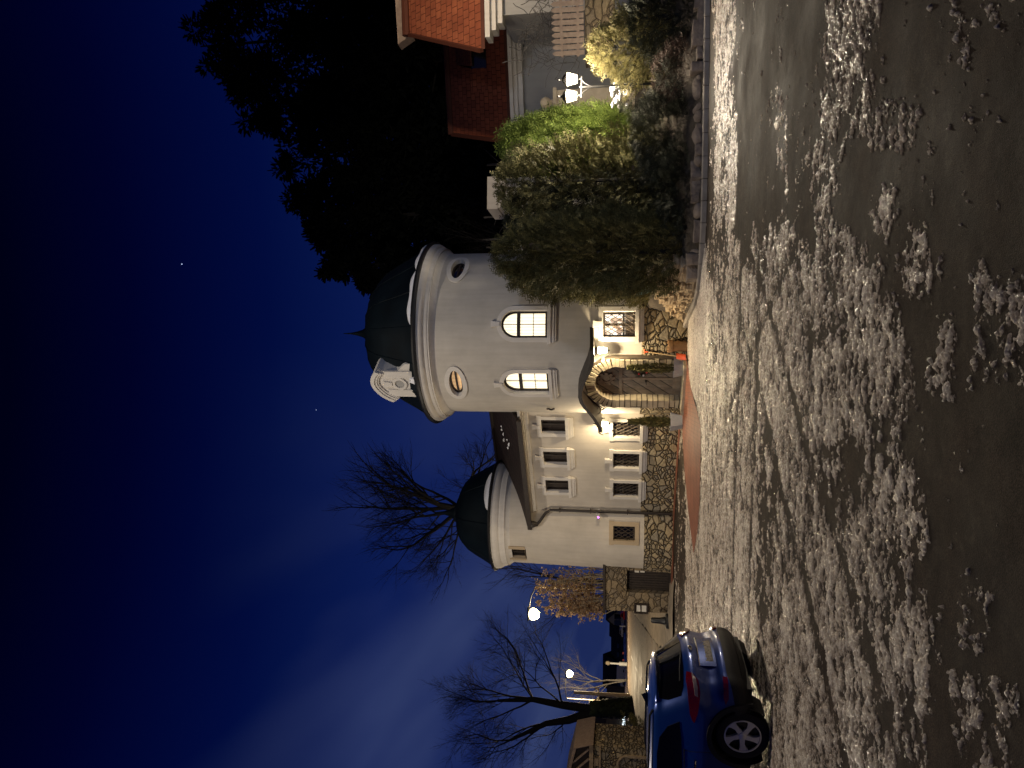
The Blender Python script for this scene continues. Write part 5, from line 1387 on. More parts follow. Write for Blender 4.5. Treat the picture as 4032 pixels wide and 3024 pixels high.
shrub('gap_shrub', 'dark shrub added to fill the shaded gap between the two big evergreens', (p.x, p.y, g0 - .1), [(0, .7), (.3, .8), (.7, .7), (.9, .45), (1, .15)], 4.1, 5200, 55, M['juniper'], cat='evergreen', L=(.14, .26), w=.05, up=.7, rough=.3)  # added shrub, stands in for the dark of the gap
p = at(2320, 2640, 18.9); g0 = gz(p.x, p.y)
shrub('cypress_bush', 'broad olive cypress whose right flank is lit by the garden lamp', (p.x, p.y, g0 - .1), [(0, .9), (.2, 1.08), (.5, 1.08), (.72, .9), (.88, .62), (1, .2)], 4.4, 5600, 34, M['cypress'], cat='evergreen', L=(.12, .24), w=.05, up=.5, twigs=3, rough=.4, lobes=4)
p = at(2480, 2480, 20.2); g0 = gz(p.x, p.y)
shrub('lime_thuja', 'bright lime green thuja with upright feathery sprays in the lamp light', (p.x, p.y, g0 + .1), [(0, .55), (.3, .78), (.6, .74), (.85, .5), (1, .1)], 3.85, 3000, 35, M['thuja_green'], cat='evergreen', L=(.22, .45), w=.05, up=1.6, twigs=4)
p = at(2840, 2560, 18.4); g0 = gz(p.x, p.y)
shrub('golden_conifer', 'golden feathery conifer right of the double garden lamp', (p.x, p.y, g0), [(0, .55), (.25, .82), (.55, .78), (.8, .45), (1, .12)], 1.95, 2400, 36, M['thuja_gold'], cat='evergreen', L=(.1, .24), w=.045, up=.6, twigs=3, rough=.45)
p = at(2735, 2710, 17.45)
shrub('heather_bush', 'rounded purple brown heather bush behind the edging boulders', (p.x, p.y, .2), [(0, .55), (.3, .78), (.6, .74), (.85, .45), (1, .15)], .98, 3400, 37, M['heather'], stem=False, L=(.05, .12), w=.016, up=.5, twigs=2, rough=.12)
p = at(2965, 2730, 17.5)
shrub('olive_mound', 'dark olive mounded conifer at the kerb beyond the heather', (p.x, p.y, .2), [(0, .75), (.3, .98), (.6, .9), (.85, .6), (1, .2)], 1.5, 2400, 38, M['juniper'], L=(.1, .22), w=.04, up=.6, rough=.3)
p = at(2500, 2690, 17.9)
shrub('creeping_juniper', 'dark spiky creeping juniper below the lime thuja', (p.x, p.y, .25), [(0, .8), (.3, 1.05), (.6, .85), (.85, .5), (1, .15)], 1.35, 3000, 39, M['juniper'], stem=False, L=(.14, .32), w=.022, up=.35, twigs=4, rough=.4, squash=(1.15, .8))
p = at(2280, 2700, 17.7)
shrub('creeping_juniper', 'low dark juniper put in for the black shade under the broad cypress', (p.x, p.y, .2), [(0, .7), (.3, .95), (.6, .8), (.85, .5), (1, .15)], .85, 1500, 40, M['juniper'], stem=False, L=(.12, .26), w=.022, up=.3, twigs=4, rough=.4, squash=(1.2, .8))  # dark foliage added where only shade lies below the cypress
p = at(2655, 2440, 19.0); 
b = MB(); rnd = random.Random(6)
t = empty('snowy_cushion', (p.x, p.y, p.z - .25), 'low snow crusted cushion plant under the double lamp', 'plant')
for k in range(26):
    c = Vector((p.x, p.y, p.z - .2)) + Vector((rnd.uniform(-.32, .32), rnd.uniform(-.2, .2), rnd.uniform(0, .42))); rock_mesh(b, c, (rnd.uniform(.08, .2), rnd.uniform(.08, .16), rnd.uniform(.05, .12)), rnd.random())
b.build('snow_clumps', M['snow_clean'], t, smooth=True)
b = MB(); crown(b, Vector((p.x, p.y, p.z - .45)), [(0, .5), (.5, .48), (1, .2)], .6, 500, 77, L=(.06, .14), w=.02); b.build('foliage', M['juniper'], t)

# ---------------------------------------------------------------- double garden lamp
lp = at(2690, 2470, 18.5); lamp_z = at(2690, 2290, 18.5).z
t = empty('garden_lamp', (lp.x, lp.y, gz(lp.x, lp.y)), 'glowing two lantern garden lamp post standing among the shrubs', 'lamp post')
b = MB(); g0 = gz(lp.x, lp.y); b.tube([(lp.x, lp.y, g0 - .1), (lp.x, lp.y, g0 + .3), (lp.x, lp.y, g0 + .32), (lp.x, lp.y, lamp_z + .06)], [.05, .05, .028, .024], 10); b.lathe([(.09, 0), (.09, .06), (.05, .1)], (lp.x, lp.y, g0), 12); b.build('post', M['iron'], t, smooth=40)
b = MB(); hw = .235; ax_ = Vector((.98, .2, 0)).normalized(); q = Vector((lp.x, lp.y, lamp_z))
b.tube([q - ax_ * (hw + .06), q + ax_ * (hw + .06)], .02, 6)
for sg in (-1, 1): b.tube([q + ax_ * sg * (.02 + .17 * (k / 8)) + Vector((0, 0, -.22 + .2 * math.sin(k / 8 * PI / 2))) for k in range(9)], .01, 5); b.tube([q + ax_ * sg * hw, q + ax_ * sg * hw + Vector((0, 0, .08))], .02, 6)
b.build('crossbar', M['iron'], t)
for sg in (-1, 1):
    c = q + ax_ * sg * hw + Vector((0, 0, .08))
    b = MB(); b.lathe([(0, 0), (.07, .01), (.10, .03)], c, 6); b.lathe([(.19, .29), (.17, .32), (.09, .38), (.03, .41), (.02, .47), (.035, .49), (0, .54)], c, 6)
    for k in range(6): a = 2 * PI * k / 6; b.tube([c + Vector((.099 * math.sin(a), -.099 * math.cos(a), .03)), c + Vector((.162 * math.sin(a), -.162 * math.cos(a), .29))], .008, 4)
    la = b.build('lantern', M['iron'], t)
    b = MB(); b.lathe([(.0, .035), (.092, .036), (.154, .288)], c, 6); b.build('glass', M['lantern_glass'], la)
    LIGHTS.append((c + Vector((0, -.16, .15)), 760))
# ================================================================ houses on the right
def quad(b, pts, mi=0, uvs=None): b.add(pts, [tuple(range(len(pts)))], mi, uvs)
def slope(b, eL, eR, rR, rL, th=.1, mi=0):
    """tiled roof plane: eave left/right, ridge right/left"""
    eL, eR, rR, rL = [Vector(p) for p in (eL, eR, rR, rL)]; dn = Vector((0, 0, -th))
    w = (eR - eL).length; h = (rL - eL).length; o = (rL - eL).dot((eR - eL).normalized()); o2 = (rR - eL).dot((eR - eL).normalized())
    uv = [(0, 0), (w, 0), (o2, h), (o, h)]
    b.add([eL, eR, rR, rL, eL + dn, eR + dn, rR + dn, rL + dn], [(0, 1, 2, 3), (7, 6, 5, 4), (0, 4, 5, 1), (1, 5, 6, 2), (2, 6, 7, 3), (3, 7, 4, 0)], mi, uv + uv)
def c5(x, y): return (3024 - .6329 * y, 1500 + .6329 * x)
# nearer orange roofed house at the frame edge
h1 = empty('orange_roofed_house', P(3150, 2150, 25.0), 'house with bright orange tiled roof and white cornice at the edge above the picket fence', 'house')
eL = P(*c5(625, 305), 24.0); rL = P(*c5(172, 205), 26.6); rL = Vector((rL.x, 26.6, rL.z))
eR = Vector((eL.x + 9, 22.6, eL.z)); rR = Vector((rL.x + 9, 25.2, rL.z))
b = MB(); slope(b, eL, eR, rR, rL, .12); rf = b.build('roof', M['orangetile'], h1)
b = MB(); b.tube([rL + Vector((-.1, 0, .08)), rR + Vector((0, 0, .08))], .16, 8); b.bar(rL + Vector((-.05, 0, 0)), eL + Vector((-.05, 0, 0)), .12, .16); b.build('ridge_tile', M['orangetile'], rf)
b = MB(); gl = P(*c5(105, 275), 27.2); gl2 = P(*c5(190, 215), 27.0)
quad(b, [gl, P(*c5(190, 215), 27.2), P(*c5(160, -60), 26.4), P(*c5(85, -60), 26.4)]); b.v += [(x, y + .5, z) for x, y, z in b.v[:4]]; b.f += [(7, 6, 5, 4), (0, 4, 5, 1), (1, 5, 6, 2), (2, 6, 7, 3), (3, 7, 4, 0)]; b.m += [0] * 5; b.uv += [None] * 5
b.build('upper_eave', M['fencewood'], h1)
ev = eL.z; dr = (eR - eL).normalized(); dn_ = Vector((dr.y, -dr.x, 0))
b = MB()
for k, (dz0, dz1, of) in enumerate(((-.14, -.30, .05), (-.302, -.48, -.1), (-.482, -.68, -.24))):
    a = eL + dr * (.35 + .25 * k) + dn_ * of; e = eR + dn_ * of
    v_ = [a + Vector((0, 0, dz1)), e + Vector((0, 0, dz1)), e + Vector((0, 0, dz0)), a + Vector((0, 0, dz0))]
    bk = [p - dn_ * .7 for p in v_]; b.add(v_ + bk, [(0, 1, 2, 3), (0, 4, 5, 1), (0, 3, 7, 4), (2, 6, 7, 3)])
b.build('cornice', M['trim'], h1)
wl_ = eL + dr * 1.15 - dn_ * .45
b = MB(); v_ = [Vector((wl_.x, wl_.y, 0)), Vector((eR.x, eR.y, 0)) - dn_ * .45, Vector((eR.x, eR.y, ev - .6)) - dn_ * .45, Vector((wl_.x, wl_.y, ev - .6))]; bk = [p - dn_ * 4 for p in v_]
b.add(v_ + bk, [(0, 1, 2, 3), (0, 3, 7, 4)]); b.build('wall', M['housewall'], h1)
b = MB(); pc = P(*c5(708, 92), 24.2); b.tube([pc + Vector((0, .02, 0)), pc + Vector((0, .35, .05))], .05, 8); b.build('camera_housing', M['white_paint'], h1)
b = MB(); b.tube([pc, pc + Vector((0, -.01, 0))], .035, 10); b.build('infrared_lamp', M['ir'], h1)
# farther low red roof
h2 = empty('red_roofed_house', P(2600, 2250, 30), 'long low house with dull red roof behind the lime thuja and garden lamp', 'house')
eL2 = P(*c5(815, 880), 28.5); eR2 = P(*c5(735, 60), 26.8); rL2 = P(*c5(472, 835), 31.5); rR2 = P(*c5(372, 40), 30.0)
eR2.z = eL2.z = (eL2.z + eR2.z) / 2; rL2.z = rR2.z = (rL2.z + rR2.z) / 2
b = MB(); slope(b, eL2, eR2, rR2, rL2, .12); rf2 = b.build('roof', M['redtile'], h2)
b = MB(); b.tube([rL2 + Vector((0, 0, .05)), rR2 + Vector((0, 0, .05))], .15, 8); b.bar(rL2, eL2, .14, .2); b.build('ridge_tile', M['redtile'], rf2)
b = MB()                                  # shed dormer, dark under the lid
def rp(a, t): return eL2 + (eR2 - eL2) * a + ((rL2 + (rR2 - rL2) * a) - (eL2 + (eR2 - eL2) * a)) * t
d0, d1, d2, d3 = rp(.56, .30), rp(.80, .30), rp(.80, .82), rp(.56, .82)
upz = Vector((0, 0, .62)); b.add([d0 + Vector((0, 0, .02)), d1 + Vector((0, 0, .02)), d1 + upz, d0 + upz], [(0, 1, 2, 3)]); b.build('dormer_front', M['glass_dark'], rf2)
b = MB(); f_ = Vector((0, -.25, 0)); slope(b, d0 + upz + f_, d1 + upz + f_, d2 + Vector((0, 0, .05)), d3 + Vector((0, 0, .05)), .08)
b.add([d0, d0 + upz, d3 + Vector((0, 0, .03))], [(0, 1, 2)]); b.add([d1, d1 + upz, d2 + Vector((0, 0, .03))], [(0, 1, 2)]); b.build('dormer', M['redtile'], rf2)
b = MB(); dr2 = (eR2 - eL2).normalized(); n2 = Vector((dr2.y, -dr2.x, 0))
for k, (z0, z1, of) in enumerate(((-.12, -.26, .05), (-.262, -.42, -.06), (-.422, -.62, -.16))):
    v_ = [eL2 + dr2 * .3 + n2 * of + Vector((0, 0, z1)), eR2 + n2 * of + Vector((0, 0, z1)), eR2 + n2 * of + Vector((0, 0, z0)), eL2 + dr2 * .3 + n2 * of + Vector((0, 0, z0))]
    bk = [p - n2 * .6 for p in v_]; b.add(v_ + bk, [(0, 1, 2, 3), (0, 4, 5, 1), (0, 3, 7, 4)])
b.build('cornice', M['trim'], h2)
b = MB(); a = eL2 + dr2 * .6 - n2 * .35; e = eR2 + dr2 * 4 - n2 * .35
v_ = [Vector((a.x, a.y, 0)), Vector((e.x, e.y, 0)), Vector((e.x, e.y, eL2.z - .55)), Vector((a.x, a.y, eL2.z - .55))]; bk = [p - n2 * 5 for p in v_]
b.add(v_ + bk, [(0, 1, 2, 3), (0, 3, 7, 4)]); b.build('wall', M['housewall'], h2)
# white gable end and ribbed snowy shed roof beyond the shrubs
def c6(x, y): return (2624 - .5425 * y, 1700 + .5425 * x)
t = empty('white_outbuilding', P(2270, 2250, 33), 'pale outbuilding gable with a flat cap seen between the cypress and the dark wood', 'building')
a = P(*c6(480, 770), 32); e = P(*c6(480, 555), 32)
b = MB(); b.box(((a.x + e.x) / 2, 33, a.z / 2), (e.x - a.x, 2, a.z)); b.build('wall', M['trim'], t)
b = MB(); b.box(((a.x + e.x) / 2, 33, a.z + .24), (e.x - a.x + .12, 2.1, .47)); b.build('cap', M['trim'], t)
t = empty('shed', P(2060, 2250, 34), 'low shed with ribbed snow dusted roof just right of the big tower', 'shed')
b = MB(); q0 = P(*c6(640, 950), 33); q1 = P(*c6(640, 1160), 33.0); q2 = P(*c6(525, 1180), 35.5); q3 = P(*c6(590, 950), 35.5)
for k in range(9):
    f0, f1 = k / 9, (k + .62) / 9; v_ = [q0 + (q1 - q0) * f0, q0 + (q1 - q0) * f1, q3 + (q2 - q3) * f1, q3 + (q2 - q3) * f0]; b.add(v_ + [p - Vector((0, 0, .12)) for p in v_], [(0, 1, 2, 3), (0, 4, 5, 1), (1, 5, 6, 2), (0, 3, 7, 4)])
b.build('rib', M['snow_clean'], t)
b = MB(); v_ = [p - Vector((0, 0, .13)) for p in (q0, q1, q2, q3)]; quad(b, v_); b.add([q0 - Vector((0, 0, .14)), q1 - Vector((0, 0, .14)), Vector((q1.x, q1.y, 0)), Vector((q0.x, q0.y, 0))], [(0, 1, 2, 3)]); b.build('wall', M['housedark'], t)

# picket fence, creeper, gate pier
f0 = P(*c5(1160, 330), 22.0); f1 = P(*c5(1160, -60), 21.2); zt = P(*c5(1062, 150), 21.6).z; zb_ = P(*c5(1262, 150), 21.6).z
t = empty('picket_fence', (f0.x, f0.y, zb_), 'brown wooden picket fence lit by the garden lamp before the orange roofed house', 'fence')
n = 11; ang = math.atan2(f1.y - f0.y, f1.x - f0.x)
for k in range(n):
    p = f0 + (f1 - f0) * (k / (n - 1)); b = MB(); w = .066
    v_ = [Vector((-w, -.012, zb_)), Vector((w, -.012, zb_)), Vector((w, -.012, zt - .08)), Vector((0, -.012, zt + .02)), Vector((-w, -.012, zt - .08))]
    mt = Matrix.Rotation(ang, 3, 'Z'); fr_ = [mt @ q + Vector((p.x, p.y, 0)) for q in v_]; bk = [mt @ (q + Vector((0, .024, 0))) + Vector((p.x, p.y, 0)) for q in v_]
    b.add(fr_ + bk, [(0, 1, 2, 3, 4), (9, 8, 7, 6, 5)] + [(i, 5 + i, 5 + (i + 1) % 5, (i + 1) % 5) for i in range(5)]); b.build('picket', M['fencewood'], t)
b = MB()
for z in (zb_ + .18, zt - .28): b.bar(f0 + Vector((-.1, .04, z - f0.z)), f1 + Vector((0, .04, z - f1.z)), .045, .08)
b.build('rail', M['fencewood'], t)
b = MB(); fl = zb_; v_ = [Vector((f0.x - .3, f0.y + .12, fl - .9)), Vector((f1.x, f1.y + .12, fl - .9)), Vector((f1.x, f1.y + .12, fl - .03)), Vector((f0.x - .3, f0.y + .12, fl - .03))]; bk = [p + Vector((0, .3, 0)) for p in v_]
b.add(v_ + bk, [(0, 1, 2, 3), (3, 2, 6, 7), (0, 3, 7, 4)], 0, [(p.x, p.z) for p in v_ + bk]); tag(b.build('garden_wall', M['rubble_dark'], None), 'low brown rubble wall carrying the picket fence', 'wall')
pp = P(2628, 2310, 23.0); z1 = P(2628, 2192, 23).z
t = empty('gate_pier', (pp.x, pp.y, gz(pp.x, pp.y)), 'square stone gate pier with a ball finial behind the garden lamp', 'pier')
b = MB(); b.box((pp.x, pp.y, z1 / 2 + .1), (.55, .5, z1 - .2)); b.build('shaft', M['concrete'], t)
b = MB(); b.box((pp.x, pp.y, z1 + .04), (.68, .62, .1)); b.build('cap', M['concrete'], t)
b = MB(); b.lathe([(0, .0), (.08, .0), (.09, .05), (.06, .08), (.13, .14), (.175, .25), (.13, .36), (.05, .41), (0, .42)], (pp.x, pp.y, z1 + .1), 20); b.build('ball_finial', M['concrete'], t, smooth=40)

# bare plants
def branch(bt, bc, rnd, p, d, L, r, depth, maxd, spread=.6, upb=.12, thick=2, segs=5, kids=(2, 4), shrink=.68):
    pts = [p]; dd_ = d.normalized(); q = p
    for k in range(segs):
        dd_ = (dd_ + Vector((rnd.gauss(0, .13), rnd.gauss(0, .13), rnd.gauss(0, .1) + upb * .3))).normalized(); q = q + dd_ * (L / segs); pts.append(q)
    r1 = r * (.55 if depth < maxd else .3); rad = [r + (r1 - r) * k / segs for k in range(segs + 1)]
    (bt if depth < thick else bc).tube(pts, rad, 7 if depth < thick else (4 if depth < maxd - 1 else 3), cap=False)
    if depth >= maxd: return
    for k in range(rnd.randint(*kids) + (1 if depth > 0 else 0)):
        t = rnd.uniform(.35, 1.0); i = min(segs - 1, int(t * segs)); s = pts[i] + (pts[i + 1] - pts[i]) * (t * segs - i)
        ax = Vector((rnd.gauss(0, 1), rnd.gauss(0, 1), rnd.gauss(0, .5))); nd_ = (dd_ * (1 - spread * .45) + ax.normalized() * spread + Vector((0, 0, upb))).normalized()
        branch(bt, bc, rnd, s, nd_, L * shrink * rnd.uniform(.75, 1.15), max(.004, r1 * rnd.uniform(.6, .9)), depth + 1, maxd, spread, upb, thick, max(3, segs - 1), kids, shrink)
    branch(bt, bc, rnd, pts[-1], dd_, L * shrink, r1, depth + 1, maxd, spread, upb, thick, max(3, segs - 1), kids, shrink)
def bare_tree(label, base, stems, seed, maxd, m='bark_dark', cat='tree', group=None, name='bare_tree', **kw):
    t = empty(name, base, label, cat, group); bt = MB(); bc = MB(); rnd = random.Random(seed)
    for (d, L, r) in stems: branch(bt, bc, rnd, Vector(base), Vector(d), L, r, 0, maxd, **kw)
    bt.build('trunk', M[m], t); bc.build('crown', M[m], t); return t
def far(u, v, Y): p = P(u, v, Y); return Vector((p.x, p.y, terr(p.x, p.y)))
p = far(1012, 2400, 36)
tt_ = empty('bare_tree', p, 'large bare spreading tree rising behind the small tower', 'tree'); bt = MB(); bc = MB(); rnd = random.Random(14)
trunk_top = P(1022, 1800, 36); bt.tube([p, (p + trunk_top) / 2 + Vector((.1, 0, 0)), trunk_top], [.42, .36, .3], 9)
for (u, v, L, r) in ((1075, 1690, 3.0, .2), (1010, 1640, 3.2, .17), (930, 1680, 2.8, .16), (1165, 1790, 2.4, .13), (985, 1700, 2.4, .12), (890, 1790, 2.2, .09), (1130, 1700, 2.4, .11), (1180, 1850, 2.2, .09), (880, 1700, 2.2, .1)):
    dd_ = (P(u, v, 36) - trunk_top) + Vector((0, rnd.uniform(-1, 1), 0)); branch(bt, bc, rnd, trunk_top - Vector((0, 0, rnd.uniform(0, .5))), dd_, L * .88, r * .8, 1, 5, spread=.62, upb=.08, thick=2, kids=(2, 4), shrink=.69)
bt.build('trunk', M['bark_dark'], tt_); bc.build('crown', M['bark_dark'], tt_)
# ivy clad twin trunked tree at the roadside
p = far(238, 2497, 51); t = empty('ivy_clad_tree', p, 'big bare twin stemmed roadside tree with ivy on its trunk', 'tree'); bt = MB(); bc = MB(); rnd = random.Random(4)
fork = P(232, 2330, 51); bt.tube([p - Vector((0, 0, .3)), p + Vector((0, 0, 1)), fork], [.7, .55, .42], 10)
s1 = P(270, 2100, 51); s2 = P(175, 2150, 50.5); s3 = P(265, 1960, 51); s4 = P(110, 2010, 50)
bt.tube([fork, (fork + s1) / 2 + Vector((-.05, 0, 0)), s1, s3], [.32, .28, .2, .1], 8); bt.tube([fork - Vector((0, 0, .5)), (fork + s2) / 2 + Vector((-.25, 0, 0)), s2, s4], [.34, .28, .2, .1], 8)
for (o_, u, v, L, r) in ((s1, 300, 1900, 2.6, .12), (s1, 370, 2050, 3.0, .11), (s1, 215, 1950, 2.4, .1), (s3, 290, 1800, 2.2, .08), (s3, 230, 1780, 2, .08), (s2, 80, 2000, 2.6, .11), (s2, 200, 1990, 2.6, .1), (s4, 40, 1900, 2.2, .08), (s4, 120, 1880, 2.2, .08), ((fork + s1) / 2, 400, 2170, 3.2, .1), ((fork + s1) / 2, 340, 2110, 2.6, .09), ((fork + s2) / 2, 60, 2180, 2.6, .09), (s1, 420, 1990, 2.8, .09)):
    branch(bt, bc, rnd, o_, P(u, v, 51) - o_ + Vector((0, rnd.uniform(-1.5, 1.5), 0)), L * 1.05, r * .75, 1, 5, spread=.6, upb=.05, thick=2, kids=(2, 4), shrink=.67)
bt.build('trunk', M['bark_dark'], t); bc.build('crown', M['bark_dark'], t)
b = MB()
for k in range(1500):
    f = rnd.random(); a = rnd.uniform(0, 6.28); q = p + (fork - p) * (f * 1.05); rr = (.62 - .2 * f) + rnd.uniform(0, .14); c = q + Vector((rr * math.cos(a), rr * math.sin(a), 0)); s_ = rnd.uniform(.06, .13)
    x = Vector((-math.sin(a), math.cos(a), 0)) * s_; y = Vector((0, 0, -s_ * 1.2)) + Vector((math.cos(a), math.sin(a), 0)) * .04; b.add([c - x, c + y, c + x, c - y * .6], [(0, 1, 2, 3)])
b.build('ivy', M['ivy'], t)
p = far(735, 2350, 40); bare_tree('thin dark bare tree behind the brown leaved beech', p, [((-.1, 0, 1), 3.4, .14)], 9, 5, kids=(2, 3), spread=.6)
p = far(348, 2440, 62); bare_tree('small lamp lit twiggy tree under the far street lamp', p, [((.1, 0, 1), 3.0, .09), ((-.2, 0, 1), 2.6, .07)], 12, 4, m='bark_grey', kids=(2, 4), spread=.6)
p = far(2030, 2300, 40); bare_tree('slim bare tree standing at the edge of the dark wood near the tower', p, [((0, 0, 1), 4.6, .12)], 19, 4, kids=(2, 3), spread=.5)
p = far(1960, 2300, 42); bare_tree('leaning bare sapling between tower roof and the wood', p, [((.1, 0, 1), 4.4, .10)], 23, 4, kids=(2, 3), spread=.5)
# creeper on the house wall by the pickets
p = P(*c5(1100, 330), 22.6); t = empty('bare_creeper', p, 'tangle of bare brown creeper stems against the house behind the pickets', 'climber'); b = MB(); rnd = random.Random(2)
for k in range(120):
    q = P(*c5(rnd.uniform(900, 1250), rnd.uniform(-20, 420)), 22.5 + rnd.uniform(-.1, .25)); pts = [q]; d = Vector((rnd.uniform(-1, 1), rnd.uniform(-.2, .1), rnd.uniform(-.2, 1))).normalized()
    for j in range(6): d = (d + Vector((rnd.gauss(0, .35), rnd.gauss(0, .08), rnd.gauss(0, .3)))).normalized(); q = q + d * rnd.uniform(.07, .16); pts.append(q)
    b.tube(pts, [rnd.uniform(.006, .014)] * 7, 3, cap=False)
b.build('stems', M['bark_grey'], t)
# beech with clinging brown leaves behind the gate wall
p = far(690, 2400, 30.5); t = empty('leafy_beech', p, 'clipped beech with clinging orange brown leaves lit from the street behind the stone wall', 'tree'); bt = MB(); bc = MB(); bl = MB(); rnd = random.Random(8)
z_top = P(690, 2115, 30.5).z
for k in range(46):
    u = rnd.uniform(618, 775); q0 = P(u + rnd.uniform(-10, 25), 2420, 30.5 + rnd.uniform(-.5, .9)); tipv = 2120 + max(0, (690 - u)) * 1.9 + rnd.uniform(0, 90); q1 = P(u + rnd.uniform(-34, 18), tipv, q0.y + rnd.uniform(-.3, .3))
    pts = [q0 + (q1 - q0) * (j / 6) + Vector((rnd.gauss(0, .04), rnd.gauss(0, .04), 0)) for j in range(7)]; (bt if k < 6 else bc).tube(pts, [.035 - .028 * j / 6 if k < 6 else .02 - .015 * j / 6 for j in range(7)], 4, cap=False)
    for j in range(2, 7):
        for w in range(3):
            d = Vector((rnd.uniform(-1, .6), rnd.uniform(-1, 1), rnd.uniform(0, 1))).normalized(); e = pts[j] + d * rnd.uniform(.15, .4); bc.tube([pts[j], (pts[j] + e) / 2 + Vector((0, 0, .02)), e], [.009, .006, .004], 3, cap=False)
            nl = 8 if u < 705 else 2
            for x in range(nl):
                c = pts[j] + (e - pts[j]) * rnd.uniform(.4, 1.1) + Vector((rnd.gauss(0, .05), rnd.gauss(0, .05), rnd.gauss(0, .05))); a = Vector((rnd.gauss(0, 1), rnd.gauss(0, 1), rnd.gauss(0, 1))).normalized() * rnd.uniform(.04, .075); s_ = a.orthogonal().normalized() * .036
                bl.add([c - a, c - s_, c + a, c + s_], [(0, 1, 2, 3)])
bt.build('trunk', M['bark_pale'], t); bc.build('branches', M['bark_pale'], t); bl.build('leaves', M['beech'], t)

# ---------------------------------------------------------------- the dark wood
def pine(b_t, b_c, base, H, Rr, rnd, n, prof, lumps):
    b_t.tube([base, base + Vector((rnd.uniform(-.2, .2), 0, H * .5)), base + Vector((0, 0, H * .93))], [.28, .2, .05], 6)
    for k in range(lumps):
        t = rnd.random() ** .85; r = interp(prof, t) * Rr; a = rnd.uniform(0, 6.28); c = base + Vector((r * math.cos(a) * rnd.uniform(.3, 1), r * math.sin(a) * rnd.uniform(.3, 1), H * (prof[0][0] + (1 - prof[0][0]) * t)))
        b_t.tube([base + Vector((0, 0, c.z - base.z - .4)), c], [.06, .02], 3, cap=False)
        lr = rnd.uniform(.5, 1.1) * (Rr * .3) * (1 - .45 * t)
        for j in range(n // lumps):
            v = Vector((rnd.gauss(0, 1), rnd.gauss(0, 1), rnd.gauss(0, .7))).normalized() * lr * 1.25 * rnd.random() ** .4; q = c + v; d = (v.normalized() + Vector((0, 0, -.1 + rnd.uniform(-.3, .4)))).normalized(); L = rnd.uniform(.2, .55); s_ = d.orthogonal().normalized() * rnd.uniform(.06, .15)
            s_ = Matrix.Rotation(rnd.uniform(0, 6.28), 3, d) @ s_
            b_c.add([q - s_, q + s_, q + d * L + s_ * .4, q + d * L - s_ * .4], [(0, 1, 2, 3)])
CON = [(0, .55), (.2, 1.0), (.5, .75), (.8, .42), (1, .06)]; RND = [(0, .6), (.3, 1.0), (.6, .95), (.85, .6), (1, .2)]
SP = [(2835, 700, 52, 4.6, RND, 'tallest pine of the dark wood with a broad ragged top'), (3000, 800, 50, 4.2, RND, 'dark pine at the edge of the frame beside the tallest pine'),
      (2690, 880, 54, 3.8, RND, 'dark pine just left of the tallest pine'), (2548, 955, 50, 3.6, CON, 'pointed dark spruce with a tip leaning over the low red roof'),
      (2400, 1100, 50, 3.6, RND, 'dark pine above the lit cypress bush'), (2240, 1135, 50, 3.4, RND, 'round topped dark pine midway along the wood'),
      (2110, 1235, 47, 3.0, RND, 'dark pine stepping down towards the big tower'), (1975, 1280, 44, 2.3, RND, 'narrow dark pine right above the tower cornice'),
      (2650, 1200, 44, 3.8, CON, 'dark spruce behind the red roof, lower than the pines'), (2880, 1150, 43, 3.8, CON, 'dark spruce behind the orange roof'),
      (2330, 1340, 43, 3.2, CON, 'dark spruce in front of the pines above the white outbuilding'), (1915, 1420, 45, 1.7, CON, 'small dark spruce touching the big tower roof'),
      (2170, 1400, 42, 2.6, CON, 'dark spruce between the tower and the outbuilding'), (2480, 1300, 42, 3.2, CON, 'dark spruce left of the red roof'), (3040, 1250, 42, 3.6, CON, 'dark spruce at the frame edge, above the orange roof ridge'), (2760, 1350, 41, 3.4, RND, 'dark bushy pine between the two house roofs')]
rnd = random.Random(77)
for (u, v, Y, Rr, pf_, lab) in SP:
    topz = P(u, v, Y).z; x = P(u, v, Y).x; base = Vector((x, Y, 1.0)); H = topz - 1.0
    t = empty('pine_tree' if pf_ is RND else 'spruce_tree', base, lab, 'tree', 'dark trees of the wood behind'); bt = MB(); bc = MB()
    lo = .42 if u < 2150 else .22
    pr_ = [(lo + (1 - lo) * a if False else a, c) for a, c in pf_]
    # crown from lo upwards
    class _: pass
    hb = base + Vector((0, 0, H * lo)); bt.tube([base, hb + Vector((0, 0, 1))], [.3, .24], 6)
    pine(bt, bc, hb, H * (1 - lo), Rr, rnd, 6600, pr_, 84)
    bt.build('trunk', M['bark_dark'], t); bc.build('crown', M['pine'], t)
for k, (u, Y) in enumerate(((2390, 38), (2185, 37), (2560, 38), (2100, 36.5), (2050, 38))):
    q = far(u, 2300, Y); b = MB(); b.tube([q, q + Vector((.05, 0, 3)), q + Vector((rnd.uniform(-.2, .2), 0, 8.5))], [.12, .1, .05], 7)
    for j in range(7): z = rnd.uniform(3, 8); b.tube([q + Vector((.05, 0, z)), q + Vector((rnd.uniform(-.9, .9), rnd.uniform(-.5, .5), z + rnd.uniform(.2, .9)))], [.025, .008], 4)
    tag(b.build('bare_sapling', M['bark_grey'], None), 'slender pale trunk in the front rank of the dark wood', 'tree', 'pale trunks before the wood')
xs = np.linspace(3.4, 75, 60); ys = np.linspace(38, 95, 26)
struct(grid_mesh('wooded_hill', xs, ys, lambda X, Y: .2 + np.clip((Y - 42) / 20, 0, 1) * np.clip((X - 7) / 7, 0, 1) * 18 + 1.2 * fbm(X * .5, Y * .5, 4, 3), M['pine']))

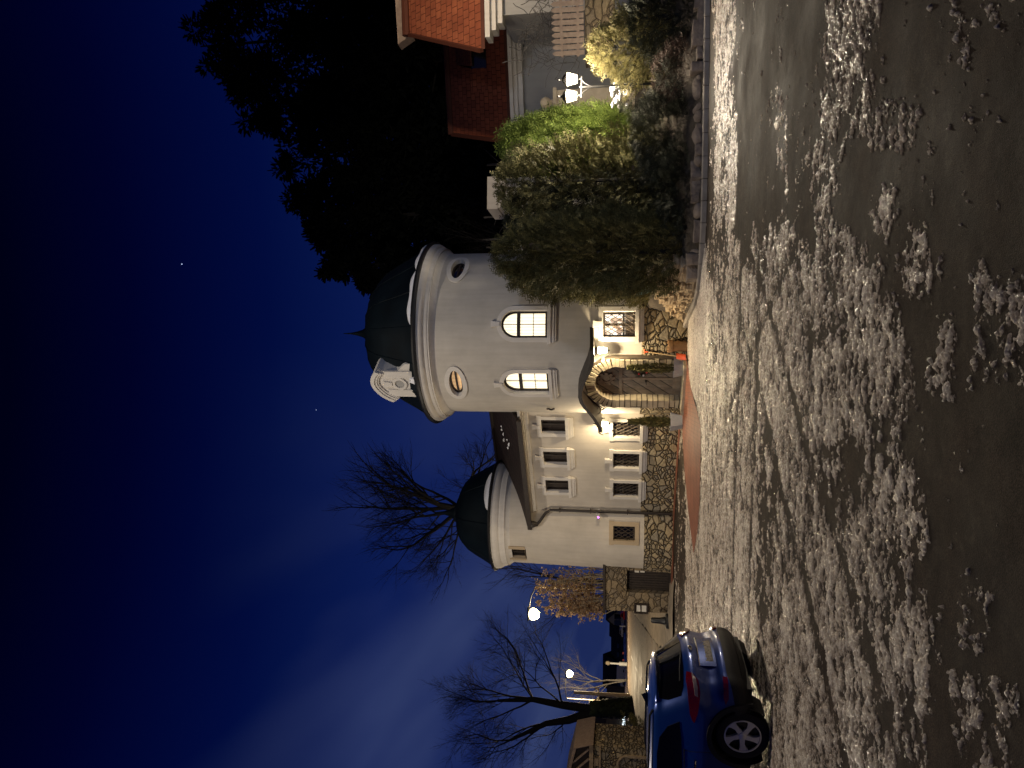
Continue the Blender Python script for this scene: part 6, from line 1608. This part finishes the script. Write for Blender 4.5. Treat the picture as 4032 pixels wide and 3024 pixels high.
# ================================================================ left: gate wall, road side, far street
wa = Vector((P(800, 2650, 27.0).x, 27.3, 0)); we = P(609, 2637, 28.2); we = Vector((we.x, 28.2, 0)); eg = (wa - we).normalized(); ng = Vector((eg.y, -eg.x, 0)); Lg = (wa - we).length
mg = flatmap(we, eg, ng)
def gpt(u, v):
    r = ray(u, v); k = (we - EYE).dot(ng) / r.dot(ng); p = EYE + r * k; return (p - we).dot(eg), p.z
hg = gpt(690, 2384)[1]; g0s = gpt(688, 2560)[0]; g1s = gpt(775, 2560)[0]; gt = gpt(730, 2468)[1]
t = empty('stone_gate_wall', (we.x, we.y, 0), 'brown rubble wall with dark double gate joining the small tower', 'wall')
b = MB()
def block(s0, s1, z0, z1):
    v_ = [mg(s0, z0, 0), mg(s1, z0, 0), mg(s1, z1, 0), mg(s0, z1, 0)]; bk = [mg(s0, z0, -.5), mg(s1, z0, -.5), mg(s1, z1, -.5), mg(s0, z1, -.5)]
    uv = [(s0, z0), (s1, z0), (s1, z1), (s0, z1)]; b.add(v_ + bk, [(0, 1, 2, 3), (0, 3, 7, 4), (1, 5, 6, 2), (3, 2, 6, 7), (0, 4, 5, 1)], 0, uv + [(s0 + .5, z0), (s1 + .5, z0), (s1, z1 + .5), (s0, z1 + .5)])
block(0, g0s, -.1, hg); block(g0s, g1s, gt, hg); block(g1s, Lg, -.1, hg); b.build('masonry', M['rubble_dark'], t)
b = MB(); b.prism([(-.08, hg), (Lg, hg), (Lg, hg + .09), (-.08, hg + .09)], mg, -.56, .07); b.build('coping', M['wood_dark'], t)
b = MB(); b.prism([(g0s, .05), (g1s, .05), (g1s, gt), (g0s, gt)], mg, -.25, -.2)
for k in range(9): s_ = g0s + (g1s - g0s) * (k + .5) / 9; b.prism([(s_ - .035, .08), (s_ + .035, .08), (s_ + .035, gt - .03), (s_ - .035, gt - .03)], mg, -.2, -.185)
gate = b.build('gate', M['wood_dark'], t)
b = MB()
for k in range(2):
    s_, z_ = gpt(764, 2508 + 22 * k); b.prism([(s_ - .06, z_ - .08), (s_ + .06, z_ - .08), (s_ + .06, z_ + .08), (s_ - .06, z_ + .08)], mg, -.185, -.165)
b.build('notice_plate', M['paper'], gate)
s0, z0 = gpt(648, 2553); s1_, z1 = gpt(613, 2496); lo_, hi_ = min(s0, s1_), max(s0, s1_)
t = empty('notice_board', mg((lo_ + hi_) / 2, z0, .0), 'small dark framed notice case with pale papers on the stone gate wall', 'notice board')
b = MB(); b.ring([(lo_, z0), (hi_, z0), (hi_, z1), (lo_, z1)], [(lo_ + .05, z0 + .05), (hi_ - .05, z0 + .05), (hi_ - .05, z1 - .05), (lo_ + .05, z1 - .05)], mg, 0, .07, .02); b.build('frame', M['wood_dark'], t)
b = MB(); b.prism([(lo_ + .05, z0 + .05), (hi_ - .05, z0 + .05), (hi_ - .05, z1 - .05), (lo_ + .05, z1 - .05)], mg, 0, .02); b.build('back', M['curtain'], t)
b = MB(); hm = z1 - z0; b.prism([(lo_ + .07, z0 + .07), (hi_ - .07, z0 + .07), (hi_ - .07, z0 + hm * .46), (lo_ + .07, z0 + hm * .46)], mg, .02, .03)
b.prism([(lo_ + .08, z0 + hm * .54), (hi_ - .09, z0 + hm * .58), (hi_ - .08, z0 + hm * .8), (lo_ + .07, z0 + hm * .82)], mg, .02, .03); b.build('sheet_of_paper', M['paper'], t)
g = G(578, 2640); t = empty('bollard', g, 'black tapered bollard on a wide foot at the lot entrance', 'bollard')
hb_ = P(579, 2562, g.y).z
b = MB(); b.lathe([(.0, hb_), (.07, hb_ - .01), (.10, hb_ - .06), (.11, hb_ * .55), (.14, hb_ * .3), (.15, .2), (0, .2)], g, 20); b.build('post', M['blackmetal'], t, smooth=40)
b = MB(); b.lathe([(0, .2), (.2, .2), (.27, .16), (.28, .0)], g, 20); b.build('foot', M['blackmetal'], t, smooth=40)

def street_lamp(label, foot, ztop, headpos, power, m, group=None):
    t = empty('street_lamp', foot, label, 'street lamp'); b = MB(); f = Vector(foot); h = Vector(headpos)
    b.tube([f, f + Vector((0, 0, 1.2)), Vector((f.x, f.y, ztop))], [.07, .055, .035], 10); b.lathe([(.13, 0), (.12, .5), (.09, .6)], f, 10); b.build('pole', M[m], t, smooth=40)
    b = MB(); top_ = Vector((f.x, f.y, ztop)); d = h - top_; b.tube([top_ - Vector((0, 0, .2)), top_ + Vector((0, 0, .02)), top_ + d * .35 + Vector((0, 0, .16)), h + Vector((0, 0, .16))], .028, 7); b.build('arm', M['blackmetal'], t, smooth=40)
    dh = Vector((d.x, d.y, 0)).normalized(); sd = Vector((-dh.y, dh.x, 0)); b = MB(); vs = []
    for i in range(9):
        x = -.32 + .64 * i / 8; w = .14 * math.sqrt(max(.05, 1 - (x / .34) ** 2))
        for (a, z) in ((-1, .12), (-.6, .17), (0, .19), (.6, .17), (1, .12)): vs.append(h + dh * x + sd * (a * w) + Vector((0, 0, z)))
    b.add(vs, [(i * 5 + j, i * 5 + j + 1, i * 5 + j + 6, i * 5 + j + 5) for i in range(8) for j in range(4)]); hd = b.build('head', M['blackmetal'], t, smooth=True)
    b = MB(); vs = []
    for i in range(9):
        x = -.27 + .54 * i / 8; w = .24 * math.sqrt(max(.02, 1 - (x / .28) ** 2))
        q_ = w / .24
        for (a, z) in ((-1, -.08), (-.75, -.08 - .2 * q_), (0, -.08 - .3 * q_), (.75, -.08 - .2 * q_), (1, -.08), (.75, -.08 + .17 * q_), (0, -.08 + .2 * q_), (-.75, -.08 + .17 * q_)): vs.append(h + dh * x + sd * (a * w) + Vector((0, 0, z)))
    b.add(vs, [(i * 8 + j, i * 8 + (j + 1) % 8, i * 8 + (j + 1) % 8 + 8, i * 8 + j + 8) for i in range(8) for j in range(8)]); b.build('lens', M['lamp_glow'], hd, smooth=True)
    LIGHTS.append((h + Vector((0, 0, -.55)), power)); return t
lh = P(606, 2092, 34); ft = far(706, 2300, 34); street_lamp('tall pale street lamp whose glowing head hangs between small tower and road', ft, P(700, 2112, 34).z, lh, 520, 'concrete')
lh = P(371, 2236, 57); ft = far(262, 2400, 57); ft.x = P(262, 2400, 57).x; street_lamp('distant glowing street lamp beside the ivy clad tree', ft, lh.z + .05, lh, 3600, 'concrete')
street_lamp('street lamp at the roadside left of the parked car', Vector((-13.4, 21.0, 0)), 6.7, Vector((-12.2, 20.6, 6.6)), 1150, 'concrete')
p = far(283, 2480, 54); t = empty('utility_pole', p, 'pale concrete utility pole with insulators between the far lamp and ivy clad tree', 'pole')
zt = P(287, 2259, 54).z; b = MB(); b.tube([p, Vector((p.x, p.y, zt))], [.16, .11], 10); b.build('shaft', M['concrete'], t, smooth=40)
zi = P(287, 2358, 54).z; b = MB()
for k in (-1, 1): b.tube([(p.x + k * .12, p.y - .1, zi), (p.x + k * .45, p.y - .15, zi + .05), (p.x + k * .45, p.y - .15, zi + .3)], [.06, .06, .1], 8)
b.build('insulator', M['concrete'], t)
p = far(408, 2474, 66); zt = P(410, 2386, 66).z; t = empty('globe_lamp', p, 'short white globe topped post beside the far snowy verge', 'lamp post')
b = MB(); b.tube([p, p + Vector((0, 0, .7))], .17, 10); b.tube([p + Vector((0, 0, .7)), Vector((p.x, p.y, zt - .3))], [.09, .08], 8); b.build('post', M['white_paint'], t)
b = MB(); b.lathe([(0, -.22), (.12, -.18), (.2, 0), (.12, .18), (0, .22)], (p.x, p.y, zt - .18), 14); b.build('globe', M['concrete'], t, smooth=True)
# snowy far verge
b = MB(); rnd = random.Random(3); vs = []; L_ = [polyat(RL, d) for d in np.linspace(14, 75, 90)]; 
for i, (x, y) in enumerate(L_):
    for j, o_ in enumerate((-.15, -.5, -1.1, -2.2, -3.2)): vs.append((x + o_ + rnd.uniform(-.25, .25), y, terr(x, y) + .02 + (.14, .2, .18, .1, .0)[j] * rnd.uniform(.4, 1.3) * (0 if j == 0 else 1)))
b.add(vs, [(i * 5 + j, i * 5 + j + 1, i * 5 + j + 6, i * 5 + j + 5) for i in range(len(L_) - 1) for j in range(4)]); o = b.build('verge_snow', M['snow'], None, smooth=True); o['kind'] = 'stuff'
b = MB(); vs = []; L_ = [polyat(RR, d) for d in np.linspace(9, 70, 90)]
for i, (x, y) in enumerate(L_):
    for j, o_ in enumerate((.05, .5, 1.1, 1.8, 2.4)): vs.append((x + o_ + rnd.uniform(-.08, .08), y, terr(x, y) + .02 + (.0, .04, .06, .03, .0)[j] * rnd.uniform(.4, 1.3)))
b.add(vs, [(i * 5 + j, i * 5 + j + 1, i * 5 + j + 6, i * 5 + j + 5) for i in range(len(L_) - 1) for j in range(4)]); o = b.build('lit_colour_verge', M['verge'], None, smooth=True); o['kind'] = 'structure'  # lit look of this verge comes from its pale colour
# sandstone shrine with timber roof at the very left
sx = P(66, 2540, 38.0); t = empty('roadside_shrine', (sx.x, sx.y, terr(sx.x, sx.y)), 'weathered sandstone shrine wall with timber gabled roof beyond the blue car', 'shrine')
zw = P(60, 2335, 38).z; g0 = terr(sx.x, sx.y); x1 = sx.x + .1; x0 = x1 - 3.6; y0 = 38.0
b = MB(); cxs = (x0 + x1) / 2; b.add([(x0, y0, g0 - .2), (x1, y0, g0 - .2), (x1, y0, zw), (x0, y0, zw), (x0, y0 + 2.5, g0 - .2), (x1, y0 + 2.5, g0 - .2), (x1, y0 + 2.5, zw), (x0, y0 + 2.5, zw)], [(0, 1, 2, 3), (1, 5, 6, 2), (0, 3, 7, 4), (3, 2, 6, 7)], 0, [(0, 0), (3.6, 0), (3.6, 3), (0, 3), (2, 0), (6, 0), (6, 3), (2, 3)])
b.build('wall', M['rubble'], t)
b = MB(); b.box((cxs, y0 - .05, zw + .08), (3.8, .5, .2)); b.box((cxs, y0 - .04, zw - .35), (3.7, .2, .1)); b.box((cxs + 1.0, y0 - .04, zw - .17), (.4, .12, .22)); b.build('cornice', M['sandstone'], t)
b = MB(); zp = P(10, 2226, 38).z; xa = cxs; rise = zp - zw - .2; ov = .25
for sg in (-1, 1):
    e0 = Vector((xa + sg * 2.05, y0 - .5, zw + .12)); r0 = Vector((xa, y0 - .5, zw + .2 + rise)); e1 = e0 + Vector((0, 3.2, 0)); r1 = r0 + Vector((0, 3.2, 0)); dn = Vector((0, 0, -.14))
    k0 = Vector((xa + sg * 1.8, y0 - .5, zw + .1 + rise * .72)); k1 = k0 + Vector((0, 3.2, 0))
    for (a_, c_, d_, f_) in ((e0, k0, k1, e1), (k0, r0, r1, k1)): b.add([a_, c_, d_, f_, a_ + dn, c_ + dn, d_ + dn, f_ + dn], [(0, 1, 2, 3), (7, 6, 5, 4), (0, 4, 5, 1), (0, 3, 7, 4)])
b.build('roof', M['fencewood'], t)
b = MB()
b.add([(xa - 1.9, y0 - .2, zw + .18), (xa + 1.9, y0 - .2, zw + .18), (xa + 1.7, y0 - .2, zw + .05 + rise * .7), (xa, y0 - .2, zw + .05 + rise), (xa - 1.7, y0 - .2, zw + .05 + rise * .7)], [(0, 1, 2, 3, 4)]); b.build('timber_gable', M['wood_dark'], t)
for k in range(6):
    b = MB(); x = xa + 1.75 - .5 * k; b.bar((x, y0 - .33, zw + .2), (x - .75, y0 - .33, zw + .05 + rise * .78), .1, .08); b.build('strut', M['fencewood'], t)
b = MB(); pts = [(cxs + .9 + .5 * math.cos(a), y0 - .05, g0 + 1.0 + .5 * math.sin(a)) for a in [PI * i / 14 for i in range(15)]]; b.tube(pts, .07, 6); b.bar((cxs + 1.4, y0 - .05, g0), (cxs + 1.4, y0 - .05, g0 + 1), .12); b.bar((cxs + .4, y0 - .05, g0), (cxs + .4, y0 - .05, g0 + 1), .12); b.build('niche_arch', M['sandstone'], t)
p = far(105, 2540, 41); shrub('roadside_bush', 'dark green bush at the road edge beside the sandstone shrine', p, [(0, .9), (.4, 1.1), (.8, .7), (1, .2)], 1.5, 900, 51, M['thuja'], L=(.15, .35), w=.06, rough=.4)

# far street: houses, vehicles, lights
def far_house(label, u0, u1, veave, vridge, Y, gable=False, wallm='housedark', roofm='farroof', name='far_house', windows=0):
    a = P(u0, 2450, Y); c = P(u1, 2450, Y); ze = P(u0, veave, Y).z; zr_ = P(u0, vridge, Y).z; g = terr(a.x, Y); x0, x1 = min(a.x, c.x), max(a.x, c.x); dep = 7
    t = empty(name, ((x0 + x1) / 2, Y, g), label, 'house'); b = MB()
    b.add([(x0, Y, g - .5), (x1, Y, g - .5), (x1, Y, ze), (x0, Y, ze), (x0, Y + dep, g - .5), (x1, Y + dep, g - .5), (x1, Y + dep, ze), (x0, Y + dep, ze)], [(0, 1, 2, 3), (1, 5, 6, 2), (0, 3, 7, 4)])
    if gable: xm = (x0 + x1) / 2; b.add([(x0, Y, ze), (x1, Y, ze), (xm, Y, zr_)], [(0, 1, 2)])
    b.build('wall', M[wallm], t); b = MB()
    if gable:
        for xx, sg in ((x0, -1), (x1, 1)):
            v_ = [Vector((xx + sg * .4, Y - .4, ze - .1)), Vector((xm, Y - .4, zr_ + .12)), Vector((xm, Y + dep, zr_ + .12)), Vector((xx + sg * .4, Y + dep, ze - .1))]; b.add(v_ + [p - Vector((0, 0, .2)) for p in v_], [(0, 1, 2, 3), (7, 6, 5, 4), (0, 4, 5, 1), (0, 3, 7, 4)])
    else:
        for y_, sg in ((Y, -1), (Y + dep, 1)):
            v_ = [Vector((x0 - .4, y_ + sg * .5, ze - .1)), Vector((x1 + .4, y_ + sg * .5, ze - .1)), Vector((x1 + .4, Y + dep / 2, zr_)), Vector((x0 - .4, Y + dep / 2, zr_))]; b.add(v_ + [p - Vector((0, 0, .2)) for p in v_], [(0, 1, 2, 3), (7, 6, 5, 4), (0, 4, 5, 1), (1, 5, 6, 2), (0, 3, 7, 4)])
    b.build('roof', M[roofm], t)
    for k in range(windows):
        x = x0 + (x1 - x0) * (k + .5) / windows; b = MB(); b.box((x, Y - .03, (g + ze) / 2 + .3), (.9, .1, 1.1)); b.build('window', M['glass_dark'], t)
    return t
far_house('far pale gabled house at the end of the street just past the stone wall', 606, 560, 2420, 2388, 128, True, 'housewall', windows=2)
far_house('far dark brown roofed house behind the white car', 562, 500, 2444, 2398, 134)
far_house('far low dark house between the brown roof and the globe lamp', 498, 428, 2440, 2405, 140, windows=2)
far_house('large dark barn behind the white van', 412, 296, 2432, 2372, 150)
far_house('dark house behind the bright shop lights at the street end', 200, 20, 2400, 2330, 95, windows=3)
def far_vehicle(label, u0, u1, v0, v1, Y, m, name='far_car', van=False):
    a = P(u0, v1, Y); c = P(u1, v0, Y); x0, x1 = min(a.x, c.x), max(a.x, c.x); L = x1 - x0; h = c.z - a.z; g = a.z; t = empty(name, ((x0 + x1) / 2, Y, g), label, 'van' if van else 'car'); b = MB()
    pr = [(0, .18), (0, .8), (.06, .97), (.72, 1), (.82, .62), (.97, .5), (1, .2)] if van else [(0, .2), (.02, .6), (.18, .64), (.32, 1), (.66, .98), (.8, .62), (.98, .52), (1, .2)]
    pr = [(1 - p[0], p[1]) for p in pr][::-1] if van else pr
    b.prism([(x0 + p[0] * L, g + p[1] * h) for p in pr], lambda s, z, d: (s, Y - d, z), -1.7, 0, back=True); b.build('body', m, t)
    b = MB()
    wp = [(.06, .6), (.2, .6), (.26, .92), (.12, .92)] if van else [(.24, .66), (.74, .66), (.64, .92), (.34, .92)]
    b.prism([(x0 + p[0] * L, g + p[1] * h) for p in wp], lambda s, z, d: (s, Y - d, z), 0, .02); b.build('window', M['carglass'], t)
    for q in (.2, .8):
        b = MB(); r = h * .17; b.prism([(x0 + q * L + r * math.cos(2 * PI * i / 14), g + r + r * math.sin(2 * PI * i / 14)) for i in range(14)], lambda s, z, d: (s, Y - d, z), -.1, .05); b.build('wheel', M['tyre'], t)
    return t
far_vehicle('white delivery van parked far down the street by the dark barn', 398, 316, 2427, 2466, 118, M['white_paint'], 'delivery_van', True)
far_vehicle('white car parked far off before the brown roofed house', 555, 517, 2440, 2457, 112, M['white_paint'])
far_vehicle('red car half hidden by the end of the stone gate wall', 620, 584, 2444, 2470, 104, M['redpaint'])
for u, lab in ((424, 'red and white warning post nearer the globe lamp'), (451, 'red warning post farther from the globe lamp')):
    p = far(u, 2472, 80); zt = P(u, 2450, 80).z; b = MB(); b.lathe([(0, zt - p.z), (.12, zt - p.z - .02), (.13, 0)], p, 10); tag(b.build('warning_post', M['redpaint'], None), lab, 'post')
p = far(557, 2470, 90); b = MB(); b.tube([p, Vector((p.x, p.y, P(557, 2440, 90).z))], .08, 8); tag(b.build('marker_post', M['white_paint'], None), 'thin white marker post far down the road edge', 'post')
# bright cold shop front
x0 = P(262, 2458, 88).x; x1 = P(120, 2458, 88).x; t = empty('shop_front', ((x0 + x1) / 2, 88, 1.2), 'low dark kiosk with cold bright shop lights seen either side of the ivy clad trunk', 'kiosk')
z0 = P(200, 2470, 88).z; xl, xr_ = min(x0, x1), max(x0, x1); b = MB(); b.box(((xl + xr_) / 2, 89.6, 2.1), (xr_ - xl + 1, 3, 2.6)); b.build('wall', M['housedark'], t)
for (u0, u1) in ((268, 250), (206, 190), (184, 126)):
    za = P(u0, 2465, 88).z; zb2 = P(u0, 2450, 88).z; xa, xb = sorted((P(u0, 2458, 88).x, P(u1, 2458, 88).x)); b = MB(); b.prism([(xa, za), (xb, za), (xb, zb2), (xa, zb2)], lambda s, z, d: (s, 88 - d, z), -.08, .05); b.build('lit_window', M['shop_glow'], t)

# ================================================================ sky, lamps
w = bpy.data.worlds.new('World'); sc.world = w; w.use_nodes = True; nt = w.node_tree; bg = nt.nodes['Background']
def N(typ, **kw):
    x = nt.nodes.new(typ)
    for k, v in kw.items(): setattr(x, k, v)
    return x
tc = N('ShaderNodeTexCoord'); sp = N('ShaderNodeSeparateXYZ'); nt.links.new(tc.outputs['Generated'], sp.inputs[0])
rp_ = N('ShaderNodeValToRGB'); nt.links.new(sp.outputs['Z'], rp_.inputs['Fac'])
stops = [(0.0, (.012, .022, .088)), (.15, (.0085, .0175, .090)), (.30, (.0036, .0110, .080)), (.45, (.0005, .0034, .043)), (.587, (.0002, .0007, .018)), (.68, (.0001, .0003, .007)), (1.0, (.0001, .0001, .003))]
e = rp_.color_ramp.elements
while len(e) < len(stops): e.new(.5)
for i, (p, c) in enumerate(stops): e[i].position = p; e[i].color = (*c, 1)
def math_(op, a, b=None):
    x = N('ShaderNodeMath', operation=op)
    for i, q in enumerate((a, b)):
        if q is None: continue
        if isinstance(q, (int, float)): x.inputs[i].default_value = q
        else: nt.links.new(q, x.inputs[i])
    return x.outputs[0]
den = math_('ADD', sp.outputs['Z'], .16); cxn = math_('DIVIDE', sp.outputs['X'], den); cyn = math_('DIVIDE', sp.outputs['Y'], den)
cb = N('ShaderNodeCombineXYZ'); nt.links.new(cxn, cb.inputs[0]); nt.links.new(cyn, cb.inputs[1])
mp_ = N('ShaderNodeMapping'); mp_.inputs['Rotation'].default_value = (0, 0, R(38)); mp_.inputs['Scale'].default_value = (.95, .26, 1); mp_.inputs['Location'].default_value = (.55, .3, 0); nt.links.new(cb.outputs[0], mp_.inputs[0])
no = N('ShaderNodeTexNoise'); no.inputs['Scale'].default_value = 1.9; no.inputs['Detail'].default_value = 3; no.inputs['Roughness'].default_value = .5; nt.links.new(mp_.outputs[0], no.inputs['Vector'])
cr_ = N('ShaderNodeValToRGB'); nt.links.new(no.outputs['Fac'], cr_.inputs['Fac']); cr_.color_ramp.elements[0].position = .44; cr_.color_ramp.elements[1].position = .66; cr_.color_ramp.elements[0].color = (0, 0, 0, 1); cr_.color_ramp.elements[1].color = (.020, .026, .040, 1)
fade = math_('MULTIPLY', math_('MULTIPLY', math_('SUBTRACT', .52, sp.outputs['Z']), 3.2), math_('MAXIMUM', math_('SUBTRACT', .25, math_('MULTIPLY', sp.outputs['X'], 2.6)), .12)); fade = math_('MAXIMUM', math_('MINIMUM', fade, 1.0), 0.0)
mx = N('ShaderNodeMix', data_type='RGBA', blend_type='MULTIPLY'); mx.inputs['Factor'].default_value = 1; nt.links.new(cr_.outputs[0], mx.inputs[6]); nt.links.new(fade, mx.inputs[7])
ad = N('ShaderNodeMix', data_type='RGBA', blend_type='ADD'); ad.inputs['Factor'].default_value = 1; nt.links.new(rp_.outputs[0], ad.inputs[6]); nt.links.new(mx.outputs[2], ad.inputs[7])
last = ad.outputs[2]
for (u, v, s) in ((1984, 716, 1.2), (1410, 1245, .5)):          # two stars
    d = ray(u, v).normalized(); dp = N('ShaderNodeVectorMath', operation='DOT_PRODUCT'); dp.inputs[1].default_value = d; nt.links.new(tc.outputs['Generated'], dp.inputs[0])
    g = math_('GREATER_THAN', dp.outputs['Value'], 1 - 3e-7 * s); m_ = N('ShaderNodeMix', data_type='RGBA', blend_type='ADD'); nt.links.new(g, m_.inputs['Factor']); nt.links.new(last, m_.inputs[6]); m_.inputs[7].default_value = (.5, .6, .9, 1); last = m_.outputs[2]
nt.links.new(last, bg.inputs['Color']); bg.inputs['Strength'].default_value = 1.0

for i, (p, pw) in enumerate(LIGHTS):
    l = bpy.data.lights.new('lamp_light', 'POINT'); l.energy = pw; l.color = ((1, .80, .5) if pw < 330 else (1, .78, .48) if pw in (520, 3600) else (1, .86, .66)); l.shadow_soft_size = .06 if pw < 500 else .18
    o = bpy.data.objects.new('lamp_light', l); o.location = p; col.objects.link(o)
def spot(loc, tgt, energy, color, size, blend=.5, soft=.3):
    l = bpy.data.lights.new('mast_light', 'SPOT'); l.energy = energy; l.color = color; l.spot_size = R(size); l.spot_blend = blend; l.shadow_soft_size = soft
    o = bpy.data.objects.new('mast_light', l); o.location = loc; col.objects.link(o)
    o.rotation_euler = (Vector(tgt) - Vector(loc)).to_track_quat('-Z', 'Y').to_euler(); return o
# lot lamp high above the middle of the lot, outside the frame
spot((-4.2, 11.8, 16.6), (-1.5, 16.5, 0), 4200, (1, .88, .72), 122, .8, .25)
spot((15.5, 14.5, 9.0), (12.0, 26, 8.2), 3900, (1, .80, .56), 66, .8, .25)
# unseen cool lamp added behind the camera on the right, for the tower's bluish side
spot((9.5, 1.0, 9.5), (5.0, 23, 4.5), 1900, (.66, .77, 1), 62, .6, .25)

sc.render.engine = 'CYCLES'
sc.cycles.use_denoising = True
sc.cycles.max_bounces = 6; sc.cycles.diffuse_bounces = 3; sc.cycles.glossy_bounces = 3
sc.cycles.sample_clamp_indirect = 3.0
sc.view_settings.view_transform = 'Standard'; sc.view_settings.look = 'None'; sc.view_settings.exposure = 0; sc.view_settings.gamma = 1
